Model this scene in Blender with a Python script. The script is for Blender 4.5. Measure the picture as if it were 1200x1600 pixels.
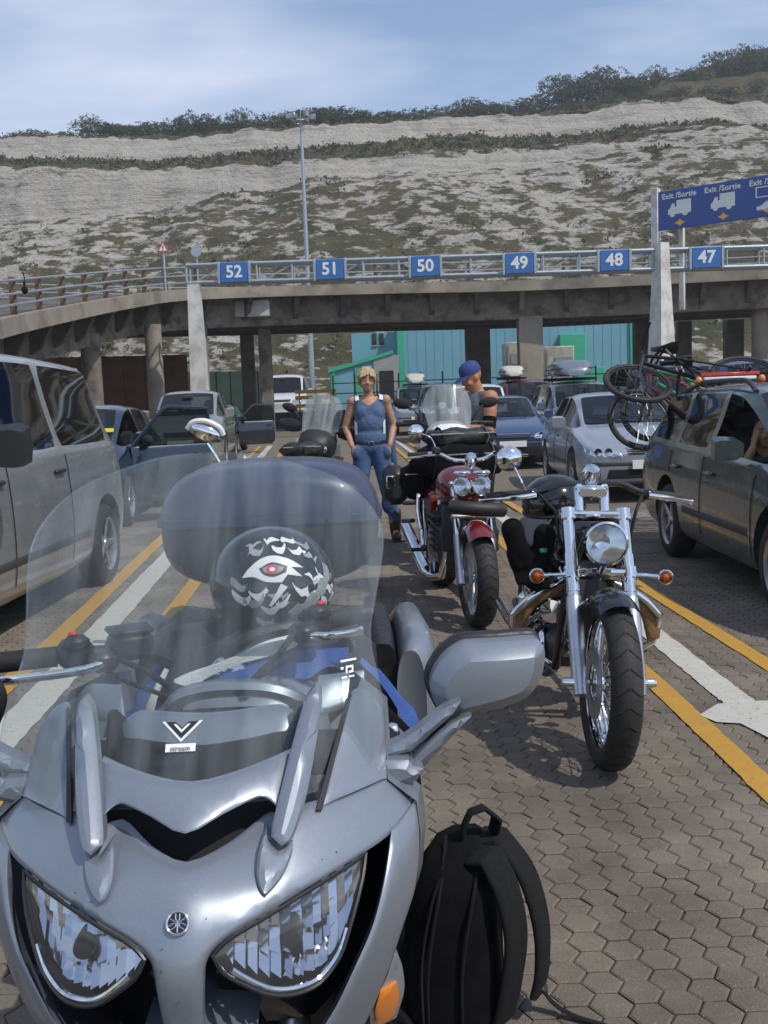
import bpy, bmesh, math, random
import numpy as np
from mathutils import Vector as V, Matrix as MX, Quaternion as Q
from mathutils.geometry import delaunay_2d_cdt
from mathutils.bvhtree import BVHTree
R = math.radians
rnd = random.Random(7)
S = bpy.context.scene
COL = S.collection
for o in list(bpy.data.objects): bpy.data.objects.remove(o)

# ------------------------------------------------------------------ camera
cd = bpy.data.cameras.new('camera'); cam = bpy.data.objects.new('camera', cd); COL.objects.link(cam)
S.camera = cam
cd.sensor_width = 36; cd.sensor_fit = 'AUTO'; cd.lens = 36.0
cd.clip_start = .05; cd.clip_end = 3000
PIT = math.atan(175/1600); ROL = .037
_r0 = V((1, 0, 0)); _u0 = V((0, math.sin(PIT), math.cos(PIT))); _f = V((0, math.cos(PIT), -math.sin(PIT)))
_r = _r0*math.cos(ROL)-_u0*math.sin(ROL); _u = _u0*math.cos(ROL)+_r0*math.sin(ROL)
m = MX.Identity(4)
for i in range(3): m[i][0] = _r[i]; m[i][1] = _u[i]; m[i][2] = -_f[i]
m[2][3] = 1.43
cam.matrix_world = m

# ------------------------------------------------------------------ light
SUN_D = V((.62, -.50, 1.05)).normalized()
el = math.asin(SUN_D.z); az = math.atan2(SUN_D.x, SUN_D.y)
W = bpy.data.worlds.new('World'); S.world = W; W.use_nodes = True
nt = W.node_tree; N = nt.nodes; LK = nt.links.new
N.clear()
out = N.new('ShaderNodeOutputWorld'); bg = N.new('ShaderNodeBackground'); bg.inputs['Strength'].default_value = .125
sky = N.new('ShaderNodeTexSky'); sky.sky_type = 'NISHITA'; sky.sun_disc = False
sky.sun_elevation = el; sky.sun_rotation = az; sky.dust_density = .35; sky.ozone_density = 2.6; sky.air_density = 1.0
tc = N.new('ShaderNodeTexCoord'); sp = N.new('ShaderNodeSeparateXYZ'); LK(tc.outputs['Generated'], sp.inputs[0])
def wm(op, a, b=None):
    n = N.new('ShaderNodeMath'); n.operation = op
    for i, x in enumerate((a, b)):
        if x is None: continue
        if isinstance(x, (int, float)): n.inputs[i].default_value = x
        else: LK(x, n.inputs[i])
    return n.outputs[0]
zz = wm('ADD', wm('MAXIMUM', sp.outputs[2], 0.0), .22)
cx = N.new('ShaderNodeCombineXYZ'); LK(wm('DIVIDE', sp.outputs[0], zz), cx.inputs[0]); LK(wm('DIVIDE', sp.outputs[1], zz), cx.inputs[1])
n1 = N.new('ShaderNodeTexNoise'); n1.inputs['Scale'].default_value = 1.15; n1.inputs['Detail'].default_value = 7; n1.inputs['Roughness'].default_value = .55
mp = N.new('ShaderNodeMapping'); mp.inputs['Location'].default_value = (5.2, 1.7, 0); mp.inputs['Scale'].default_value = (.75, 1.5, 1)
LK(cx.outputs[0], mp.inputs[0]); LK(mp.outputs[0], n1.inputs['Vector'])
cr = N.new('ShaderNodeValToRGB'); cr.color_ramp.elements[0].position = .45; cr.color_ramp.elements[1].position = .74
cr.color_ramp.elements[0].color = (.05, .05, .05, 1); cr.color_ramp.elements[1].color = (.92, .92, .92, 1)
LK(n1.outputs[0], cr.inputs[0])
mxw = N.new('ShaderNodeMixRGB'); LK(cr.outputs[0], mxw.inputs[0]); LK(sky.outputs[0], mxw.inputs[1]); mxw.inputs[2].default_value = (5.5, 5.9, 7.1, 1)
LK(mxw.outputs[0], bg.inputs[0]); LK(bg.outputs[0], out.inputs[0])
sd = bpy.data.lights.new('sun', 'SUN'); sd.energy = 2.7; sd.angle = R(.53); sd.color = (1, .94, .84)
sun = bpy.data.objects.new('sun', sd); COL.objects.link(sun)
sun.rotation_euler = SUN_D.to_track_quat('Z', 'Y').to_euler(); sun.location = (20, -20, 40)
S.view_settings.view_transform = 'Standard'; S.view_settings.look = 'None'; S.view_settings.exposure = 0.32; S.view_settings.gamma = 1
S.view_settings.use_curve_mapping = False
S.render.engine = 'CYCLES'
cy = S.cycles; cy.use_denoising = True; cy.max_bounces = 8; cy.transparent_max_bounces = 24; cy.diffuse_bounces = 3; cy.glossy_bounces = 4
cy.sample_clamp_indirect = 6; cy.caustics_reflective = False; cy.caustics_refractive = False

# ------------------------------------------------------------------ materials
MT = {}
def mat(name, col, rough=.5, metal=0., var=.08, vs=9., bump=0., bs=80., coat=0., spec=.5, rv=0., col2=None, c2s=3., c2p=(.45, .6)):
    """procedural material: colour broken by two noises, roughness and relief by a third"""
    m = bpy.data.materials.new(name); m.use_nodes = True; MT[name] = m
    t = m.node_tree; n = t.nodes; l = t.links.new
    b = n['Principled BSDF']
    b.inputs['Metallic'].default_value = metal; b.inputs['Roughness'].default_value = rough
    b.inputs['Coat Weight'].default_value = coat; b.inputs['Coat Roughness'].default_value = .06
    b.inputs['Specular IOR Level'].default_value = spec
    tx = n.new('ShaderNodeTexCoord')
    ns = n.new('ShaderNodeTexNoise'); ns.inputs['Scale'].default_value = vs; ns.inputs['Detail'].default_value = 5
    l(tx.outputs['Object'], ns.inputs['Vector'])
    mx = n.new('ShaderNodeMixRGB')
    mx.inputs[1].default_value = (*[max(0, c*(1-var)) for c in col], 1); mx.inputs[2].default_value = (*[min(1, c*(1+var)) for c in col], 1)
    rp = n.new('ShaderNodeMapRange'); rp.inputs[1].default_value = .3; rp.inputs[2].default_value = .7
    l(ns.outputs[0], rp.inputs[0]); l(rp.outputs[0], mx.inputs[0])
    cur = mx.outputs[0]
    if col2:
        n2 = n.new('ShaderNodeTexNoise'); n2.inputs['Scale'].default_value = c2s; n2.inputs['Detail'].default_value = 8; n2.inputs['Roughness'].default_value = .62
        l(tx.outputs['Object'], n2.inputs['Vector'])
        r2 = n.new('ShaderNodeMapRange'); r2.inputs[1].default_value = c2p[0]; r2.inputs[2].default_value = c2p[1]
        l(n2.outputs[0], r2.inputs[0])
        m2 = n.new('ShaderNodeMixRGB'); l(r2.outputs[0], m2.inputs[0]); l(cur, m2.inputs[1]); m2.inputs[2].default_value = (*col2, 1)
        cur = m2.outputs[0]
    l(cur, b.inputs['Base Color'])
    if rv:
        n4 = n.new('ShaderNodeTexNoise'); n4.inputs['Scale'].default_value = vs*2.3; n4.inputs['Detail'].default_value = 6
        l(tx.outputs['Object'], n4.inputs['Vector'])
        r4 = n.new('ShaderNodeMapRange'); r4.inputs[1].default_value = .3; r4.inputs[2].default_value = .7
        r4.inputs[3].default_value = max(.02, rough-rv); r4.inputs[4].default_value = min(1, rough+rv)
        l(n4.outputs[0], r4.inputs[0]); l(r4.outputs[0], b.inputs['Roughness'])
    if bump:
        n3 = n.new('ShaderNodeTexNoise'); n3.inputs['Scale'].default_value = bs; n3.inputs['Detail'].default_value = 4
        l(tx.outputs['Object'], n3.inputs['Vector'])
        bp = n.new('ShaderNodeBump'); bp.inputs['Strength'].default_value = bump; bp.inputs['Distance'].default_value = .01
        l(n3.outputs[0], bp.inputs['Height']); l(bp.outputs[0], b.inputs['Normal'])
    return m
def glassmat(name, tint, ior=1.45, haze=.0, hcol=(.8, .82, .85), rough=.02, refl=1.0, streak=0.):
    m = bpy.data.materials.new(name); m.use_nodes = True; MT[name] = m
    t = m.node_tree; n = t.nodes; l = t.links.new; n.clear()
    o = n.new('ShaderNodeOutputMaterial'); tr = n.new('ShaderNodeBsdfTransparent'); tr.inputs[0].default_value = (*tint, 1)
    gl = n.new('ShaderNodeBsdfGlossy'); gl.inputs['Roughness'].default_value = rough
    gl.inputs[0].default_value = (refl, refl, refl, 1)
    fr = n.new('ShaderNodeFresnel'); ge = n.new('ShaderNodeNewGeometry'); iv = n.new('ShaderNodeMapRange')   # thin sheet: both faces mirror alike
    l(ge.outputs['Backfacing'], iv.inputs[0]); iv.inputs[3].default_value = ior; iv.inputs[4].default_value = 1/ior; l(iv.outputs[0], fr.inputs[0])
    a = n.new('ShaderNodeMixShader'); l(fr.outputs[0], a.inputs[0]); l(tr.outputs[0], a.inputs[1]); l(gl.outputs[0], a.inputs[2])
    if haze:
        df = n.new('ShaderNodeBsdfDiffuse'); df.inputs[0].default_value = (*hcol, 1)
        b = n.new('ShaderNodeMixShader'); b.inputs[0].default_value = haze; l(a.outputs[0], b.inputs[1]); l(df.outputs[0], b.inputs[2])
        if streak:
            tx = n.new('ShaderNodeTexCoord'); mpn = n.new('ShaderNodeMapping'); mpn.inputs['Scale'].default_value = (26, 3, 2.2)
            ns = n.new('ShaderNodeTexNoise'); ns.inputs['Scale'].default_value = 1.; ns.inputs['Detail'].default_value = 6
            l(tx.outputs['Object'], mpn.inputs[0]); l(mpn.outputs[0], ns.inputs['Vector'])
            mr = n.new('ShaderNodeMapRange'); mr.inputs[1].default_value = .35; mr.inputs[2].default_value = .75
            mr.inputs[3].default_value = haze*.45; mr.inputs[4].default_value = haze+streak
            l(ns.outputs[0], mr.inputs[0]); l(mr.outputs[0], b.inputs[0])
        l(b.outputs[0], o.inputs[0])
    else: l(a.outputs[0], o.inputs[0])
    return m
mat('silver_paint', (.25, .278, .322), .38, .48, .05, 300, coat=.45, rv=.06)
mat('silver_edge', (.5, .54, .6), .3, .7, .04, 200)
mat('chrome', (.78, .79, .8), .07, 1., .03, rv=.03)
mat('brushed_alloy', (.55, .56, .58), .34, .9, .06, rv=.1)
mat('black_plastic', (.018, .018, .02), .5, 0, .2, 30, rv=.12, bump=.05, bs=400)
mat('gloss_black', (.008, .008, .009), .16, 0, .1, coat=.6, rv=.06)
mat('matt_black', (.012, .012, .013), .85, 0, .2)
mat('rubber', (.022, .021, .02), .72, 0, .25, 25, bump=.15, bs=150, rv=.1, col2=(.05, .045, .04), c2s=9, c2p=(.55, .75))
mat('black_cloth', (.007, .007, .008), .93, 0, .4, 14, bump=.5, bs=420, spec=.15)
mat('black_web', (.014, .014, .015), .88, 0, .25, 90, bump=.5, bs=900, spec=.2)
mat('dark_leather', (.018, .017, .016), .5, 0, .3, 20, bump=.3, bs=160)
mat('tan_leather', (.22, .12, .045), .5, 0, .3, 12, bump=.4, bs=120)
mat('navy_plastic', (.045, .055, .10), .42, .1, .1, 12, rv=.08, coat=.25)
mat('smoke_plastic', (.03, .034, .036), .42, 0, .15, 12, rv=.1)
mat('red_paint', (.17, .009, .013), .22, .2, .08, 10, coat=.8)
mat('white_plastic', (.74, .74, .72), .4, 0, .05, 10)
mat('white_fabric', (.72, .72, .7), .85, 0, .06, 30, bump=.3, bs=200)
mat('blue_fabric', (.035, .09, .30), .8, 0, .15, 25, bump=.3, bs=200)
mat('steel_grey', (.3, .31, .32), .4, .8, .1, rv=.1)
mat('engine_grey', (.1, .1, .105), .45, .6, .3, 20, rv=.15)
mat('dark_steel', (.05, .05, .052), .45, .6, .2, rv=.1)
mat('amber_plastic', (.75, .22, .02), .25, 0, .08, coat=.5)
mat('red_plastic', (.5, .02, .02), .25, 0, .08, coat=.5)
mat('green_plastic', (.03, .24, .07), .4, 0, .1)
mat('yellow_plastic', (.75, .45, .04), .4, 0, .1)
mat('decal_white', (.78, .78, .78), .4, 0, .05)
mat('decal_grey', (.30, .31, .32), .5, 0, .25, 60)
mat('decal_black', (.02, .02, .022), .4, 0, .1)
mat('decal_red', (.7, .03, .03), .35, 0, .1)
mat('plate_white', (.74, .74, .70), .4, 0, .04)
mat('plate_yellow', (.72, .55, .06), .4, 0, .04)
glassmat('screen_acrylic', (.90, .925, .925), 1.30, .045, (.62, .66, .68), .03, 1., .05)
glassmat('clear_lens', (.96, .97, .98), 1.4, .02)
glassmat('car_glass', (.34, .39, .38), 1.5, .012, (.4, .45, .45))
glassmat('dark_car_glass', (.05, .06, .06), 1.45, 0)
glassmat('milky_acrylic', (.80, .83, .83), 1.4, .22, (.6, .62, .62), .05, 1., .1)
mat('lamp_reflector', (.74, .745, .75), .12, 1., .05, 30)
glassmat('amber_lens', (.9, .42, .12), 1.5, .10, (.8, .3, .06))
glassmat('smoke_screen', (.30, .31, .32), 1.45, .08, (.3, .3, .32))

# ------------------------------------------------------------------ mesh helpers
def cr(pts, n=6, closed=False, corner=45.):
    """Catmull-Rom through 2D/3D points; sharp corners are kept"""
    P = [V(p) for p in pts]; k = len(P); o = []
    def isc(i):
        if not closed and (i <= 0 or i >= k-1): return True
        a = P[i % k]-P[(i-1) % k]; b = P[(i+1) % k]-P[i % k]
        if a.length < 1e-9 or b.length < 1e-9: return True
        return a.angle(b) > R(corner)
    for i in range(k if closed else k-1):
        p1 = P[i]; p2 = P[(i+1) % k]
        t1 = (p2-p1) if isc(i) else (p2-P[(i-1) % k])*.5
        t2 = (p2-p1) if isc((i+1) if not closed else (i+1) % k) else (P[(i+2) % k]-p1)*.5
        L = (p2-p1).length
        if t1.length > L*1.3: t1 = t1*(L*1.3/t1.length)
        if t2.length > L*1.3: t2 = t2*(L*1.3/t2.length)
        for j in range(n):
            t = j/n; a = t*t; b = a*t
            o.append(p1*(2*b-3*a+1)+t1*(b-2*a+t)+p2*(-2*b+3*a)+t2*(b-a))
    if not closed: o.append(P[-1])
    return o
def lerpk(keys, x):
    if x <= keys[0][0]: return keys[0][1]
    for (a, b), (c, d) in zip(keys, keys[1:]):
        if x <= c: return b+(d-b)*(x-a)/(c-a)
    return keys[-1][1]
def smk(keys):
    """smooth interpolation of (x, y) keys"""
    X = [k[0] for k in keys]
    def f(x):
        if x <= X[0]: return keys[0][1]+(x-X[0])*(keys[1][1]-keys[0][1])/(X[1]-X[0])
        if x >= X[-1]: return keys[-1][1]+(x-X[-1])*(keys[-1][1]-keys[-2][1])/(X[-1]-X[-2])
        i = max(j for j in range(len(X)-1) if X[j] <= x)
        def sl(j):
            if j == 0: return (keys[1][1]-keys[0][1])/(X[1]-X[0])
            if j == len(X)-1: return (keys[-1][1]-keys[-2][1])/(X[-1]-X[-2])
            return (keys[j+1][1]-keys[j-1][1])/(X[j+1]-X[j-1])
        h = X[i+1]-X[i]; t = (x-X[i])/h; a = t*t; b = a*t
        return keys[i][1]*(2*b-3*a+1)+sl(i)*h*(b-2*a+t)+keys[i+1][1]*(-2*b+3*a)+sl(i+1)*h*(b-a)
    return f
class MB:
    def __init__(s): s.v = []; s.f = []; s.m = []
    def add(s, vs, fs, mi=0):
        o = len(s.v); s.v += [tuple(p) for p in vs]; s.f += [tuple(i+o for i in f) for f in fs]; s.m += [mi]*len(fs); return s
    def box(s, c, d, rot=None, bev=0, mi=0):
        c = V(c); h = V(d)/2; b = min(bev, min(h)*.95)
        M = rot.to_matrix() if isinstance(rot, Q) else (rot if rot is not None else MX.Identity(3))
        if b <= 0:
            vs = [(x*h.x, y*h.y, z*h.z) for x in (-1, 1) for y in (-1, 1) for z in (-1, 1)]
            fs = [(0, 1, 3, 2), (4, 6, 7, 5), (0, 4, 5, 1), (2, 3, 7, 6), (0, 2, 6, 4), (1, 5, 7, 3)]
        else:
            vs = []; ix = {}
            for x in (-1, 1):
                for y in (-1, 1):
                    for z in (-1, 1):
                        for k, p in enumerate(((x*h.x, y*(h.y-b), z*(h.z-b)), (x*(h.x-b), y*h.y, z*(h.z-b)), (x*(h.x-b), y*(h.y-b), z*h.z))):
                            ix[x, y, z, k] = len(vs); vs.append(p)
            q = lambda *a: tuple(ix[i] for i in a); fs = []
            for e in (-1, 1):
                fs += [q((e, -1, -1, 0), (e, 1, -1, 0), (e, 1, 1, 0), (e, -1, 1, 0)), q((-1, e, -1, 1), (1, e, -1, 1), (1, e, 1, 1), (-1, e, 1, 1)), q((-1, -1, e, 2), (1, -1, e, 2), (1, 1, e, 2), (-1, 1, e, 2))]
                for g in (-1, 1):
                    fs += [q((e, g, -1, 0), (e, g, 1, 0), (e, g, 1, 1), (e, g, -1, 1)), q((e, -1, g, 0), (e, 1, g, 0), (e, 1, g, 2), (e, -1, g, 2)), q((-1, e, g, 1), (1, e, g, 1), (1, e, g, 2), (-1, e, g, 2))]
                    for k in (-1, 1): fs.append(q((e, g, k, 0), (e, g, k, 1), (e, g, k, 2)))
        return s.add([c+M@V(p) for p in vs], fs, mi)
    def loft(s, rings, cap=True, closed=True, mi=0, loop=False):
        n = len(rings[0]); vs = [p for r in rings for p in r]; fs = []
        K = len(rings)
        for i in range(K if loop else K-1):
            j2 = (i+1) % K
            for j in range(n if closed else n-1):
                fs.append((i*n+j, i*n+(j+1) % n, j2*n+(j+1) % n, j2*n+j))
        if cap and not loop: fs += [tuple(range(n))[::-1], tuple(range((K-1)*n, K*n))]
        return s.add(vs, fs, mi)
    def tube(s, path, r, n=8, cap=True, mi=0, flat=None, closed=False, up=None):
        P = [V(p) for p in path]; K = len(P); rs = r if isinstance(r, (list, tuple)) else [r]*K
        T = []
        for i in range(K):
            a = P[(i-1) % K] if (closed or i > 0) else P[i]; b = P[(i+1) % K] if (closed or i < K-1) else P[i]
            d = (b-a); T.append(d.normalized() if d.length > 1e-9 else V((0, 0, 1)))
        u = V(up) if up else (V((0, 0, 1)) if abs(T[0].z) < .9 else V((0, 1, 0)))
        rings = []
        for i in range(K):
            u = u-T[i]*u.dot(T[i])
            if u.length < 1e-6: u = T[i].orthogonal()
            u.normalize(); w = T[i].cross(u); fl = flat if flat else 1.
            rings.append([P[i]+u*(math.cos(2*math.pi*j/n)*rs[i])+w*(math.sin(2*math.pi*j/n)*rs[i]*fl) for j in range(n)])
        return s.loft(rings, cap, True, mi, closed)
    def cyl(s, a, b, r, r2=None, n=16, mi=0): return s.tube([a, b], [r, r if r2 is None else r2], n, True, mi)
    def lathe(s, prof, o, ax, n=20, mi=0, cap=False):
        o = V(o); ax = V(ax).normalized(); u = ax.orthogonal().normalized(); w = ax.cross(u)
        rings = [[o+ax*h+u*(math.cos(2*math.pi*j/n)*r)+w*(math.sin(2*math.pi*j/n)*r) for j in range(n)] for r, h in prof]
        return s.loft(rings, cap, True, mi)
    def ell(s, c, r, rot=None, n=16, k=10, mi=0):
        c = V(c); r = (r, r, r) if isinstance(r, (int, float)) else r
        M = rot if rot is not None else MX.Identity(3)
        vs = [c+M@V((0, 0, -r[2]))]; fs = []
        for i in range(1, k):
            a = -math.pi/2+math.pi*i/k
            for j in range(n): b = 2*math.pi*j/n; vs.append(c+M@V((r[0]*math.cos(a)*math.cos(b), r[1]*math.cos(a)*math.sin(b), r[2]*math.sin(a))))
        vs.append(c+M@V((0, 0, r[2]))); t = len(vs)-1
        for j in range(n):
            fs.append((0, 1+(j+1) % n, 1+j)); fs.append((t, 1+(k-2)*n+j, 1+(k-2)*n+(j+1) % n))
            for i in range(k-2): fs.append((1+i*n+j, 1+i*n+(j+1) % n, 1+(i+1)*n+(j+1) % n, 1+(i+1)*n+j))
        return s.add(vs, fs, mi)
    def torus(s, c, ax, Rr, r, n=32, k=8, flat=1., mi=0):
        c = V(c); ax = V(ax).normalized(); u = ax.orthogonal().normalized(); w = ax.cross(u)
        rings = []
        for i in range(n):
            d = u*math.cos(2*math.pi*i/n)+w*math.sin(2*math.pi*i/n)
            rings.append([c+d*(Rr+r*math.cos(2*math.pi*j/k))+ax*(r*flat*math.sin(2*math.pi*j/k)) for j in range(k)])
        return s.loft(rings, False, True, mi, True)
    def prism(s, poly, mp, a, b, mi=0):
        """polygon (u,v) extruded from w=a to w=b; mp maps (u,v,w) to a point"""
        n = len(poly); vs = [mp(p[0], p[1], a) for p in poly]+[mp(p[0], p[1], b) for p in poly]
        fs = [tuple(range(n))[::-1], tuple(range(n, 2*n))]+[(i, (i+1) % n, n+(i+1) % n, n+i) for i in range(n)]
        return s.add(vs, fs, mi)
    def panel(s, poly, F, th=.012, res=.03, bev=0., bw=.008, smooth=4, mi=0, corner=45., sub=0):
        """a solid plate cut to a 2D outline lying on the surface F(u,v,offset): offset>0 stands proud"""
        P = [V((p[0], p[1])) for p in (cr(poly, smooth, True, corner) if smooth else poly)]
        if sub:
            q = []
            for i in range(len(P)):
                a = P[i]; b = P[(i+1) % len(P)]; k = max(1, int((b-a).length/sub))
                q += [a+(b-a)*(j/k) for j in range(k)]
            P = q
        area = sum(P[i].x*P[(i+1) % len(P)].y-P[(i+1) % len(P)].x*P[i].y for i in range(len(P)))
        if area < 0: P = P[::-1]
        n = len(P); A = np.array([(p.x, p.y) for p in P]); B = np.roll(A, -1, 0)
        def dist(q):
            d = B-A; t = np.clip(((q-A)*d).sum(1)/np.maximum((d*d).sum(1), 1e-12), 0, 1)
            return np.sqrt((((A+d*t[:, None])-q)**2).sum(1)).min()
        def ins(q):
            c = ((A[:, 1] > q[1]) != (B[:, 1] > q[1]))
            with np.errstate(divide='ignore', invalid='ignore'):
                xi = A[:, 0]+(q[1]-A[:, 1])*(B[:, 0]-A[:, 0])/(B[:, 1]-A[:, 1])
            return (np.where(c, q[0] < xi, False).sum() % 2) == 1
        pts = list(P); mn = A.min(0); mxx = A.max(0)
        if bev:
            for w in ((.3*bw, bw) if bev > .002 else (bw,)):
                for i in range(n):
                    t = A[(i+1) % n]-A[i-1]; l = np.linalg.norm(t)
                    if l < 1e-9: continue
                    q = A[i]+np.array([-t[1], t[0]])/l*w
                    if ins(q) and dist(q) > .9*w: pts.append(V(q))
        g = 0; y = mn[1]+res*.5
        while y < mxx[1]:
            x = mn[0]+res*(.25 if g % 2 else .75)
            while x < mxx[0]:
                q = np.array([x, y])
                if ins(q) and dist(q) > max(res*.45, bw*1.4 if bev else 0): pts.append(V(q))
                x += res
            y += res*.87; g += 1
        vv, ee, ff, _, _, _ = delaunay_2d_cdt(pts, [(i, (i+1) % n) for i in range(n)], [], 1, 1e-6)
        H = []
        for q in vv:
            if bev:
                t = min(1, dist(np.array([q.x, q.y]))/bw); H.append(bev*(1-(1-t)**2)-bev)
            else: H.append(0.)
        k = len(vv); top = [F(q.x, q.y, h) for q, h in zip(vv, H)]; bot = [F(q.x, q.y, -th-bev) for q in vv]
        ec = {}
        for f in ff:
            for a, b in zip(f, list(f[1:])+[f[0]]):
                ec[(a, b)] = 1
        fs = [tuple(f) for f in ff]+[tuple(i+k for i in f)[::-1] for f in ff]
        for (a, b) in ec:
            if (b, a) not in ec: fs.append((b, a, a+k, b+k))
        return s.add(top+bot, fs, mi)
    def build(s, name, mats, parent=None, ang=38, smooth=True, recalc=True):
        me = bpy.data.meshes.new(name); me.from_pydata(s.v, [], s.f)
        for m_ in (mats if isinstance(mats, (list, tuple)) else [mats]): me.materials.append(MT[m_] if isinstance(m_, str) else m_)
        me.polygons.foreach_set('material_index', s.m)
        if recalc:
            bm = bmesh.new(); bm.from_mesh(me); bmesh.ops.recalc_face_normals(bm, faces=bm.faces); bm.to_mesh(me); bm.free()
        if smooth:
            me.shade_smooth(); me.set_sharp_from_angle(angle=R(ang))
        o = bpy.data.objects.new(name, me); COL.objects.link(o)
        if parent: o.parent = parent
        return o
def obj_from(me, name, parent=None):
    o = bpy.data.objects.new(name, me); COL.objects.link(o)
    if parent: o.parent = parent
    return o
def tag(o, label=None, cat=None, group=None, kind=None):
    if label: o['label'] = label
    if cat: o['category'] = cat
    if group: o['group'] = group
    if kind: o['kind'] = kind
    return o
def thing(name, label, cat, loc=(0, 0, 0), rz=0., group=None, rx=0., ry=0.):
    o = bpy.data.objects.new(name, None); COL.objects.link(o); o.empty_display_size = .2
    o.location = loc; o.rotation_euler = (rx, ry, rz); return tag(o, label, cat, group)
def kids(o): return [c for c in COL.objects if c.parent == o]
def copy_tree(o, parent=None):
    c = o.copy(); COL.objects.link(c)
    if parent: c.parent = parent
    for ch in o.children: copy_tree(ch, c)
    return c
def evald(o):
    """mesh of an object with its modifiers applied"""
    dg = bpy.context.evaluated_depsgraph_get(); dg.update()
    return bpy.data.meshes.new_from_object(o.evaluated_get(dg))
def drop(o):
    d = o.data; bpy.data.objects.remove(o)
    if d and d.users == 0 and isinstance(d, bpy.types.Mesh): bpy.data.meshes.remove(d)
def text_mesh(txt, size, depth=.004, bold=.0, space=1.0):
    c = bpy.data.curves.new('lettering', 'FONT'); c.body = txt; c.size = size; c.extrude = depth/2; c.offset = bold
    c.align_x = 'CENTER'; c.align_y = 'CENTER'; c.space_character = space; c.resolution_u = 3
    o = bpy.data.objects.new('lettering', c); COL.objects.link(o)
    me = evald(o); bpy.data.objects.remove(o); bpy.data.curves.remove(c); return me
def text(txt, size, M, matn, parent, name='lettering', depth=.004, bold=.0, space=1.0):
    """M: 4x4 placing the text plane (x right, y up, z towards the reader) in the parent's space"""
    me = text_mesh(txt, size, depth, bold, space); me.materials.clear(); me.materials.append(MT[matn]); me.transform(M)
    return obj_from(me, name, parent)
FRONT = MX(((1, 0, 0, 0), (0, 0, -1, 0), (0, 1, 0, 0), (0, 0, 0, 1)))   # text that faces -y
def frame_m(o, x, y):
    x = V(x).normalized(); z = x.cross(V(y)).normalized(); y = z.cross(x)
    M = MX.Identity(4)
    for i in range(3): M[i][0] = x[i]; M[i][1] = y[i]; M[i][2] = z[i]; M[i][3] = o[i]
    return M
def blob(name, prims, vox, matn, parent, sm=4):
    """one continuous surface grown over tapered limbs and ellipsoids"""
    b = MB()
    for p in prims:
        if p[0] == 'c':
            _, a, c, r1, r2 = p; a = V(a); c = V(c); d = c-a; L = d.length; ax = d/L
            pr = []
            for i in range(1, 5): t = math.pi/2*(1-i/5); pr.append((r1*math.cos(t), -r1*math.sin(t)))
            pr += [(r1, 0), (r2, L)]
            for i in range(1, 5): t = math.pi/2*i/5; pr.append((r2*math.cos(t), L+r2*math.sin(t)))
            b.lathe(pr, a, ax, 14, cap=True)
        else:
            b.ell(p[1], p[2], p[3] if len(p) > 3 else None, 18, 12)
    o = b.build('shape', 'black_plastic')
    rm = o.modifiers.new('r', 'REMESH'); rm.mode = 'VOXEL'; rm.voxel_size = vox
    s_ = o.modifiers.new('s', 'SMOOTH'); s_.iterations = sm; s_.factor = .5
    me = evald(o); drop(o); me.materials.clear(); me.materials.append(MT[matn]); me.shade_smooth(); me.name = name
    return obj_from(me, name, parent)
def mir(poly): return [(-p[0], p[1]) for p in poly][::-1]
# ------------------------------------------------------------------ the place: helpers
def at(px, py, Y):
    d = _f+_r*((px-600)/1600)-_u*((py-800)/1600); return V((0, 0, 1.43))+d*(Y/d.y)
def nodemat(name):
    m = bpy.data.materials.new(name); m.use_nodes = True; MT[name] = m
    return m, m.node_tree.nodes, m.node_tree.links.new
def nn(n, l, typ, ins=None, **kw):
    k = n.new('ShaderNode'+typ)
    for a, b in kw.items(): setattr(k, a, b)
    for a, b in (ins or {}).items():
        if isinstance(b, bpy.types.NodeSocket): l(b, k.inputs[a])
        else: k.inputs[a].default_value = b
    return k
# ---- pavers
m, n, l = nodemat('paver_concrete')
b = n['Principled BSDF']; b.inputs['Roughness'].default_value = .88; b.inputs['Specular IOR Level'].default_value = .3
tx = nn(n, l, 'TexCoord'); geo = nn(n, l, 'NewGeometry')
at_ = nn(n, l, 'Attribute', attribute_name='tone')
sp1 = nn(n, l, 'TexNoise', {'Vector': geo.outputs['Position'], 'Scale': 190., 'Detail': 3.})
sp2 = nn(n, l, 'TexNoise', {'Vector': geo.outputs['Position'], 'Scale': 1.1, 'Detail': 7., 'Roughness': .65})
sp3 = nn(n, l, 'TexVoronoi', {'Vector': geo.outputs['Position'], 'Scale': 75.})
base = nn(n, l, 'MixRGB', {0: at_.outputs['Fac'], 1: (.146, .130, .102, 1), 2: (.205, .180, .142, 1)})
r1 = nn(n, l, 'MapRange', {0: sp1.outputs[0], 1: .35, 2: .7})
mx = nn(n, l, 'MixRGB', {0: r1.outputs[0], 1: base.outputs[0], 2: (.25, .20, .155, 1)}); mx.blend_type = 'MIX'
r2 = nn(n, l, 'MapRange', {0: sp2.outputs[0], 1: .38, 2: .66, 3: .55, 4: 1.10})
mu = nn(n, l, 'MixRGB', {0: 1., 1: mx.outputs[0]}); mu.blend_type = 'MULTIPLY'
cb = nn(n, l, 'CombineXYZ', {0: r2.outputs[0], 1: r2.outputs[0], 2: r2.outputs[0]}); l(cb.outputs[0], mu.inputs[2])
r3 = nn(n, l, 'MapRange', {0: sp3.outputs['Distance'], 1: .08, 2: .2, 3: .55, 4: 0.})
cs = nn(n, l, 'MixRGB', {0: r3.outputs[0], 1: mu.outputs[0]}); l(sp3.outputs['Color'], cs.inputs[2])
hs = nn(n, l, 'HueSaturation', {'Saturation': .25, 'Value': .38, 'Color': sp3.outputs['Color']}); l(hs.outputs[0], cs.inputs[2])
l(cs.outputs[0], b.inputs['Base Color'])
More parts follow.
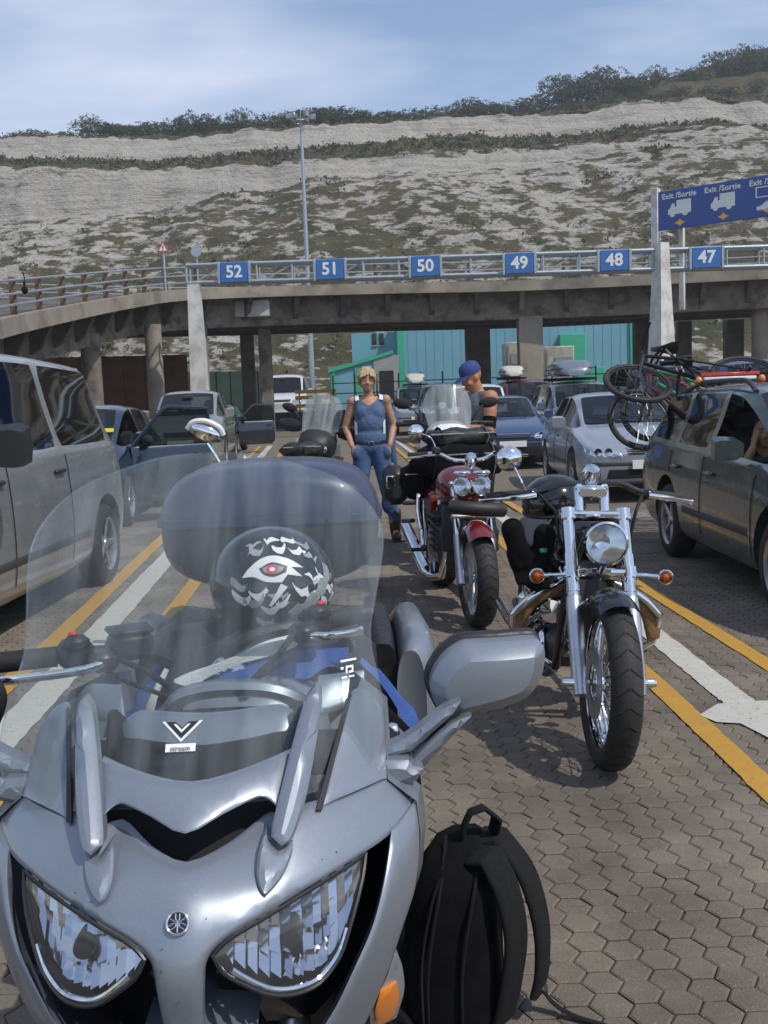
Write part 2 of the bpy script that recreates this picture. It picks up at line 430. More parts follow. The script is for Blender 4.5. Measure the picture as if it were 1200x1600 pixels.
bp = nn(n, l, 'Bump', {'Strength': .6, 'Distance': .004, 'Height': sp1.outputs[0]}); l(bp.outputs[0], b.inputs['Normal'])
mat('joint_sand', (.095, .083, .066), .95, 0, .3, 40)
# far ground: same concrete, the pieces too small to tell apart
m, n, l = nodemat('far_paving')
b = n['Principled BSDF']; b.inputs['Roughness'].default_value = .9; b.inputs['Specular IOR Level'].default_value = .3
geo = nn(n, l, 'NewGeometry')
a1 = nn(n, l, 'TexNoise', {'Vector': geo.outputs['Position'], 'Scale': .5, 'Detail': 8., 'Roughness': .65})
a2 = nn(n, l, 'TexVoronoi', {'Vector': geo.outputs['Position'], 'Scale': 9.}, feature='DISTANCE_TO_EDGE')
c1 = nn(n, l, 'MixRGB', {0: a1.outputs[0], 1: (.135, .116, .088, 1), 2: (.225, .19, .145, 1)})
r1 = nn(n, l, 'MapRange', {0: a2.outputs[0], 1: .02, 2: .09, 3: .7, 4: 1.})
mu = nn(n, l, 'MixRGB', {0: 1., 1: c1.outputs[0], 2: r1.outputs[0]}, blend_type='MULTIPLY')
l(mu.outputs[0], b.inputs['Base Color'])
def paint_mat(name, col):
    m, n, l = nodemat(name); b = n['Principled BSDF']; b.inputs['Roughness'].default_value = .7
    geo = nn(n, l, 'NewGeometry')
    a = nn(n, l, 'TexNoise', {'Vector': geo.outputs['Position'], 'Scale': 14., 'Detail': 8., 'Roughness': .7})
    c = nn(n, l, 'MixRGB', {0: a.outputs[0], 1: (*[x*.72 for x in col], 1), 2: (*[min(1, x*1.15) for x in col], 1)})
    v = nn(n, l, 'TexNoise', {'Vector': geo.outputs['Position'], 'Scale': 60., 'Detail': 4.})
    d = nn(n, l, 'MapRange', {0: v.outputs[0], 1: .62, 2: .72})
    e = nn(n, l, 'MixRGB', {0: d.outputs[0], 1: c.outputs[0], 2: (.13, .11, .085, 1)})
    l(e.outputs[0], b.inputs['Base Color'])
paint_mat('yellow_paint', (.50, .27, .035)); paint_mat('white_line_paint', (.52, .50, .44))
ground = MB().add([(-600, -60, -.016), (600, -60, -.016), (600, 900, -.016), (-600, 900, -.016)], [(0, 1, 2, 3)]).build('ground', 'far_paving'); tag(ground, kind='structure')
pave = MB().add([(-5, .6, -.012), (6, .6, -.012), (6, 12.6, -.012), (-5, 12.6, -.012)], [(0, 1, 2, 3)]).build('pavement', 'joint_sand'); tag(pave, kind='structure')
HS = .0545
hexc = []
for i in range(-61, 73):
    for j in range(8, 134):
        x = i*1.5*HS; y = (j+(.5 if i % 2 else 0))*math.sqrt(3)*HS
        if y < 12.5 and abs(x-.02*y) < .65*y+.8 and x > -4.9 and x < 5.9: hexc.append((x, y))
hexc.sort(key=lambda c: (0 if (c[0] > .1 and c[0] < c[1]*.40 and c[1] > 2.1) else 1, c[1]+.25*abs(c[0]-.6)))
nr = np.random.RandomState(3)
def hex_geo(C, jit=True):
    """chamfered hexagonal stones: 18 vertices, 13 faces each"""
    k = len(C); a = np.arange(6)*math.pi/3; C = np.array(C)
    rr = HS*.968+nr.uniform(-.0012, .0008, (k, 6)); an = a[None]+nr.uniform(-.025, .025, (k, 6))
    dz = nr.uniform(-.0022, .0012, k)[:, None]; tx = nr.uniform(-.022, .022, k)[:, None]; ty = nr.uniform(-.022, .022, k)[:, None]
    def ring(f, z):
        x = np.cos(an)*rr*f; y = np.sin(an)*rr*f
        return np.stack([C[:, :1]+x, C[:, 1:2]+y, z+dz+x*tx+y*ty], -1)
    v = np.concatenate([ring(.89, 0.), ring(1., -.0032), ring(1., -.02)], 1)
    return v
faces1 = [tuple(range(6))]+[(i, i+6, (i+1) % 6+6, (i+1) % 6) for i in range(6)]+[(i+6, i+12, (i+1) % 6+12, (i+1) % 6+6) for i in range(6)]
def hex_mesh(C, name):
    v = hex_geo(C); k = len(C); me = bpy.data.meshes.new(name)
    me.from_pydata(v.reshape(-1, 3), [], [tuple(q+18*i for q in f) for i in range(k) for f in faces1])
    me.materials.append(MT['paver_concrete'])
    t = np.repeat(nr.uniform(0, 1, k), 18).astype(np.float32); at = me.attributes.new('tone', 'FLOAT', 'POINT'); at.data.foreach_set('value', t)
    return me
vars_ = [hex_mesh([(0, 0)], 'paver') for _ in range(14)]
for i, c in enumerate(hexc[:300]):
    o = obj_from(vars_[rnd.randrange(14)], 'paver', pave); o.location = (c[0], c[1], 0); o.rotation_euler = (0, 0, rnd.randrange(6)*math.pi/3)
o = obj_from(hex_mesh(hexc[300:], 'paver'), 'paver', pave); tag(o, kind='stuff')
def strip(name, pts, w, matn, z=.005, jag=.003):
    P = cr([(p[0], p[1], z) for p in pts], 24); b = MB(); L = []; Rr = []
    for i, p in enumerate(P):
        t = (P[min(i+1, len(P)-1)]-P[max(i-1, 0)]).normalized(); s = V((t.y, -t.x, 0))
        L.append(p-s*(w/2+rnd.uniform(-jag, jag))); Rr.append(p+s*(w/2+rnd.uniform(-jag, jag)))
    k = len(P); b.add(L+Rr, [(i, i+1, k+i+1, k+i) for i in range(k-1)])
    return tag(b.build(name, matn, smooth=False), kind='structure')
strip('yellow_line', [(1.36, 1.6), (1.33, 3.5), (1.295, 5.02), (1.15, 9.83), (.86, 18), (.2, 36)], .105, 'yellow_paint')
strip('yellow_line', [(2.05, 2.2), (1.95, 5.09), (1.875, 7.34), (1.76, 11), (1.5, 18), (.8, 36)], .105, 'yellow_paint')
strip('white_line', [(1.59, 4.42), (1.58, 4.72), (1.555, 6.0), (1.45, 10), (1.18, 18), (.5, 36)], .15, 'white_line_paint', jag=.005)
strip('yellow_line', [(-1.95, 3.0), (-2.02, 5.0), (-2.10, 6.31), (-2.42, 10.77), (-3.05, 20), (-4.2, 35.5)], .13, 'yellow_paint')
strip('white_line', [(-1.68, 3.2), (-1.76, 5.0), (-1.85, 6.27), (-2.08, 9.6), (-2.62, 18), (-3.85, 35.5)], .19, 'white_line_paint', jag=.005)
strip('yellow_line', [(-1.40, 3.2), (-1.44, 5.0), (-1.49, 6.48), (-1.58, 8.44), (-1.85, 13), (-3.3, 35.5)], .12, 'yellow_paint')
pts = [at(x, y, 1) for x, y in [(1093, 1117), (1120, 1100), (1150, 1096), (1212, 1094), (1260, 1100), (1260, 1175), (1200, 1152), (1157, 1130), (1120, 1128)]]
pts = [V((0, 0, 1.43))+(p-V((0, 0, 1.43)))*((1.43-.0065)/(1.43-p.z)) for p in pts]
tag(MB().add(pts, [tuple(range(len(pts)))]).build('white_arrow', 'white_line_paint', smooth=False), kind='structure')

# ---- chalk cliff
def vnoise(x, y, seed, f):
    """smooth value noise on arrays"""
    rs = np.random.RandomState(seed); G = rs.rand(256, 256)
    x = x*f+100; y = y*f+100; xi = np.floor(x).astype(int); yi = np.floor(y).astype(int); fx = x-xi; fy = y-yi
    fx = fx*fx*(3-2*fx); fy = fy*fy*(3-2*fy); g = lambda a, b: G[a % 256, b % 256]
    return (g(xi, yi)*(1-fx)+g(xi+1, yi)*fx)*(1-fy)+(g(xi, yi+1)*(1-fx)+g(xi+1, yi+1)*fx)*fy
def fbm(x, y, seed, f, o=4): return sum(vnoise(x, y, seed+i, f*2**i)*.5**i for i in range(o))/(2-.5**(o-1))
NX, NT = 460, 210
xs = np.linspace(-104, 112, NX)
#        Y     z(-47) z(0) z(47)   vegetation
prof = [(88, 1, 1, 1, .55), (98, 4, 4, 5, .6), (112, 12, 12, 13, .62), (128, 20.5, 22, 24, .56), (142, 28, 31.5, 34, .52), (149, 31.0, 35.3, 38, .46),
        (150.5, 32.0, 36.2, 38.8, .10), (155, 39.6, 38.6, 41.8, .12), (157, 40.4, 39.8, 42.8, .5), (160, 41.3, 41.2, 43.6, .93), (167, 43.6, 44.6, 45.8, .9),
        (168.5, 44.4, 45.6, 46.8, .12), (174, 49.2, 50.6, 52.0, .16), (176, 50.2, 51.4, 53.4, .75), (181, 51.4, 52.6, 55.6, 1.), (196, 52.6, 54.5, 62.5, 1.), (230, 52.6, 57, 72, 1.), (420, 60, 64, 84, 1.)]
tt = np.concatenate([np.linspace(i, i+1, k, endpoint=False) for i, k in enumerate((6, 11, 14, 14, 10, 8, 26, 8, 9, 12, 8, 30, 8, 9, 8, 6, 5))]+[[len(prof)-1]])
NT = len(tt); pr = np.array(prof, float); fl = np.minimum(tt.astype(int), len(prof)-2); fr = (tt-fl)[:, None]
row = pr[fl]*(1-fr)+pr[fl+1]*fr
Xg, _ = np.meshgrid(xs, tt); w = np.clip(Xg/47, -1.6, 1.9)
row[:, 1] = np.where(row[:, 1] > 8, 8+(row[:, 1]-8)*.915, row[:, 1]); row[:, 2] = np.where(row[:, 2] > 8, 8+(row[:, 2]-8)*.905, row[:, 2]); row[:, 3] = np.where(row[:, 3] > 8, 8+(row[:, 3]-8)*.875, row[:, 3])
zc = row[:, 2:3]+np.where(w < 0, (row[:, 1:2]-row[:, 2:3])*-w, (row[:, 3:4]-row[:, 2:3])*w)
Yg = np.repeat(row[:, :1], NX, 1).copy(); veg = np.repeat(row[:, 4:5], NX, 1)
wig = fbm(Xg, Yg*0+3, 11, .035, 4)-.5; Yg += wig*9*(np.clip((row[:, :1]-100)/40, 0, 1)) + 14*np.clip(np.abs(Xg)/150, 0, 1)**2*0
zc += (fbm(Xg, Yg, 21, .03, 4)-.5)*3.2*np.clip((row[:, :1]-95)/25, 0, 1)*np.where(row[:, :1] > 176, .7, 1)
rough = (fbm(Xg*.55, zc*1.5, 31, .32, 5)-.5)
rg_ = np.abs(fbm(Xg, zc*.45, 71, .085, 4)-.5)*2; Yg += (rg_-.25)*np.where(row[:, 4:5] < .3, 4.5, 5.5)*np.clip((row[:, :1]-95)/20, 0, 1)*np.where(row[:, :1] > 176, 0, 1)
Yg += rough*np.where(row[:, 4:5] < .3, 2.4, 3.4)*np.clip((row[:, :1]-90)/15, 0, 1)
zc += (fbm(Xg*.8, Yg*1.6, 41, .5, 4)-.5)*1.1*np.clip((row[:, :1]-90)/15, 0, 1)
veg = np.clip(veg+(fbm(Xg, zc*2, 51, .05, 4)-.5)*.30, 0, 1)
# the right of the slope: ragged chalk; the lower band fades to the right
k = np.clip((Xg-12)/25, 0, 1)*((row[:, :1] > 149) & (row[:, :1] < 157)); veg = veg+k*.35
k = ((row[:, :1] > 157) & (row[:, :1] < 168))*np.clip(1-np.abs(Xg-8)/14, 0, 1); zc += k*.9
me = bpy.data.meshes.new('chalk_cliff')
idx = np.arange(NT*NX).reshape(NT, NX)
q = np.stack([idx[:-1, :-1], idx[:-1, 1:], idx[1:, 1:], idx[1:, :-1]], -1).reshape(-1, 4)
me.from_pydata(np.stack([Xg, Yg, zc], -1).reshape(-1, 3).tolist(), [], q.tolist())
a_ = me.attributes.new('veg', 'FLOAT', 'POINT'); a_.data.foreach_set('value', veg.astype(np.float32).ravel())
m, n, l = nodemat('chalk_and_grass'); b = n['Principled BSDF']; b.inputs['Roughness'].default_value = .95; b.inputs['Specular IOR Level'].default_value = .15
geo = nn(n, l, 'NewGeometry'); av = nn(n, l, 'Attribute', attribute_name='veg')
mpn = nn(n, l, 'Mapping', {'Vector': geo.outputs['Position'], 'Scale': (.20, .12, .52)})
a1 = nn(n, l, 'TexNoise', {'Vector': mpn.outputs[0], 'Scale': 1.7, 'Detail': 9., 'Roughness': .68})
a2 = nn(n, l, 'TexNoise', {'Vector': mpn.outputs[0], 'Scale': 7., 'Detail': 6., 'Roughness': .6})
a1x = nn(n, l, 'MapRange', {0: a1.outputs[0], 1: .3, 2: .7, 3: .18, 4: .82}); a1x.clamp = False
ad = nn(n, l, 'Math', {0: a1x.outputs[0], 1: av.outputs['Fac']}, operation='ADD')
vm = nn(n, l, 'MapRange', {0: ad.outputs[0], 1: .965, 2: 1.06})
chk = nn(n, l, 'MixRGB', {0: a2.outputs[0], 1: (.335, .305, .26, 1), 2: (.59, .56, .50, 1)})
st = nn(n, l, 'Mapping', {'Vector': geo.outputs['Position'], 'Scale': (.035, .05, 1.1)})
a5 = nn(n, l, 'TexNoise', {'Vector': st.outputs[0], 'Scale': 1.6, 'Detail': 5.})
r5 = nn(n, l, 'MapRange', {0: a5.outputs[0], 1: .35, 2: .62, 3: .82, 4: 1.04})
ch2 = nn(n, l, 'MixRGB', {0: 1., 1: chk.outputs[0], 2: r5.outputs[0]}, blend_type='MULTIPLY')
a3 = nn(n, l, 'TexNoise', {'Vector': geo.outputs['Position'], 'Scale': .16, 'Detail': 7., 'Roughness': .65})
r3 = nn(n, l, 'MapRange', {0: a3.outputs[0], 1: .36, 2: .64})
gr = nn(n, l, 'MixRGB', {0: r3.outputs[0], 1: (.062, .066, .030, 1), 2: (.130, .102, .055, 1)})
fm = nn(n, l, 'MixRGB', {0: vm.outputs[0], 1: ch2.outputs[0], 2: gr.outputs[0]})
l(fm.outputs[0], b.inputs['Base Color'])
bp = nn(n, l, 'Bump', {'Strength': 1., 'Distance': 1.1, 'Height': a2.outputs[0]}); l(bp.outputs[0], b.inputs['Normal'])
me.materials.append(m); me.shade_smooth()
cliff = obj_from(me, 'chalk_cliff'); tag(cliff, kind='structure')
Vc = np.stack([Xg, Yg, zc], -1)

# ---- leaves: many small faces in clumps
def leafmat(name, c1, c2):
    m, n, l = nodemat(name); b = n['Principled BSDF']; b.inputs['Roughness'].default_value = .75; b.inputs['Specular IOR Level'].default_value = .2
    a = nn(n, l, 'Attribute', attribute_name='tone')
    c = nn(n, l, 'MixRGB', {0: a.outputs['Fac'], 1: (*c1, 1), 2: (*c2, 1)}); l(c.outputs[0], b.inputs['Base Color'])
leafmat('leaf_dark', (.04, .054, .022), (.105, .12, .05)); leafmat('leaf_olive', (.05, .056, .02), (.13, .115, .045))
mat('bark', (.07, .055, .04), .9, 0, .3, 6, bump=.4, bs=20)
def leaf_mesh(name, centres, size, per, matn, seed):
    r = np.random.RandomState(seed); C = np.repeat(np.array(centres), per, 0); k = len(C)
    C = C+r.normal(0, 1, (k, 3))*size*.9*np.array([1, 1, .7])
    a = r.normal(0, 1, (k, 3)); a /= np.linalg.norm(a, axis=1)[:, None]; b = np.cross(a, r.normal(0, 1, (k, 3))); b /= np.linalg.norm(b, axis=1)[:, None]
    s = (size*r.uniform(.45, 1.0, k))[:, None]
    v = np.stack([C-a*s, C-b*s*.6, C+a*s, C+b*s*.6], 1).reshape(-1, 3)
    me = bpy.data.meshes.new(name); me.from_pydata(v.tolist(), [], np.arange(k*4).reshape(-1, 4).tolist())
    t = np.clip(np.repeat(r.rand(len(centres)), per)*.7+r.rand(k)*.3, 0, 1); at = me.attributes.new('tone', 'FLOAT', 'POINT'); at.data.foreach_set('value', np.repeat(t, 4).astype(np.float32))
    me.materials.append(MT[matn]); return me
def tree_proto(seed, w, h):
    r = np.random.RandomState(seed); cs = []
    lob = [(r.uniform(-.5, .5)*w*.7, r.uniform(-.4, .4)*w*.6, h*r.uniform(.22, .80), w*r.uniform(.22, .34)) for _ in range(11)]
    for x, y, z, rad in lob:
        for _ in range(30):
            d = r.normal(0, 1, 3); d /= np.linalg.norm(d); d[2] = d[2]*.75
            cs.append((x+d[0]*rad, y+d[1]*rad, max(.3, z+d[2]*rad)))
    crown = leaf_mesh('crown', cs, .19, 10, 'leaf_dark', seed)
    b = MB(); b.tube([(0, 0, -.6), (.1, 0, h*.25), (0, .1, h*.6)], [w*.045, w*.035, w*.015], 7)
    for x, y, z, rad in lob[:5]: b.tube([(.05, 0, h*.22), (x*.5, y*.5, z*.6), (x, y, z)], [w*.022, w*.016, w*.006], 5)
    t = b.build('trunk', 'bark'); tm = t.data; bpy.data.objects.remove(t)
    return crown, tm
protos = [tree_proto(100+i, (5.5, 6.5, 4.6, 7.5)[i], (4.2, 5.2, 4.4, 4.6)[i]) for i in range(4)]
def cliff_z(x, y):
    i = int(np.clip(np.searchsorted(xs, x), 1, NX-2)); c = Yg[:, i]; j = int(np.argmin(np.abs(c-y))); return zc[j, i]
rt = random.Random(12)
spots = []
#        px range, count, size, Y
for a, b_, k, s0, s1, y0, y1 in [(-60, 150, 7, .5, .75, 181, 186), (150, 220, 2, .95, 1.1, 180, 183), (222, 300, 5, .75, .95, 181, 187), (300, 470, 11, .85, 1.1, 181, 190), (470, 540, 4, 1.15, 1.4, 181, 188),
                              (540, 760, 14, .8, 1.05, 181, 190), (760, 850, 5, .65, .9, 181, 188), (850, 1015, 7, 1.0, 1.2, 190, 197), (1020, 1110, 3, .7, .9, 195, 200), (1120, 1290, 9, .85, 1.1, 197, 204), (870, 1250, 14, .35, .6, 179, 184)]:
    for i in range(k):
        Y = rt.uniform(y0, y1); px = a+(b_-a)*(i+rt.uniform(.2, .8))/k; x = (px-600)/1600*Y; spots.append((x, Y, rt.uniform(s0, s1), px))
MARK = [(-999, 'the ramp at the far left'), (160, 'the warning sign'), (310, 'the pale beam end'), (425, 'the lighting mast'), (530, 'the woman'), (660, 'the man in the cap'), (785, 'the lit square column'), (885, 'the chrome fork cruiser'), (990, 'the post of the Exit/Sortie sign'), (1060, 'the Exit/Sortie board')]
ORD = ['leftmost', 'second', 'third', 'fourth', 'fifth', 'sixth', 'seventh', 'eighth', 'ninth', 'tenth', 'eleventh', 'twelfth', 'thirteenth', 'fourteenth', 'fifteenth', 'sixteenth']
spots.sort(key=lambda s_: s_[3]); cnt_ = {}
for i, (x, y, s, px) in enumerate(spots):
    small = s < .65
    mk = [w_ for a, w_ in MARK if px >= a][-1]; cnt_[mk, small] = cnt_.get((mk, small), -1)+1
    t = thing('bush' if small else 'tree', ('low bush' if small else 'dark tree')+' on the cliff top above '+mk+', '+ORD[cnt_[mk, small]]+' there', 'bush' if small else 'tree', (x, y, cliff_z(x, y)-.75), rt.uniform(0, 6.28), 'bushes along the cliff top' if small else 'trees along the cliff top')
    c, tm = protos[rt.randrange(4)]; s2 = s*rt.uniform(.85, 1.1); t.scale = (s2*1.15, s2*1.1, s*(.84 if px < 800 else .95))
    obj_from(c, 'crown', t); obj_from(tm, 'trunk', t)
# shrub cover on benches and slope, nobody could count it
cs = []; r = np.random.RandomState(5)
cand = np.argwhere((veg > .5) & (Yg > 97) & (Yg < 182) & (np.abs(Xg) < 95))
for j, i in cand[r.choice(len(cand), 3600, False)]:
    if Vc[j, i, 1] < 156 and fbm(np.array([Vc[j, i, 0]*.6]), np.array([Vc[j, i, 2]*1.6]), 61, .16, 3)[0] < .5: continue
    p = Vc[j, i]; cs.append((p[0], p[1]-.1, p[2]+.12))
o = obj_from(leaf_mesh('scrub', cs, .30, 9, 'leaf_olive', 9), 'scrub'); tag(o, kind='stuff')
bands = np.argwhere((Yg > 157.5) & (Yg < 170) & (veg > .7) & (np.abs(Xg) < 95))
cs = [tuple(Vc[j, i]+np.array([0, -.1, .25])) for j, i in bands[r.choice(len(bands), 700, False)]]
o = obj_from(leaf_mesh('ledge_scrub', cs, .34, 14, 'leaf_dark', 10), 'ledge_scrub'); tag(o, kind='stuff')
# ------------------------------------------------------------------ viaduct
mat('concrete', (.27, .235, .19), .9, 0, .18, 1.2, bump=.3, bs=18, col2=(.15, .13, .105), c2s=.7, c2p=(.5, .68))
mat('shaded_concrete', (.115, .098, .08), .9, 0, .3, 1.5, bump=.3, bs=18, col2=(.06, .05, .042), c2s=.8, c2p=(.45, .65))  # same concrete with the shade under the viaduct put into its colour
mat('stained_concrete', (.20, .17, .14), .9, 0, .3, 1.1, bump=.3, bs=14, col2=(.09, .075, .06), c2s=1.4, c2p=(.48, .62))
mat('pale_concrete', (.48, .46, .42), .85, 0, .08, 2)
mat('timber_post', (.16, .095, .055), .85, 0, .25, 6)
mat('galvanised', (.36, .41, .45), .5, .55, .1, 6, rv=.1)
mat('white_steel', (.62, .61, .58), .55, 0, .07, 2, col2=(.45, .43, .4), c2s=1.5)
mat('sign_blue', (.03, .135, .38), .45, 0, .06, 4)
mat('sign_navy', (.03, .075, .29), .45, 0, .06, 2)
mat('sign_white', (.72, .72, .70), .5, 0, .04)
mat('sign_yellow', (.75, .42, .05), .5, 0, .06)
mat('turquoise_cladding', (.15, .335, .415), .6, .0, .05, .6, bump=.0)
mat('pale_turquoise', (.13, .36, .46), .6, 0, .05, .6)
mat('green_trim', (.04, .37, .22), .55, 0, .06, 1)
mat('grey_cladding', (.30, .31, .30), .6, 0, .1, 1)
mat('cabinet_white', (.50, .49, .44), .6, 0, .08, 2, col2=(.36, .34, .3), c2s=1.2)
mat('rust_hoarding', (.13, .055, .028), .85, 0, .25, 1.5)
mat('green_sheet', (.025, .055, .045), .7, 0, .2, 1)
mat('dark_opening', (.012, .012, .013), .9, 0, .1)
mat('window_glass', (.02, .025, .03), .08, 0, .1)
mat('kerb_stone', (.06, .055, .05), .9, 0, .25, 3)
edge = [at(-260, 560, 15), at(-110, 528, 20.5), at(0, 499, 27), at(100, 479, 33), at(200, 462, 40), at(285, 452, 46), at(420, 447, 50), at(620, 442, 51), at(840, 437, 51), at(1200, 419, 50), at(1500, 404, 49)]
P = cr(edge, 6)
nrm = []
for i, p in enumerate(P):
    t = (P[min(i+1, len(P)-1)]-P[max(i-1, 0)]); t.z = 0; t.normalize(); nrm.append(V((-t.y, t.x, 0)))
WD = 9.5
def off(i, d, h): return P[i]+nrm[i]*d+V((0, 0, h))
via = thing('viaduct', 'grey concrete road viaduct on columns curving down to the left before the white cliff', 'viaduct', (0, 0, 0))
K = len(P)
b = MB(); b.loft([[off(i, .35, -.02), off(i, WD-.35, -.02), off(i, WD-.35, -.34), off(i, .35, -.34)] for i in range(K)]); b.build('deck', 'shaded_concrete', via)
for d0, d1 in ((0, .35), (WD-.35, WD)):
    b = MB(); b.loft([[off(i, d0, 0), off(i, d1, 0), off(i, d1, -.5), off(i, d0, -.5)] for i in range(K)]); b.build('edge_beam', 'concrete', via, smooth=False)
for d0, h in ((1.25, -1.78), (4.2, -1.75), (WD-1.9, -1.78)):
    b = MB(); b.loft([[off(i, d0, -.345), off(i, d0+.6, -.345), off(i, d0+.6, h), off(i, d0, h)] for i in range(K)]); b.build('girder', 'stained_concrete' if d0 < 2 else 'shaded_concrete', via, smooth=False)  # girders darker than the edge beams: shade below the deck painted in
# cantilever brackets under the edge
acc = 0; last = P[0]; br = []
for i in range(1, K):
    L = (P[i]-P[i-1]).length; k = 0
    while acc+2.15 < L+acc-(acc % 2.15) or False:
        break
dist = [0]
for i in range(1, K): dist.append(dist[-1]+(P[i]-P[i-1]).length)
def along(s):
    i = max(j for j in range(K-1) if dist[j] <= s); f = (s-dist[i])/(dist[i+1]-dist[i])
    return P[i].lerp(P[i+1], f), nrm[i].lerp(nrm[i+1], f).normalized()
s = 1.0; nb = 0
while s < dist[-1]-.5:
    p, q = along(s); t = V((q.y, -q.x, 0))
    pair = abs(p.x-6.9) < 1.1
    b = MB(); b.prism([(.36, -.36), (1.24, -.36), (1.24, -1.5), (.9, -1.3)], lambda u, v, w: p+q*u+V((0, 0, v))+t*w, -.12, .12)
    b.build('bracket', 'concrete' if pair else 'shaded_concrete', via, smooth=False); s += 2.2  # sunlit pair painted lighter, the other brackets in the shaded tone
def column(px, pt, Y, w, matn, rnd_=False, z1=None, dy=None):
    p = at(px, pt, Y); b = MB(); z1 = p.z if z1 is None else z1
    if rnd_: b.cyl((p.x, p.y, -.05), (p.x, p.y, z1), w/2, n=20)
    else: b.box((p.x, p.y, (z1-.05)/2), (w, dy or w*.8, z1+.05), bev=.04)
    return b.build('column', matn, via)
for a in [(827, 492, 52.6, 1.2, 'concrete', False, 5.35), (745, 500, 58.5, 1.35, 'shaded_concrete', False, 5.3), (1003, 490, 58.5, .95, 'shaded_concrete', False, 5.3),
          (1187, 480, 52.2, .78, 'concrete', True, 5.3), (1146, 500, 60, 1.0, 'shaded_concrete', False, 5.3), (1068, 510, 60, .8, 'shaded_concrete', False, 5.3), (238, 505, 44.5, .72, 'concrete', True, 5.0), (140, 525, 39.5, .74, 'stained_concrete', True, 4.35),
          (312, 490, 49.3, .55, 'concrete', False, 5.2), (385, 515, 57.5, .72, 'shaded_concrete', False, 5.3), (413, 515, 53, .62, 'stained_concrete', False, 5.3), (1330, 470, 52, .9, 'concrete', True, 5.3)]: column(*a)  # columns standing in shade have that shade in their colour
p, q = along(dist[33]); MB().box(at(381, 483, 50.6)+V((0, 0, .0)), (2.5, .5, .78), bev=.03).build('end_beam', 'pale_concrete', via)
MB().box(at(328, 478, 50.3), (.85, .9, .95), bev=.03).build('bearing_block', 'concrete', via)
# railing on the near edge: posts and rails
rails = [.28, .58, .95]
for h in rails:
    b = MB(); b.tube([off(i, .18, h) for i in range(K)], .035, 6); b.build('rail', 'galvanised', via)
    b = MB(); b.tube([off(i, WD-.2, h) for i in range(K)], .035, 6); b.build('rail', 'galvanised', via)
s = .8; pm = None
while s < dist[-1]-.3:
    p, q = along(s); 
    if pm is None:
        b = MB(); b.box((0, 0, .52), (.16, .16, 1.04), bev=.015); o = b.build('railing_post', 'timber_post', via); pm = o.data
    else: o = obj_from(pm, 'railing_post', via)
    o.location = p+q*.30; o.rotation_euler = (0, 0, math.atan2(q.y, q.x))
    o = obj_from(pm, 'railing_post', via); o.location = p+q*(WD-.3); s += 2.3
# ------------------------------------------------------------------ lane number gantry
GA = V((-7.62, 42.2, 0)); GB = V((19.5, 40.6, 0)); gd = (GB-GA).normalized(); gn = V((gd.y, -gd.x, 0))
gan = thing('lane_gantry', 'grey steel lane gantry with blue number boards 52 to 47 crossing above the queues', 'gantry', (0, 0, 0))
zt = lambda s: 7.12-.012*s; zb = lambda s: 6.42-.014*s
L = (GB-GA).length
for dn in (0, .65):
    for zf in (zt, zb):
        b = MB(); b.tube([GA-gn*dn+gd*s_+V((0, 0, zf(s_))) for s_ in (0, L)], .075, 8); b.build('chord', 'galvanised', gan)
for k in range(20):
    s_ = L*k/19
    b = MB(); a = GA+gd*s_
    b.tube([a+V((0, 0, zb(s_))), a+V((0, 0, zt(s_)))], .045, 6); b.tube([a-gn*.65+V((0, 0, zb(s_))), a-gn*.65+V((0, 0, zt(s_)))], .045, 6)
    b.tube([a+V((0, 0, zt(s_))), a-gn*.65+V((0, 0, zt(s_)))], .04, 6); b.tube([a+V((0, 0, zb(s_))), a-gn*.65+V((0, 0, zb(s_)))], .04, 6)
    b.build('brace', 'galvanised', gan)
    if k < 19 and k % 2 == 0:
        e = GA+gd*(L*(k+1)/19); MB().tube([a-gn*.65+V((0, 0, zb(s_))), e-gn*.65+V((0, 0, zt(s_)))], .035, 6).build('diagonal', 'galvanised', gan)
def hit(px, Y0):
    Y = Y0
    for _ in range(6): p = at(px, 420, Y); s_ = (p.x-GA.x)/gd.x; Y = GA.y+gd.y*s_-.12
    return (at(px, 420, Y).x-GA.x)/gd.x
for num, px in ((52, 366), (51, 516), (50, 665), (49, 812), (48, 960), (47, 1104)):
    s_ = hit(px, 42); c = GA+gd*s_+gn*.14+V((0, 0, (zt(s_)+zb(s_))/2))
    rz = math.atan2(gd.y, gd.x)
    b = MB(); b.box((0, 0, 0), (1.12, .09, .80), bev=.02); o = b.build('number_board', 'sign_blue', gan); o.location = c; o.rotation_euler = (0, 0, rz)
    b = MB()
    for d in (.62, -.62): MB().box((d, 0, 0), (.1, .12, .86), bev=.01).build('board_frame', 'galvanised', o)
    text(str(num), .66, MX.Translation((0, -.052, 0))@FRONT, 'sign_white', o, 'numerals', .012, .018, 1.02)
b = MB(); c = at(303, 440, 42.3)
b.loft([[(c.x-s_, c.y-d, z), (c.x+s_, c.y-d, z), (c.x+s_, c.y+d, z), (c.x-s_, c.y+d, z)] for z, s_, d in ((-.05, .36, .36), (3, .31, .3), (6.35, .24, .24))]); b.build('support_leg', 'white_steel', gan, smooth=False)
c = at(1033, 430, 41.1)
b = MB(); Mz = MX.Rotation(.5, 3, 'Z')
b.loft([[V((c.x, c.y, z))+Mz@V((x*s_, y*s_, 0)) for x, y in ((-1, -1), (1, -1), (1, 1), (-1, 1))] for z, s_ in ((-.05, .56), (2.2, .40), (6.3, .24), (7.15, .22))]); b.build('support_leg', 'white_steel', gan, smooth=False)
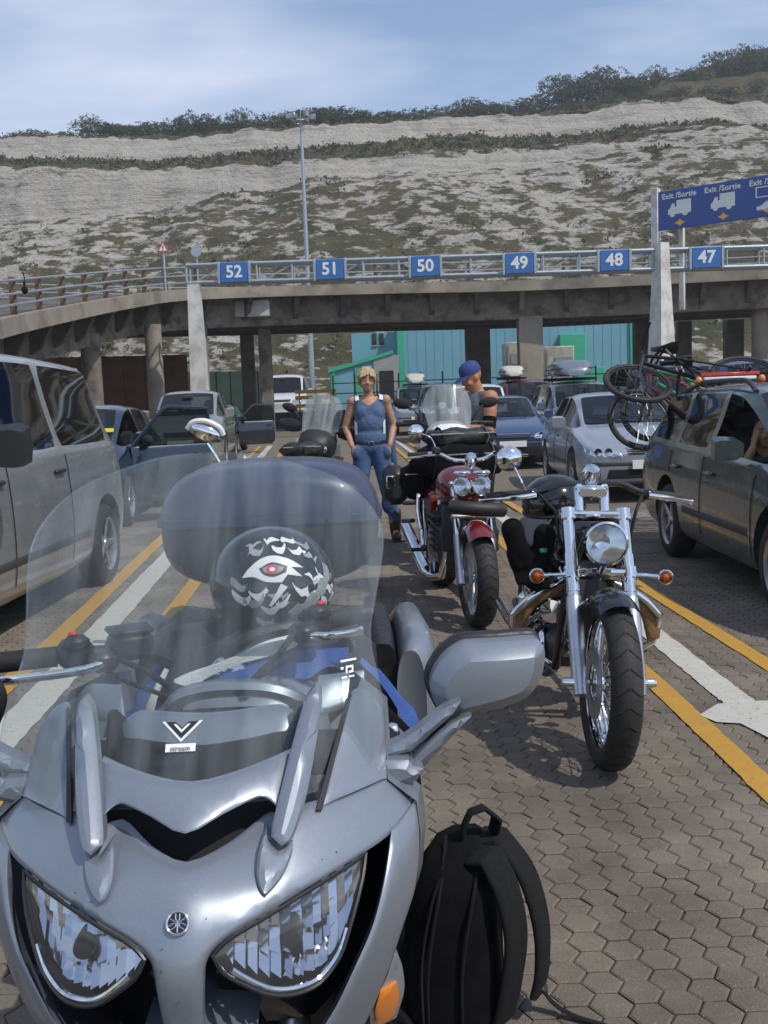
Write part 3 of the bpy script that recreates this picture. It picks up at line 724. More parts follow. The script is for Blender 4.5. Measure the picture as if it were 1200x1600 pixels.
# ------------------------------------------------------------------ exit sign
A = at(1029, 331, 48.4); B = at(1200, 306, 45.4); d = B-A; d.z = 0; d.normalize(); n_ = V((d.y, -d.x, 0))
ex = thing('exit_sign', 'long navy Exit/Sortie sign with white lorry symbols on tall white posts above the viaduct', 'road sign', (A.x, A.y, 0), math.atan2(d.y, d.x))
LB = 9.5; zc_ = A.z
b = MB(); b.box((LB/2, 0, zc_), (LB, .14, 1.74), bev=.02); b.build('board', 'sign_navy', ex)
for x, z0, zt_ in ((-.16, 5.4, zc_+1.08), (LB+.2, 5.4, zc_+1.08)):
    b = MB(); b.box((x, .05, (z0+zt_)/2), (.34, .34, zt_-z0), bev=.03); b.build('post', 'white_steel', ex)
b = MB(); b.box((.75, .9, (zc_+4.9)/2+.2), (.24, .24, zc_-4.9), bev=.03); b.box((.3, .45, zc_-1.02), (.14, 1.1, .12)); b.box((.0, .28, zc_-1.02), (.7, .1, .1)); b.build('back_post', 'white_steel', ex)
def plate(poly, x, z, matn, nm, dep=.075):
    b = MB(); b.prism([(x+p[0], z+p[1]) for p in poly], lambda u, v, w: V((u, -w, v)), dep-.02, dep+.01); return b.build(nm, matn, ex, smooth=False)
truck = [(-.62, -.22), (-.62, .02), (-.52, .1), (-.40, .34), (-.26, .34), (-.26, .16), (-.16, .16), (-.16, .48), (.62, .48), (.62, -.22), (.46, -.22), (.42, -.33), (.30, -.36), (.2, -.33), (.16, -.22), (-.24, -.22), (-.28, -.33), (-.38, -.36), (-.48, -.33), (-.52, -.22)]
for i, xc in enumerate((1.02, 3.0, 4.98, 6.96)):
    text('Exit /Sortie', .335, MX.Translation((xc-.02, -.085, zc_+.60))@FRONT, 'sign_white', ex, 'lettering', .012, .008, 1.05)
    if i < 2: plate([(p[0]*.86, p[1]*.86) for p in truck], xc, zc_-.03, 'sign_white', 'lorry_symbol')
    else:
        plate([(-.55, -.02), (.75, -.02), (.75, .44), (-.55, .44)], xc, zc_-.02, 'sign_white', 'panel_border')
        plate([(-.49, .03), (.69, .03), (.69, .39), (-.49, .39)], xc, zc_-.02, 'sign_navy', 'panel_inner', .085)
        plate([(-.5, -.55), (-.5, -.4), (-.3, -.36), (-.1, -.2), (.35, -.2), (.55, -.36), (.7, -.4), (.7, -.55)], xc, zc_-.02, 'sign_white', 'car_symbol')
    plate([(-.26, 0), (-.09, .07), (0, .17), (.09, .07), (.26, 0), (.09, -.07), (0, -.15), (-.09, -.07)], xc+.02, zc_-.62, 'sign_yellow', 'arrow_mark')
# ------------------------------------------------------------------ turquoise terminal building
bl = thing('terminal_building', 'turquoise clad terminal building with bright green trim under the viaduct', 'building', (0, 0, 0))
a0 = at(622, 505, 78); a1 = at(1000, 495, 76); hz = 6.95
b = MB(); b.box(((a0.x+a1.x)/2, 84, hz/2), (a1.x-a0.x, 12, hz), bev=.03); b.build('wall', 'turquoise_cladding', bl)
b = MB(); b.box(((a0.x+a1.x)/2, 84, hz+.3), (a1.x-a0.x+.3, 12.3, .95), bev=.05); b.build('fascia', 'green_trim', bl)
b = MB(); b.box((a0.x+.15, 77.95, hz/2), (.55, .3, hz), bev=.03); b.build('corner_trim', 'green_trim', bl); MB().box((a1.x-.1, 77.95, hz/2), (.4, .3, hz), bev=.03).build('corner_trim', 'green_trim', bl)
for k in range(26):
    x = a0.x+.7+(a1.x-a0.x-1.0)*k/25
    o = MB().box((x, 77.992, hz/2), (.05, .03, hz-.4)).build('cladding_rib', 'turquoise_cladding', bl)
c = at(893, 535, 77.8); b = MB(); b.box((c.x, 77.6, 2.9), (1.9, .8, 5.8), bev=.04); b.box((c.x+1.3, 77.5, 1.6), (2.0, .9, 3.4), bev=.04); b.build('porch', 'green_trim', bl)
c = at(592, 540, 80); b = MB(); b.box((c.x-.3, 83, 3.3), (3.6, 6, 6.6), bev=.03); b.build('side_block', 'turquoise_cladding', bl)
for px in (585, 596): c = at(px, 530, 79.96); f = MB().box((c.x, 79.97, c.z), (.34, .1, .9)).build('window', 'window_glass', bl); MB().box((c.x, 79.95, c.z-.5), (.44, .14, .08)).build('sill', 'grey_cladding', f)
c0 = at(515, 575, 74); c1 = at(612, 552, 74)
b = MB(); b.prism([(c0.x, 0), (c1.x, 0), (c1.x, 4.75), (c0.x+1.6, 3.95), (c0.x, 3.75)], lambda u, v, w: V((u, w, v)), 74, 79); b.build('lean_to', 'turquoise_cladding', bl, smooth=False)
b = MB(); b.prism([(c0.x-.1, 3.5), (c0.x-.1, 3.85), (c0.x+1.6, 4.15), (c1.x+.1, 4.95), (c1.x+.1, 4.7), (c0.x+1.6, 3.9)], lambda u, v, w: V((u, w, v)), 73.8, 79.1); b.build('verge', 'green_trim', bl, smooth=False)
b = MB(); b.box((c0.x+2.0, 73.95, 1.9), (.4, .12, 3.8)); b.build('post_trim', 'green_trim', bl); MB().box((c0.x+.2, 73.95, 1.8), (.3, .12, 3.6)).build('post_trim', 'green_trim', bl)
c = at(604, 585, 73.9); b = MB(); b.box((c.x, 74.0, 2.3), (1.8, .2, 4.6)); b.build('entrance_bay', 'grey_cladding', bl); MB().box((c.x, 73.88, 1.9), (1.0, .1, 3.2)).build('door', 'dark_opening', bl)
# site cabins
def cabin(px0, px1, pt, Y, lab, nm='site_cabin', stack=2):
    x0 = at(px0, pt, Y); x1 = at(px1, pt, Y); h = x0.z; t = thing(nm, lab, 'cabin', ((x0.x+x1.x)/2, Y, 0)); w = x1.x-x0.x
    for i in range(stack):
        MB().box((0, 1.1, h/stack*(i+.5)), (w, 2.2, h/stack-.05), bev=.05).build('module', 'cabinet_white', t)
        MB().box((w*.12, -.02, h/stack*(i+.55)), (w*.6, .08, h/stack*.3), bev=.02).build('window' if stack == 1 or i else 'hatch', 'window_glass' if i and w > 2 else 'grey_cladding', t)
    MB().box((-w/2+.15, -.04, h/2), (.12, .1, h*.9)).build('drain_pipe', 'grey_cladding', t)
cabin(790, 811, 534, 63, 'narrow stack of off white cabinets left of the lit concrete column')
cabin(851, 897, 541, 64, 'pair of off white cabins stacked right of the lit concrete column')
MB
# brown hoarding, green sheeting, kerb wall, railings
def wallthing(nm, lab, cat, pa, pb, h, th, matn, n_pan, part='panel'):
    a = V(pa); b_ = V(pb); d = b_-a; L = d.length; t = thing(nm, lab, cat, a, math.atan2(d.y, d.x))
    for i in range(n_pan):
        MB().box((L*(i+.5)/n_pan, rnd.uniform(-.01, .01), h/2), (L/n_pan-.02, th, h)).build(part, matn, t)
        MB().box((L*i/n_pan, -th*.5-.05, h/2), (.1, .08, h+.05)).build('post', matn, t)
    return t
c0 = at(118, 560, 54); c1 = at(292, 558, 56); wallthing('hoarding', 'tall rust brown hoarding behind the round columns at the left', 'hoarding', (c0.x-4, 53, 0), (c1.x, 56, 0), 4.25, .12, 'rust_hoarding', 9)
c0 = at(320, 585, 62); c1 = at(425, 580, 64); wallthing('site_screen', 'dark green sheeted screen fence behind the gantry leg', 'fence', (c0.x-1, 62, 0), (c1.x, 64, 0), 3.5, .1, 'green_sheet', 6)
c0 = at(425, 610, 60); c1 = at(640, 600, 62); t = thing('kerb_wall', 'low dark kerb wall across the end of the lanes behind the woman', 'wall', (c0.x, 60, 0), math.atan2(2, c1.x-c0.x))
for i in range(9): MB().box((.9*(i+.5), 0, .45), (.88, .5, .95), bev=.03).build('block', 'kerb_stone', t)
t = thing('railing', 'thin dark metal railing on the low kerb wall before the turquoise building', 'railing', (at(520, 600, 61).x, 61.2, 0))
for h in (1.3, 1.9, 2.5): MB().tube([(0, 0, h), (17, 0, h)], .03, 6).build('rail', 'dark_steel', t)
pm = None
for i in range(14):
    if pm is None: o = MB().cyl((0, 0, 0), (0, 0, 3.0), .05, n=6).build('post', 'dark_steel', t); pm = o.data
    else: o = obj_from(pm, 'post', t)
    o.location = (i*1.3, 0, 0)
c = at(492, 606, 62); t = thing('safety_barrier', 'yellow barrier standing left of the woman beyond the kerb wall', 'barrier', (c.x, 62.5, 0))
for h in (1.25, 1.75, 2.1): MB().box((0, 0, h), (2.5, .08, .22), bev=.02).build('board', 'yellow_plastic', t)
for x in (-1, 0, 1): MB().box((x, .08, 1.1), (.1, .1, 2.2)).build('post', 'yellow_plastic', t)
# lighting mast
a = at(470, 186, 75); z = a.z; base = at(492, 610, 75); t = thing('lighting_mast', 'very tall grey lighting mast rising in front of the white cliff', 'lamp post', (a.x, 75, 0))
MB().lathe([(.22, 0), (.2, 4), (.15, z*.6), (.10, z)], (0, 0, 0), (0, 0, 1), 12).build('pole', 'galvanised', t)
MB().torus((0, 0, z-.2), (0, 0, 1), .55, .06, 20, 6).build('head_ring', 'galvanised', t)
for i in range(6):
    an = i*math.pi/3; MB().box((math.cos(an)*.85, math.sin(an)*.5, z+.1+.1*(i % 2)), (.42, .3, .4), MX.Rotation(an, 3, 'Z'), .04).build('floodlight', 'steel_grey', t)
b = MB(); b.box((0, 0, z), (1.6, .08, .08)); b.box((0, 0, z), (.08, .9, .08)); b.cyl((0, 0, z), (0, 0, z+.6), .03); b.build('crossarm', 'galvanised', t)
# warning sign and round sign on the ramp
p, q = along(dist[26]); c = at(250, 383, 44.0)
t = thing('warning_sign', 'triangular warning sign on a grey pole beside the ramp railing', 'road sign', (c.x, 44.6, 6.0))
MB().cyl((0, .05, 0), (0, .05, c.z-5.6), .05, n=8).build('pole', 'galvanised', t)
zz_ = c.z-6.0; b = MB(); b.prism([(-.27, -.21), (.27, -.21), (0, .27)], lambda u, v, w: V((u, -w, v+zz_)), 0, .03); b.build('plate', 'red_plastic', t, smooth=False)
b = MB(); b.prism([(-.17, -.15), (.17, -.15), (0, .16)], lambda u, v, w: V((u, -w, v+zz_)), .03, .04); b.build('sign_face', 'sign_white', t, smooth=False)
b = MB(); b.prism([(-.022, -.06), (.022, -.06), (.028, .07), (-.028, .07)], lambda u, v, w: V((u, -w, v+zz_)), .04, .046); b.prism([(-.022, -.12), (.022, -.12), (.022, -.08), (-.022, -.08)], lambda u, v, w: V((u, -w, v+zz_)), .04, .046); b.build('symbol', 'decal_black', t, smooth=False)
c = at(304, 391, 46.5); t = thing('round_sign', 'small round grey sign seen from behind above the left end of the gantry', 'road sign', (c.x, 46.9, 6.4))
MB().cyl((0, .05, 0), (0, .05, c.z-6.3), .04, n=8).build('pole', 'galvanised', t); MB().lathe([(0, 0), (.24, 0), (.24, .03), (0, .03)], (0, 0, c.z-6.4), (0, -1, 0), 20).build('plate', 'galvanised', t)
c = at(42, 447, 29.2); t = thing('rubbish_sack', 'black sack hung on the ramp railing at the far left', 'sack', (c.x, 29.0, c.z-.25)); t.scale = (.75, .75, .75)
MB().ell((0, 0, .16), (.12, .10, .15)).ell((0, 0, .4), (.045, .04, .09)).build('bag', 'black_cloth', t); MB().tube([(0, 0, .45), (.02, 0, .62), (-.02, 0, .8)], .02, 6).build('tie', 'black_cloth', t)
# ------------------------------------------------------------------ vehicles
def carpaint(name, col, metal=.22, rough=.3, dirt=.25):
    m = mat(name, col, rough, metal, .05, 4, coat=.8, rv=.06, col2=tuple(c*.8+.02 for c in col), c2s=2.2, c2p=(.5, .75)); return name
for nm, c in (('paint_silver_grey', (.205, .22, .23)), ('paint_dark_blue', (.010, .022, .040)), ('paint_beige', (.26, .25, .21)), ('paint_silver', (.30, .32, .36)), ('paint_green_grey', (.038, .058, .058)),
              ('paint_blue', (.025, .055, .14)), ('paint_white', (.7, .7, .7)), ('paint_maroon', (.12, .015, .025)), ('paint_black_blue', (.018, .022, .032)), ('paint_steel', (.16, .19, .23))): carpaint(nm, c)
mat('seat_fabric', (.05, .05, .055), .85, 0, .2, 20); mat('interior_plastic', (.035, .035, .038), .7, 0, .15); mat('well_black', (.01, .01, .01), .9, 0, .1)
mat('wheel_alloy', (.42, .43, .44), .35, .8, .08, rv=.1); mat('lamp_chrome', (.8, .82, .84), .12, .9, .05, 30)
mat('trim_grey', (.045, .047, .05), .6, 0, .15, 10, bump=.1, bs=300)
# station: y, z_low, z_belt, z_top, half width low, half width belt, half width top
TYPES = {
 'estate': dict(L=4.57, r=.315, axles=(.92, 3.43), st=[(0, .30, .60, .62, .55, .52, .40), (.05, .24, .66, .69, .74, .70, .5), (.30, .20, .73, .78, .85, .80, .62), (.95, .19, .86, .93, .865, .82, .66), (1.28, .19, .90, .975, .865, .82, .66),
    (2.02, .19, .915, 1.405, .865, .82, .60), (2.25, .19, .92, 1.445, .865, .82, .60), (2.40, .19, .925, 1.455, .865, .82, .60), (2.50, .19, .928, 1.46, .865, .82, .60), (3.28, .19, .94, 1.46, .865, .82, .60), (3.38, .19, .945, 1.455, .865, .82, .60),
    (4.10, .21, .96, 1.42, .86, .80, .59), (4.22, .23, .97, 1.40, .85, .79, .58), (4.40, .26, .97, 1.24, .83, .77, .56), (4.55, .30, .94, .98, .78, .73, .54), (4.59, .36, .72, .75, .70, .66, .5)], cowl=4, rf=5, side=[(4, 5), (5, 7), (8, 9), (10, 11)], rear=(12, 14)),
 'hatch': dict(L=3.9, r=.30, axles=(.80, 3.26), st=[(0, .30, .60, .62, .52, .48, .36), (.05, .24, .66, .69, .70, .66, .48), (.28, .20, .74, .80, .81, .76, .58), (.80, .19, .87, .95, .83, .78, .62), (1.0, .19, .91, .99, .83, .78, .62),
    (1.72, .19, .92, 1.40, .83, .78, .56), (1.95, .19, .925, 1.445, .83, .78, .56), (2.12, .19, .93, 1.455, .83, .78, .56), (2.21, .19, .93, 1.455, .83, .78, .56), (2.92, .19, .945, 1.43, .83, .78, .56), (3.02, .19, .95, 1.425, .83, .78, .56),
    (3.40, .21, .96, 1.37, .82, .76, .55), (3.50, .23, .965, 1.34, .81, .75, .54), (3.72, .27, .96, 1.12, .79, .73, .53), (3.86, .30, .92, .95, .74, .69, .5), (3.9, .36, .72, .75, .66, .62, .46)], cowl=4, rf=5, side=[(4, 5), (5, 7), (8, 9), (10, 11)], rear=(12, 14)),
 'sedan': dict(L=4.73, r=.315, axles=(.93, 3.68), st=[(0, .30, .60, .62, .56, .53, .40), (.05, .24, .66, .69, .77, .73, .5), (.30, .20, .73, .79, .88, .83, .64), (.95, .19, .86, .94, .905, .85, .68), (1.30, .19, .91, .985, .905, .85, .68),
    (2.10, .19, .925, 1.375, .905, .85, .60), (2.35, .19, .93, 1.42, .905, .85, .60), (2.52, .19, .935, 1.43, .905, .85, .60), (2.62, .19, .937, 1.43, .905, .85, .60), (3.32, .19, .95, 1.40, .905, .85, .60), (3.42, .19, .955, 1.39, .905, .85, .60),
    (3.62, .20, .96, 1.34, .90, .84, .59), (3.72, .21, .965, 1.31, .90, .84, .59), (4.25, .25, .98, 1.05, .88, .82, .6), (4.66, .30, .96, 1.0, .82, .77, .56), (4.73, .36, .74, .77, .74, .7, .5)], cowl=4, rf=5, side=[(4, 5), (5, 7), (8, 9), (10, 11)], rear=(12, 13)),
 'suv': dict(L=4.6, r=.36, axles=(.88, 3.55), st=[(0, .42, .78, .80, .60, .58, .44), (.05, .36, .90, .93, .80, .78, .6), (.25, .32, 1.02, 1.06, .89, .86, .7), (.90, .31, 1.10, 1.16, .90, .87, .72), (1.20, .31, 1.13, 1.19, .90, .87, .72),
    (1.70, .31, 1.14, 1.70, .90, .87, .66), (1.95, .31, 1.14, 1.77, .90, .87, .66), (2.25, .31, 1.15, 1.79, .90, .87, .66), (2.35, .31, 1.15, 1.79, .90, .87, .66), (3.15, .31, 1.15, 1.79, .90, .87, .66), (3.25, .31, 1.15, 1.79, .90, .87, .66),
    (4.20, .33, 1.16, 1.77, .89, .86, .66), (4.34, .34, 1.16, 1.75, .88, .85, .65), (4.50, .36, 1.14, 1.45, .86, .83, .63), (4.57, .38, 1.10, 1.14, .82, .79, .6), (4.6, .42, .85, .88, .76, .74, .55)], cowl=4, rf=5, side=[(4, 5), (5, 7), (8, 9), (10, 11)], rear=(12, 14)),
 'van': dict(L=4.75, r=.335, axles=(.88, 4.08-.0), st=[(0, .32, .78, .80, .60, .57, .44), (.05, .26, .86, .90, .80, .76, .56), (.25, .22, .98, 1.02, .92, .87, .70), (.62, .21, 1.08, 1.14, .95, .90, .76), (.78, .21, 1.12, 1.18, .95, .91, .77),
    (1.45, .21, 1.13, 1.76, .95, .915, .70), (1.75, .21, 1.13, 1.85, .95, .915, .70), (2.02, .21, 1.13, 1.88, .95, .915, .70), (2.17, .21, 1.13, 1.885, .95, .915, .70), (3.12, .21, 1.13, 1.885, .95, .915, .70), (3.22, .21, 1.13, 1.885, .95, .915, .70),
    (4.36, .24, 1.13, 1.85, .945, .91, .69), (4.47, .26, 1.13, 1.83, .94, .90, .68), (4.66, .30, 1.12, 1.50, .92, .88, .66), (4.74, .34, 1.08, 1.10, .88, .84, .62), (4.76, .40, .85, .88, .82, .78, .58)], cowl=4, rf=5, side=[(4, 5), (5, 7), (8, 9), (10, 11)], rear=(12, 14)),
}
def ring(st):
    y, zl, zb, zt, wl, wb, wt = st; h = zb-zl; c = zt-zb; up = min(1, c/.3)
    half = [(0, zl), (wl*.55, zl), (wl*.93, zl+.02), (wl*.985, zl+.14*h), (wl, zl+.42*h), (wl*.992, zl+.72*h), (wb*1.012, zl+.9*h), (wb, zb),
            (wb-.03*up-.04*(1-up), zb+.045*up+.25*c*(1-up)), (wb-.05*up-.11*(1-up)-(wb-wt-.05)*.42*up, zb+c*(.47*up+.35*(1-up))), (wt+.035*up, zb+c*(.86*up+.6*(1-up))), (wt-.04, zb+c*(.955*up+.8*(1-up))), (wt*.5, zb+c*(.995*up+.95*(1-up))), (0, zt)]
    pts = [V((x, y, z)) for x, z in half]+[V((-x, y, z)) for x, z in half[-2:0:-1]]
    return pts
def body_mesh(spec):
    st = spec['st']; R_ = [ring(s) for s in st]; n = len(R_[0]); K = len(st)
    vs = [p for r in R_ for p in r]; fs = []; mi = []; crease = {}
    side_iv = set(); [side_iv.update(range(a, b)) for a, b in spec['side']]
    ws = range(spec['cowl'], spec['rf']); rw = range(*spec['rear'])
    def cl(i, j):
        s = j if j <= 12 else 25-j   # strip index from the bottom, 0..12
        if i in side_iv and s in (8, 9) and i not in rw: return 1
        if i in ws and s in (11, 12): return 2
        if i in ws and s in (8, 9): return 1
        if i in rw and s in (11, 12): return 3
        return 0
    for i in range(K-1):
        for j in range(n):
            fs.append((i*n+j, i*n+(j+1) % n, (i+1)*n+(j+1) % n, (i+1)*n+j)); mi.append(cl(i, j))
    h = n//2
    for e, o in ((0, False), (K-1, True)):
        for j in range(h):
            a = e*n; q = (a+j, a+j+1, a+(n-j-1) % n, a+(n-j) % n)
            if j == 0: q = (a, a+1, a+n-1)
            elif j == h-1: q = (a+j, a+j+1, a+n-j)
            fs.append(q if o else q[::-1]); mi.append(0)
    me = bpy.data.meshes.new('body'); me.from_pydata(vs, [], fs)
    me.polygons.foreach_set('material_index', mi)
    fm = {}
    for f, m_ in zip(fs, mi):
        for a, b_ in zip(f, f[1:]+f[:1]): fm.setdefault((min(a, b_), max(a, b_)), []).append(m_)
    ca = me.attributes.new('crease_edge', 'FLOAT', 'EDGE'); val = []
    for e in me.edges:
        k = fm[tuple(sorted(e.vertices))]; v = 1. if len(k) == 2 and k[0] != k[1] else 0.
        a, b_ = e.vertices; j = a % n
        if a//n != b_//n and j in (7, n-7): v = max(v, .35)
        if a//n != b_//n and j in (2, n-2): v = .4
        val.append(v)
    ca.data.foreach_set('value', val)
    cnt = {}
    for f, m_ in zip(fs, mi):
        if m_:
            for a in f: cnt.setdefault((a, m_), 0); cnt[a, m_] += 1
    vc = [0.]*len(vs)
    for (a, m_), c in cnt.items():
        if c == 1: vc[a] = .62
    cv = me.attributes.new('crease_vert', 'FLOAT', 'POINT'); cv.data.foreach_set('value', vc)
    return me
CARM = ['paint_silver', 'car_glass', 'car_glass', 'car_glass', 'well_black']
BODY = {}
def body_parts(kind, lod=2):
    """smoothed shell with wheel arches cut, split into paint, side glass, windscreen, rear glass"""
    if (kind, lod) in BODY: return BODY[kind, lod]
    sp = TYPES[kind]; me = body_mesh(sp)
    for m_ in CARM: me.materials.append(MT[m_])
    o = obj_from(me, 'shell'); sb = o.modifiers.new('s', 'SUBSURF'); sb.levels = lod; sb.render_levels = lod
    cut = MB()
    for a in sp['axles']:
        for s_ in (-1, 1): cut.cyl((s_*1.3, a, sp['r']+.015), (s_*.55, a, sp['r']+.015), sp['r']+.065, n=28)
    c = cut.build('cutter', CARM, smooth=False); c.data.polygons.foreach_set('material_index', [4]*len(c.data.polygons))
    bo = o.modifiers.new('b', 'BOOLEAN'); bo.operation = 'DIFFERENCE'; bo.object = c; bo.solver = 'EXACT'; bo.material_mode = 'INDEX'
    m2 = evald(o); drop(o); drop(c)
    bm = bmesh.new(); bm.from_mesh(m2); bmesh.ops.recalc_face_normals(bm, faces=bm.faces); bm.to_mesh(m2)
    bv = BVHTree.FromBMesh(bm); res = []
    bm.faces.ensure_lookup_table(); VV = [v.co.copy() for v in bm.verts]; FF = [([v.index for v in f.verts], f.material_index, f.calc_center_median()) for f in bm.faces]
    bm.free()
    def sub(cond, name, remap):
        ix = {}; vs = []; fs = []; ms = []
        for vv, mi, c_ in FF:
            if cond(mi, c_):
                g = []
                for v in vv:
                    if v not in ix: ix[v] = len(vs); vs.append(VV[v])
                    g.append(ix[v])
                fs.append(g); ms.append(remap(mi))
        me = bpy.data.meshes.new(name); me.from_pydata(vs, [], fs); me.polygons.foreach_set('material_index', ms); me.shade_smooth(); me.set_sharp_from_angle(angle=R(40)); return me
    res = dict(body=sub(lambda m_, c_: m_ in (0, 4), 'body', lambda m_: 1 if m_ == 4 else 0), wind=sub(lambda m_, c_: m_ == 2, 'windscreen', lambda m_: 0), rear=sub(lambda m_, c_: m_ == 3, 'rear_window', lambda m_: 0), sides=[])
    st = sp['st']
    iv = [(4, 5)]+sp['side'][1:]
    for s_ in (-1, 1):
        for a, b_ in [(4, 7)]+[x for x in sp['side'] if x[0] >= 7]:
            res['sides'].append((s_, a, sub(lambda m_, c_: m_ == 1 and c_.x*s_ > 0 and st[a][0]-.02 < c_.y < st[b_][0]+.02, 'side_window', lambda m_: 0)))
    res['bvh'] = bv; BODY[kind, lod] = res; return res
def wheel_mesh(r, w=.19, style=0, mats=('rubber', 'wheel_alloy', 'well_black')):
    t = MB(); t.lathe([(r*.66, -w/2), (r*.86, -w/2-.004), (r*.96, -w*.42), (r, -w*.25), (r, w*.25), (r*.96, w*.42), (r*.86, w/2+.004), (r*.66, w/2)], (0, 0, 0), (1, 0, 0), 28)
    for gx in (-.25, 0, .25): t.lathe([(r*1.002, gx*w-.004), (r*.985, gx*w), (r*1.002, gx*w+.004)], (0, 0, 0), (1, 0, 0), 28)
    ty = t.build('tyre', mats[0]); tm = ty.data; bpy.data.objects.remove(ty)
    b = MB(); b.lathe([(r*.67, -w/2+.002), (r*.60, -w/2+.02), (r*.58, 0), (r*.60, w/2-.02), (r*.67, w/2-.002)], (0, 0, 0), (1, 0, 0), 28)
    for s_ in (-1, 1):
        b.lathe([(0, s_*(w/2-.02)), (r*.12, s_*(w/2-.02)), (r*.16, s_*(w/2-.04)), (r*.16, s_*(w/2-.07))], (0, 0, 0), (1, 0, 0), 14)
        k = (5, 7, 9)[style % 3]
        for i in range(k):
            a = 2*math.pi*i/k; d = V((0, math.cos(a), math.sin(a)))
            b.tube([V((s_*(w/2-.045), 0, 0))+d*r*.10, V((s_*(w/2-.03), 0, 0))+d*r*.6], [r*.085, r*.07], 6, flat=.5)
        b.lathe([(0, s_*(w/2-.085)), (r*.58, s_*(w/2-.085))], (0, 0, 0), (1, 0, 0), 20, mi=1)
    ri = b.build('rim', [mats[1], mats[2]]); rm = ri.data; bpy.data.objects.remove(ri)
    return tm, rm
WH = {}
def add_wheel(parent, loc, r, style=0, rot=0., w=.19, name='wheel'):
    if (r, style, w) not in WH: WH[r, style, w] = wheel_mesh(r, w, style)
    tm, rm = WH[r, style, w]; o = bpy.data.objects.new(name, None); COL.objects.link(o); o.parent = parent; o.location = loc; o.rotation_euler = (0, 0, rot); o.empty_display_size = .1
    obj_from(tm, 'tyre', o); obj_from(rm, 'rim', o); return o
def cast(bv, axis, o_=.0065):
    """surface function for panels: shoots the outline onto the shell along an axis"""
    def Fy(u, v, w):       # from the front
        h = bv.ray_cast(V((u, -3, v)), V((0, 1, 0))); y = h[0].y if h[0] else .3
        return V((u, y-w-o_, v))
    def Fyr(u, v, w):
        h = bv.ray_cast(V((u, 9, v)), V((0, -1, 0))); y = h[0].y if h[0] else 4.4
        return V((u, y+w+o_, v))
    def side(s):
        def Fx(u, v, w):
            h = bv.ray_cast(V((s*3, u, v)), V((-s, 0, 0))); x = h[0].x*s if h[0] and h[0].x*s > .45 else .8
            return V((s*(x+w+o_), u, v))
        return Fx
    return {'f': Fy, 'r': Fyr, 'l': side(-1), 'R': side(1)}[axis]
def rects(b, F, u0, u1, v0, v1, **k): return b.panel([(u0, v0), (u1, v0), (u1, v1), (u0, v1)], F, smooth=0, sub=.06, **k)
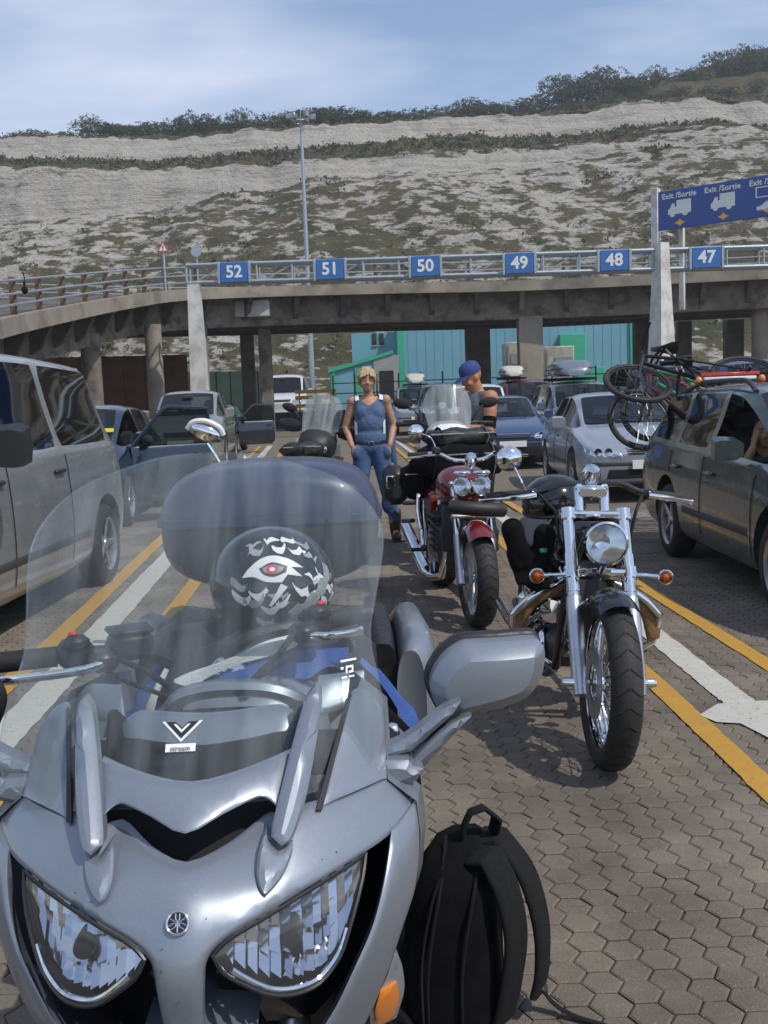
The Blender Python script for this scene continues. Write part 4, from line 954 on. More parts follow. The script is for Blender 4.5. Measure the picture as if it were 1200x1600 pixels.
def car(name, label, cat, kind, paint, loc, rz=0., group=None, lod=2, plate=None, style=0, head=None, grille=None, doors=True, glass=('car_glass', 'car_glass'), skip=(), rails=False, trim='trim_grey', sc=1., handles='paint', interior=True, stripe=False, mirror=None, tail=True, ms=1., mo=(0, 0, 0)):
    sp = TYPES[kind]; B = body_parts(kind, lod); t = thing(name, label, cat, loc, rz, group); t.scale = (sc, sc, sc)
    me = B['body'].copy(); me.materials.clear(); me.materials.append(MT[paint]); me.materials.append(MT['well_black']); obj_from(me, 'body', t); bv = B['bvh']
    def part(mesh, nm, m_): q = mesh.copy(); q.materials.clear(); q.materials.append(MT[m_]); return obj_from(q, nm, t)
    part(B['wind'], 'windscreen', glass[0]); part(B['rear'], 'rear_window', glass[1])
    for s_, a, msh in B['sides']:
        if (s_, a) in skip or not len(msh.polygons): continue
        part(msh, 'side_window', glass[1] if a > 7 else glass[0])
    for a in sp['axles']:
        for s_ in (-1, 1): add_wheel(t, (s_*(sp['st'][4][4]-.105), a, sp['r']), sp['r'], style, 0 if s_ > 0 else math.pi, .19)
    Fy = cast(bv, 'f'); st = sp['st']; zb = st[2][2]; W_ = st[2][4]; zl = st[1][1]
    # lamps
    hp = head or [(W_*.46, zb-.13), (W_*.60, zb-.155), (W_*.90, zb-.12), (W_*.955, zb-.03), (W_*.90, zb+.015), (W_*.66, zb-.02), (W_*.5, zb-.055)]
    for s_ in (-1, 1):
        poly = [(s_*u, v) for u, v in hp]
        b = MB(); b.panel(poly, Fy, .01, .05, .004, .01); hl = b.build('headlight', 'lamp_chrome', t)
        us = [u for u, v in hp]; vs = [v for u, v in hp]; uc = sum(us)/len(us); vc = sum(vs)/len(vs)
        b = MB()
        for k, du in enumerate((-.07, .06)):
            p = Fy(s_*(uc+du), vc, .006); b.lathe([(.0, .0), (.042, .004), (.05, .012)], p, (0, -1, 0), 14)
        b.build('lamp_bowl', 'dark_steel' if lod > 1 else 'chrome', hl)
        b = MB(); b.panel(poly, lambda u, v, w: Fy(u, v, w+.018), .003, .06); b.build('lens', 'clear_lens', hl)
    # grille, bumper slot, plate
    g = grille or [(-W_*.36, zb-.13), (W_*.36, zb-.13), (W_*.42, zb-.035), (-W_*.42, zb-.035)]
    b = MB(); b.panel(g, Fy, .01, .06, .003, .008, smooth=0, sub=.05); gl = b.build('grille', 'well_black', t)
    v0 = min(p[1] for p in g); v1 = max(p[1] for p in g); u1 = max(p[0] for p in g)*.93
    for k in range(3):
        b = MB(); v = v0+(v1-v0)*(k+.7)/3.2; rects(b, Fy, -u1, u1, v, v+.012, th=.006, res=.08) if False else b.panel([(-u1, v), (u1, v), (u1, v+.012), (-u1, v+.012)], lambda u, v, w: Fy(u, v, w+.008), .006, .1, smooth=0, sub=.08)
        b.build('grille_bar', 'chrome' if k == 2 else 'trim_grey', gl)
    b = MB(); b.panel([(-W_*.66, zl+.07), (W_*.66, zl+.07), (W_*.62, zl+.19), (-W_*.62, zl+.19)], Fy, .01, .06, .004, .01, smooth=0, sub=.05); b.build('lower_grille', 'well_black', t)
    b = MB(); b.panel([(-W_*.9, zl+.235), (W_*.9, zl+.235), (W_*.9, zl+.285), (-W_*.9, zl+.285)], Fy, .01, .06, .006, .012, smooth=0, sub=.05); b.build('bumper_strip', trim, t)
    if plate:
        p = Fy(0, zl+.25, .03); M_ = MX.Translation(p)
        b = MB(); b.box(p, (.52, .012, .115), bev=.004); o = b.build('number_plate', 'plate_white', t)
        if plate != ' ': text(plate, .085, MX.Translation(p+V((0, -.0065, 0)))@FRONT, 'decal_black', o, 'characters', .002, .002)
    # sides: door gaps, handles, sill strip, mirrors
    D = [st[4][0]+.06, st[7][0]+.06, st[10][0]-.02]
    if doors:
        for s_, ax in ((-1, 'l'), (1, 'R')):
            Fx = cast(bv, ax)
            for u in D: b = MB(); b.panel([(u, st[4][1]+.13), (u+.008, st[4][1]+.13), (u+.008, st[6][2]-.005), (u, st[6][2]-.005)], Fx, .003, .2, smooth=0, sub=.08); b.build('door_gap', 'well_black', t)
            for u in (D[1]-.2, D[2]-.2):
                p = Fx(u, st[6][2]-.12, .012); b = MB(); b.box(p, (.03, .2, .032), bev=.012); b.build('door_handle', paint if handles == 'paint' else handles, t)
            b = MB(); b.panel([(sp['axles'][0]+.46, st[4][1]+.25), (sp['axles'][1]-.46, st[4][1]+.25), (sp['axles'][1]-.46, st[4][1]+.31), (sp['axles'][0]+.46, st[4][1]+.31)], Fx, .004, .2, .008, .015, smooth=0, sub=.06); b.build('rub_strip', trim if not stripe else paint, t)
            y = st[4][0]+.36; z = st[5][2]+.10; x = st[5][5]+.09; ms0 = V((s_*(x-.02), y, z))
            b = MB(); b.loft([[(s_*(x-.09+.0*k), y+dy*f-(.04 if f < 1 else 0), z+dz*f) for dy, dz in ((-.03, -.085), (-.03, .075), (.06, .085), (.08, 0), (.06, -.085))] for k, f in ((0, .5),)]+[[(s_*(x+dx), y+dy*f, z+dz*f) for dy, dz in ((-.04, -.085), (-.05, .06), (.05, .085), (.08, 0), (.05, -.085))] for dx, f in ((-.05, .9), (.06, 1.), (.1, .8))])
            b.v = [tuple(ms0+(V(p)-ms0)*ms+V((s_*mo[0], mo[1], mo[2]))) for p in b.v]
            o = b.build('wing_mirror', mirror or paint, t); g_ = MB().box((s_*(x+.02), y+.082, z), (.13, .006, .12), bev=.003); g_.v = [tuple(ms0+(V(p)-ms0)*ms+V((s_*mo[0], mo[1], mo[2]))) for p in g_.v]; g_.build('mirror_glass', 'chrome', o)
    if rails:
        for s_ in (-1, 1):
            pth = [(s_*.545, st[5][0]+.1, st[6][3]-.055)]+[(s_*.56, st[i][0], st[i][3]+.02) for i in (6, 8, 9, 10)]+[(s_*.55, st[11][0]+.02, st[11][3]-.05)]
            b = MB(); b.tube(cr(pth, 5), .019, 8); b.build('roof_rail', 'trim_grey', t)
    # wipers
    c0 = V(st[4]); b = MB()
    for x0, x1 in ((.45, -.05), (-.1, -.6)):
        z0 = st[4][3]+.02; y0 = st[4][0]+.02; b = MB(); b.tube([(x0, y0-.03, z0), (x1, y0+.09, z0+.085)], .009, 5); b.build('wiper', 'matt_black', t)
    if tail:
        Fr = cast(bv, 'r')
        for s_ in (-1, 1):
            zt = st[13][2]; b = MB(); b.panel([(s_*W_*.66, zt-.2), (s_*W_*.86, zt-.2), (s_*W_*.84, zt-.02), (s_*W_*.68, zt-.03)], Fr, .01, .06, .006, .01, smooth=0, sub=.05); b.build('tail_lamp', 'red_plastic', t)
    if interior:
        sh = .28 if kind == 'suv' else (.27 if kind == 'van' else 0); k = st[6][0]
        for s_ in (-1, 1):
            b = MB(); b.box((s_*.36, k+.20, .45+sh), (.5, .5, .16), bev=.06); b.box((s_*.36, k+.47, .78+sh), (.48, .15, .62), MX.Rotation(-.22, 3, 'X'), .06); b.box((s_*.36, k+.56, 1.17+sh), (.26, .09, .18), MX.Rotation(-.15, 3, 'X'), .04); b.build('seat', 'seat_fabric', t)
        b = MB(); b.box((0, k+1.18, .46+sh), (1.25, .5, .16), bev=.06); b.box((0, k+1.44, .76+sh), (1.25, .15, .56), MX.Rotation(-.25, 3, 'X'), .06); b.build('rear_bench', 'seat_fabric', t)
        b = MB(); b.box((0, st[4][0]+.30, st[4][2]-.11), (1.36, .5, .14), bev=.05); b.build('dashboard', 'interior_plastic', t)
        b = MB(); b.torus((.36, k-.22, .80+sh), (0, -.9, .42), .17, .014, 20, 6); b.cyl((.36, k-.22, .80+sh), (.36, k-.5, .7+sh), .03); b.build('steering_wheel', 'interior_plastic', t)
        b = MB(); b.box((0, (st[4][0]+st[12][0])/2, .24+sh*.3), (1.5, st[12][0]-st[4][0], .03)); b.build('cabin_floor', 'interior_plastic', t)
        MB().box((0, k-.42, st[5][3]-.07), (.24, .03, .07), bev=.015).build('rear_view_mirror', 'interior_plastic', t)
    return t
# --- the right hand lane
est = car('estate_car', 'dark grey green estate car with roof rails and bicycles on its back, driver window open', 'car', 'estate', 'paint_green_grey', (3.24, 5.3, 0), -.012, 'cars queuing in the right lane', 2, ' ', 0, rails=True, skip=((-1, 4),), glass=('car_glass', 'dark_car_glass'))
car('sedan_car', 'silver saloon car with dark grille just behind the bicycles on the estate', 'car', 'sedan', 'paint_silver', (3.46, 13.1, 0), -.03, 'cars queuing in the right lane', 2, ' ', 1,
    head=[(.37, .58), (.62, .575), (.82, .63), (.845, .715), (.74, .75), (.55, .70), (.40, .655)], grille=[(-.30, .615), (.30, .615), (.33, .70), (-.33, .70)])
car('sedan_car', 'dark blue saloon car with a white number plate behind the man in the cap', 'car', 'sedan', 'paint_blue', (2.54, 19.8, 0), -.01, 'cars queuing in the right lane', 2, ' ', 0, trim='trim_grey')
# --- the left hand lane
car('van', 'silver grey people carrier van with dark windows and black mirror at the left', 'van', 'van', 'paint_silver_grey', (-3.34, 4.36, 0), -.03, 'cars queuing in the left lane', 2, ' ', 0, glass=('dark_car_glass', 'dark_car_glass'), mirror='black_plastic', handles='black_plastic', ms=1.5, mo=(.10, .42, .02))

def far_car(*a, **k): return car(*a, lod=1, **k)
def roof_box(lab, loc, dims, matn, rz=0):
    t = thing('roof_box', lab, 'roof box', loc, rz); w, L, h = dims; b = MB(); rg = []
    for f, s_, hh in ((0, .45, .25), (.06, .8, .6), (.25, 1, .95), (.6, 1, 1), (.92, .96, .9), (1, .8, .5)):
        rg.append([(math.copysign(abs(math.cos(a))**.6, math.cos(a))*w/2*s_, f*L, .1+h*hh*(.5+.5*math.copysign(abs(math.sin(a))**.6, math.sin(a)))) for a in [2*math.pi*i/16 for i in range(16)]])
    b.loft(rg); b.build('shell', matn, t); MB().box((0, L*.5, .1+h*.45), (w*1.01, L*.9, .02)).build('seam', 'trim_grey', t)
    for y in (.3, .72): MB().box((0, L*y, .04), (w*1.3, .05, .06), bev=.01).build('cross_bar', 'matt_black', t)
    return t
RQ = 'cars queuing in the right lane'; LQ = 'cars queuing in the left lane'
c = far_car('suv_car', 'silver four wheel drive car with a pale roof box, farthest in the right queue', 'car', 'suv', 'paint_silver', (1.5, 40.5, 0), 0, RQ, plate=' ', sc=1.1)
roof_box('long pale roof box on the silver four wheel drive car', (1.5, 42.3, 1.98), (.8, 2.0, .42), 'cabinet_white')
c = far_car('suv_car', 'dark navy tall car just left of the cap of the man', 'car', 'suv', 'paint_black_blue', (2.2, 33, 0), 0, RQ, sc=1.08)
c = far_car('suv_car', 'white car with its roof showing behind the cap of the man', 'car', 'suv', 'paint_white', (2.63, 26, 0), 0, RQ, plate=' ', sc=.99)
c = far_car('suv_car', 'dark red car behind the roof of the dark blue saloon', 'car', 'suv', 'paint_maroon', (4.75, 31, 0), 0, RQ, sc=1.07)
roof_box('small pale roof box on the dark red car', (4.3, 32.8, 1.93), (.7, 1.5, .36), 'cabinet_white')
c = far_car('suv_car', 'steel blue car with a grey roof box behind the silver saloon', 'car', 'suv', 'paint_steel', (4.5, 21.4, 0), 0, RQ, sc=.95)
roof_box('dark grey rounded roof box behind the silver saloon', (4.4, 23.0, 1.71), (.85, 1.6, .38), 'paint_steel')
c = far_car('minibus', 'dark windowed minibus standing beyond the bicycles at the right', 'minibus', 'van', 'paint_black_blue', (6.15, 19.8, 0), 0, RQ, sc=1.07, glass=('car_glass', 'dark_car_glass'))
c = far_car('suv_car', 'dark blue car beyond the estate at the right edge', 'car', 'suv', 'paint_blue', (7.3, 17.8, 0), 0, RQ, sc=1.1)
# left queue
def open_door(t, x, y, z0, zb, zt, L, ang, paint, sgn=1):
    """front-hinged door swung out from the body side"""
    d = bpy.data.objects.new('open_door', None); COL.objects.link(d); d.parent = t; d.location = (x, y, 0); d.rotation_euler = (0, 0, ang); d.empty_display_size = .1
    mp = lambda u, v, w: V((w, u, v))
    b = MB(); b.panel([(0, z0+.06), (.08, z0), (L*.92, z0), (L, z0+.12), (L, zb), (0, zb)], lambda u, v, w: V((w+.03*math.sin((v-z0)/(zb-z0)*3.1), u, v)), .06, .12, .01, .03, smooth=0, sub=.1); b.build('door_skin', paint, d)
    o = cr([(.02, zb, 0), (L*.42, zt-.02, 0), (L*.6, zt, 0), (L*.97, zt-.03, 0), (L, zb, 0)], 4)
    b = MB(); b.tube([(-.03, p.x, p.y) for p in o], .025, 6); b.build('window_frame', paint, d)
    b = MB(); b.prism([(p.x, p.y) for p in o], lambda u, v, w: V((w-.03, u, v)), -.003, .003); b.build('window', 'car_glass', d, smooth=False)
    b = MB(); b.ell((.10, .18, zb+.07), (.11, .06, .075)); b.build('wing_mirror', 'matt_black', d)
    b = MB(); b.box((.045, L*.85, zb-.12), (.03, .18, .03), bev=.01); b.build('handle', 'black_plastic', d); return d
c = far_car('hatchback_car', 'dark blue car behind the van with its front door open and a yellow windscreen sticker', 'car', 'hatch', 'paint_dark_blue', (-3.92, 11.75, 0), .05, LQ, sc=1.04, skip=((1, 4),))
open_door(c, .80, 1.05, .24, .92, 1.38, 1.05, -1.05, 'paint_dark_blue')
MB().box((.50, 1.22, 1.13), (.14, .012, .05), MX.Rotation(-.5, 3, 'X')).build('yellow_sticker', 'plate_yellow', c)
c = far_car('people_carrier', 'pale beige people carrier with its windscreen facing the camera, left of the gantry leg', 'car', 'hatch', 'paint_beige', (-4.5, 23, 0), .06, LQ, plate=' ', sc=1.14)
c.scale = (1.14, 1.14, 1.26)
c = far_car('small_car', 'small black car with its front door held open behind the beige people carrier', 'car', 'hatch', 'paint_black_blue', (-5.05, 29.6, 0), .03, LQ, sc=1.02,
    head=[(.62+.13*math.cos(a), .70+.11*math.sin(a)) for a in [2*math.pi*i/10 for i in range(10)]])
open_door(c, .80, 1.05, .24, .92, 1.40, 1.1, -1.25, 'paint_black_blue')
c = far_car('coach', 'dark windowed white coach parked beyond the kerb wall in the distance', 'coach', 'van', 'paint_white', (-6.4, 66, 0), 0, None, plate=' ', sc=1.8, glass=('dark_car_glass', 'dark_car_glass'))
# ------------------------------------------------------------------ the silver touring motorcycle in front
fj = thing('touring_motorcycle', 'silver touring motorcycle with tall clear windscreen and twin headlights, closest to the camera', 'motorcycle', (-.262, 1.15, 0), .031)
def lin(keys):
    def f(x):
        for (a, b_), (c, d) in zip(keys, keys[1:]):
            if x <= c or c == keys[-1][0]: return b_+(d-b_)*(x-a)/(c-a)
    return f
YC = smk([(.45, .13), (.55, .06), (.62, .025), (.68, .0), (.74, -.012), (.79, -.005), (.83, .02), (.87, .07), (.91, .13), (.96, .20), (1.0, .26), (1.05, .33)])
def sstep(a, b_, x): t = min(1, max(0, (x-a)/(b_-a))); return t*t*(3-2*t)
def fn(d=0.):
    def F(u, v, w):
        dip = .05*sstep(.835, .885, v+.12*abs(u)-.012)*sstep(.125, .095, abs(u)) if d == 0 else 0
        cr_ = -.006*(1-sstep(0, .05, abs(u)))*sstep(.70, .76, v)*sstep(.88, .84, v) if d == 0 else 0
        return V((u, YC(v)+2.6*u*u-w+d+dip+cr_, v))
    return F
def fb(u, v, w): return V((u, YC(v)-.034+2.2*u*u+.10*abs(u)-w, v))
def fs(u, v, w): return V((u*1.10-.024, .155+(v-.88)*1.02+1.5*u*u-w, v))
def fa(u, v, w): return V((u, .04+(v-.85)*1.12+1.0*u*u-w-.006, v))
def both(h): return h+[(-p[0], p[1]) for p in h[::-1] if abs(p[0]) > .002]
COWL = [(0, .60), (.021, .60), (.024, .699), (.028, .751), (.032, .776), (.046, .792), (.075, .805), (.146, .822), (.207, .829), (.258, .832), (.291, .842), (.301, .858), (.262, .884), (.251, .886), (.192, .888), (.150, .892), (.118, .886), (.090, .880), (.05, .868), (0, .861)]
MB().panel(both(COWL), fn(), .016, .016, .005, .008, smooth=3, corner=60).build('nose_cowl', 'silver_paint', fj, ang=50)
BROW = [(0, .9375), (.064, .943), (.132, .953), (.122, .921), (.112, .907), (.1, .916), (.086, .919), (.047, .911), (0, .8985)]
MB().panel(both(BROW), fb, .02, .012, .006, .008, smooth=3, corner=40).build('screen_brow', 'silver_paint', fj, ang=30)
MB().panel(both([(0, .945), (.13, .95), (.14, .84), (0, .83)]), fn(.095), .01, .03, smooth=0, sub=.02).build('duct_back', 'well_black', fj)  # black sheet, its colour stands in for the shade deep under the brow
for s_ in (1, -1):
    mm = (lambda p: p) if s_ > 0 else mir
    UPS = [(.262, .886), (.262, .929), (.261, .955), (.243, .980), (.222, .990), (.212, .986), (.186, .930), (.169, .889), (.192, .8905), (.251, .8885)]
    MB().panel(mm(UPS), fn(-.004), .012, .016, .004, .007, smooth=3).build('upper_side_panel', 'silver_paint', fj, ang=50)
    AU = [(.163, 1.027), (.171, 1.021), (.172, 1.005), (.152, .92), (.134, .88), (.12, .874), (.106, .884), (.108, .896), (.127, .954), (.148, 1.011)]
    MB().panel(mm(AU), fa, .022, .01, .014, .013, smooth=3, corner=50).build('screen_arm', 'silver_paint', fj, ang=25)
    AL = [(.098, .882), (.113, .866), (.133, .870), (.131, .858), (.119, .842), (.101, .831), (.094, .838), (.089, .853), (.092, .873)]
    MB().panel(mm(AL), fn(-.016), .03, .01, .012, .011, smooth=3, corner=50).build('arm_foot', 'silver_paint', fj, ang=25)
    b = MB(); b.panel(mm([(.205, .984), (.214, .988), (.188, .93), (.170, .888), (.162, .890)]), fn(-.008), .01, .02, smooth=0, sub=.02); b.build('edge_trim', 'black_plastic', fj)
    # headlight
    SUR = [(.018, .58), (.020, .79), (.05, .815), (.15, .838), (.22, .842), (.295, .856), (.29, .80), (.262, .72), (.21, .60), (.14, .53)]
    MB().panel(mm(SUR), fn(.15), .01, .02, smooth=0, sub=.02).build('headlight_housing', 'gloss_black', fj)
    LENS = [(.040, .784), (.053, .7945), (.075, .8035), (.146, .820), (.211, .8275), (.226, .8305), (.220, .806), (.200, .755), (.187, .727), (.162, .705), (.134, .705), (.105, .717), (.077, .740), (.052, .762)]
    hl = MB().panel(mm(LENS), fn(.004), .004, .02, smooth=3); hl = hl.build('headlight', 'clear_lens', fj)
    cx_, cz_ = .140, .763
    def fbowl(u, v, w):
        x = abs(u); dx = (x-cx_)/.125; dz = (v-cz_-(x-cx_)*.16)/.075; r2 = min(1.0, dx*dx+dz*dz)
        st = (x*62) % 1; row = int((v-.70)/.021)
        uk = math.ceil(x*58)/58; sl = (.66, .5, .72, .02, .6, .36, .7)[int(x*58) % 7]; y = max(2.6*uk*uk+.040+sl*(v-.765)+.022+.003*((int(x*58)*5) % 3), .138-.075*((x-.125)/.10)**2-.085*((v-.772)/.065)**2)+.0008*((int(x*62)*7+row*3) % 4)
        return V((u, y-w, v))
    sc_ = lambda P, k: [(cx_+(p[0]-cx_)*k, cz_+(p[1]-cz_)*k) for p in P]
    MB().panel(mm(sc_(LENS, .985)), fbowl, .004, .0062, smooth=3).build('reflector', 'lamp_reflector' if 'lamp_reflector' in MT else 'chrome', hl, ang=12)
    LP = [V((q.x, q.y)) for q in cr(sc_(LENS, .99), 4, True)]; b = MB(); rq = random.Random(31+s_)
    def vspan(u):
        zs_ = []
        for i in range(len(LP)):
            p, q = LP[i], LP[(i+1) % len(LP)]
            if (p.x-u)*(q.x-u) < 0: zs_.append(p.y+(q.y-p.y)*(u-p.x)/(q.x-p.x))
        return (min(zs_), max(zs_)) if len(zs_) > 1 else None
    u = .046
    while u < .212:
        du = .0105 if u > .15 else .0135; sp_ = vspan(u+du/2)
        if sp_ and sp_[1]-sp_[0] > .012:
            n_ = max(1, round((sp_[1]-sp_[0])/.030)); h_ = (sp_[1]-sp_[0])/n_
            for r_ in range(n_):
                v0 = sp_[0]+h_*r_; vm = v0+h_/2; low = vm < .77-.1*(u-.13)
                kc = int(u*300) % 4; sl = ((.74, .66, .80, .70) if low else (.62, .12, .68, .0))[kc]+rq.uniform(-.05, .05); tw = rq.uniform(-.10, .08); ym = 2.6*(u+du)**2+.030+.012*(1-min(1, ((u-.13)/.07)**2))
                sl_, sr_ = vspan(u+.01*du) or sp_, vspan(u+.99*du) or sp_; pt = []
                for a, c in ((.01, 0), (.99, 0), (.99, 1), (.01, 1)):
                    e_ = sl_ if a < .5 else sr_; zz0 = e_[0]+(e_[1]-e_[0])*(r_+c*.99)/n_; pt.append((s_*(u+a*du), ym+tw*(a-.5)*du*2+sl*(zz0-vm), zz0))
                b.add(pt, [(0, 1, 2, 3)])
        u += du
    tag(b.build('reflector_facets', 'lamp_reflector', hl, smooth=False), kind='stuff')
    b = MB(); b.lathe([(0, -.012), (.012, -.01), (.014, 0), (.013, .04), (.02, .05)], (s_*(cx_-.012), .062, cz_+.006), (0, 1, 0), 14); b.build('bulb_shield', 'dark_steel', hl)
    b = MB(); P_ = cr(mm(LENS), 3, True); b.tube([fn(.0)(p.x, p.y, .0) for p in P_], .0028, 6, closed=True); b.build('lens_rim', 'dark_steel', hl)
    lo = [(.060, .757), (.077, .741), (.105, .7175), (.134, .7055), (.162, .7055), (.186, .727), (.198, .753)]
    b = MB(); b.tube([fn(.006)(s_*p.x, p.y+.004, 0) for p in cr(lo, 5)], .0042, 6); b.build('reflector_lip', 'chrome', hl)
    # side cowl
    SIDE = [(.262, .836), (.252, .80), (.241, .768), (.228, .738), (.205, .70), (.18, .656), (.157, .624), (.12, .58), (.17, .53), (.215, .585), (.245, .643), (.275, .714), (.294, .755), (.303, .811), (.300, .852), (.292, .848)]
    MB().panel(mm(SIDE), fn(-.012), .02, .016, .007, .009, smooth=3).build('side_cowl', 'silver_paint', fj, ang=50)
    IND = [(.236, .652), (.262, .640), (.276, .557), (.262, .49), (.222, .52), (.224, .60)]
    o = MB().panel(mm(IND), fn(.03), .03, .02, .006, .008, smooth=3).build('indicator', 'silver_edge', fj)
    MB().panel(mm([(.238, .60), (.262, .592), (.268, .55), (.256, .51), (.232, .53), (.230, .57)]), fn(.018), .01, .02, .005, .008, smooth=3).build('amber_lens', 'amber_plastic', o)
    # fairing flank running back
    edge_ = [(.302, .852), (.305, .811), (.296, .755), (.277, .714), (.247, .643), (.217, .585), (.175, .53), (.14, .46)]
    b = MB(); rg = []
    for x, z in edge_:
        y0 = YC(z)+2.6*x*x-.004
        rg.append([V((s_*x, y0, z)), V((s_*(x+.012), y0+.06, z)), V((s_*(x+.014), y0+.16, z+.004)), V((s_*(x*.5+.155), .52, z)), V((s_*(x*.4+.15), .70, z-.02))])
    b.loft(rg, False, False); b.build('fairing_flank', 'silver_paint', fj, ang=60)
    b = MB(); rg = []
    for x, z, y0 in ((.303, .853, .262), (.262, .886, .268), (.262, .955, .38), (.222, .990, .375)):
        rg.append([V((s_*x, y0, z)), V((s_*(x+.008), y0+.06, z+.002)), V((s_*(x-.02), y0+.16, z)), V((s_*(x-.05), y0+.26, z-.02))])
    b.loft(rg, False, False); b.build('inner_cheek', 'silver_paint', fj, ang=40)
    # mirror
    mi_ = bpy.data.objects.new('mirror', None); COL.objects.link(mi_); mi_.parent = fj; mi_.empty_display_size = .1
    MIR = [(.335, .991), (.341, 1.01), (.358, 1.034), (.383, 1.051), (.402, 1.0545), (.45, 1.0545), (.5, 1.0535), (.512, 1.045), (.516, 1.03), (.512, 1.005), (.501, .98), (.481, .962), (.448, .952), (.399, .941), (.366, .9335), (.355, .9345), (.345, .954), (.337, .974)]
    def fm(u, v, w):
        du = (abs(u)-.425)/.1; dv = (v-1.0)/.065
        return V((u, .345-w+.018*(du*du*.6+dv*dv*.5)+.10*max(0, abs(u)-.44), v))
    MB().panel(mm(MIR), fm, .03, .012, .026, .022, smooth=3).build('housing', 'silver_paint', mi_, ang=22)
    big = [(.425+(p[0]-.425)*1.04-.002, 1.0+(p[1]-1.0)*1.06+.002) for p in MIR]
    MB().panel(mm(big), lambda u, v, w: fm(u, v, w-.062), .016, .03, .004, .006, smooth=3).build('rim', 'black_plastic', mi_)
    MB().panel(mm([(.425+(p[0]-.425)*.9, 1.0+(p[1]-1.0)*.9) for p in MIR]), lambda u, v, w: V((u, .45-w+.10*max(0, abs(u)-.44), v)), .004, .04, smooth=3).build('mirror_glass', 'chrome', mi_)
    SU = [(.250, .895), (.250, .911), (.29, .926), (.337, .959), (.353, .971), (.377, .981), (.364, .961), (.331, .934), (.303, .909), (.292, .905)]
    SL = [(.304, .897), (.33, .923), (.36, .946), (.393, .955), (.373, .935), (.318, .879), (.298, .883), (.3, .891)]
    SB = [(.246, .89), (.25, .905), (.294, .9035), (.300, .894), (.316, .889), (.305, .872), (.276, .863), (.257, .841), (.246, .843), (.238, .857), (.242, .88)]
    MB().panel(mm(SU), lambda u, v, w: V((u, .315-w, v)), .03, .01, .008, .008, smooth=2, corner=35).build('upper_strut', 'silver_paint', mi_, ang=22)
    MB().panel(mm(SL), lambda u, v, w: V((u, .322-w, v)), .022, .01, .008, .007, smooth=2, corner=35).build('lower_strut', 'silver_paint', mi_, ang=22)
    MB().panel(mm(SB), lambda u, v, w: V((u, .287-w, v)), .06, .012, .010, .010, smooth=3, corner=35).build('mirror_foot', 'silver_paint', mi_, ang=25)
    b = MB(); b.cyl((s_*.285, .33, .905), (s_*.375, .35, .965), .011, n=8); b.build('pivot_rod', 'black_plastic', mi_)
# emblem: three crossed tuning forks in a ring
em = bpy.data.objects.new('emblem', None); COL.objects.link(em); em.parent = fj; em.empty_display_size = .03
e0 = fn()(0, .8215, 0); nrm_ = V((0, -.86, .51)); em.matrix_local = frame_m(e0+nrm_*.003, V((1, 0, 0)), V((0, .51, .86)))
b = MB(); b.torus((0, 0, .0015), (0, 0, 1), .0128, .0017, 36, 8); b.build('ring', 'chrome', em)
MB().lathe([(0, .001), (.0122, .001), (.0122, -.006), (0, -.006)], (0, 0, 0), (0, 0, 1), 30).build('disc', 'gloss_black', em)
for k in range(3):
    a = math.pi/2+k*2*math.pi/3; d = V((math.cos(a), math.sin(a), 0)); q = V((-d.y, d.x, 0)); z1 = V((0, 0, .0019))
    b = MB(); b.tube([z1-d*.0105, z1+d*.002], .00085, 6)
    for g in (-1, 1): b.tube(cr([z1+d*.002, z1+d*.0045+q*g*.0022, z1+d*.0105+q*g*.0024], 4), .0008, 6)
    b.build('tuning_fork', 'chrome', em)
b = MB(); rs = random.Random(21)
for k in range(20):
    u = rs.uniform(-.2, .2); v = rs.uniform(.72, .86); q = fn()(u, v, .0012)
    if abs(u) > .03 and v < .80: continue
    b.ell(q, (rs.uniform(.0005, .0015), .0008, rs.uniform(.0005, .0012)), None, 6, 4)
tag(b.build('bug_splash', 'bark', fj), kind='stuff')
# windscreen
SCR = [(0, 1.349), (.062, 1.346), (.117, 1.332), (.2, 1.299), (.254, 1.25), (.273, 1.205), (.27, 1.166), (.257, 1.113), (.247, 1.072), (.247, 1.046), (.254, 1.005), (.258, .966), (.254, .932), (.228, .906), (.166, .895), (.08, .897), (0, .897)]
ws = MB().panel(both(SCR), fs, .004, .011, smooth=6).build('windscreen', 'screen_acrylic', fj, ang=60)
b = MB(); P_ = cr(both(SCR), 4, True); b.tube([fs(p.x, p.y, -.001) for p in P_], .0017, 5, closed=True); b.build('screen_edge', 'clear_lens', ws)
def chev(h, t, x0=-.002, top=.988):
    w = .026*h; z0 = top-.0015*(1-h)
    return [(x0-w, z0), (x0-w+t, z0), (x0, z0-.0225*h+t*.9), (x0+w-t, z0), (x0+w, z0), (x0, z0-.0225*h)]
b = MB(); b.panel(chev(1.0, .0042), lambda u, v, w: fs(u, v, w+.0022), .0006, .1, smooth=0); b.build('sticker_outline', 'decal_white', ws)
b = MB(); b.panel(chev(.80, .0125), lambda u, v, w: fs(u, v, w+.0034), .0006, .1, smooth=0); b.build('sticker_v', 'decal_black', ws)
b = MB(); b.panel(chev(.42, .0035, top=.9865), lambda u, v, w: fs(u, v, w+.0046), .0006, .1, smooth=0); b.build('sticker_chevron', 'decal_white', ws)
b = MB(); b.panel([(-.021, .9635), (.017, .9635), (.017, .955), (-.021, .955)], lambda u, v, w: fs(u, v, w+.0022), .0006, .1, smooth=0); b.build('sticker_band', 'decal_white', ws)
o_ = fs(-.002, .9592, .0042); text('stream', .0098, frame_m(o_, V((1, 0, 0)), V((0, 1.02, 1))), 'decal_grey', ws, 'lettering', .0006, .0002, 1.02)
b = MB()
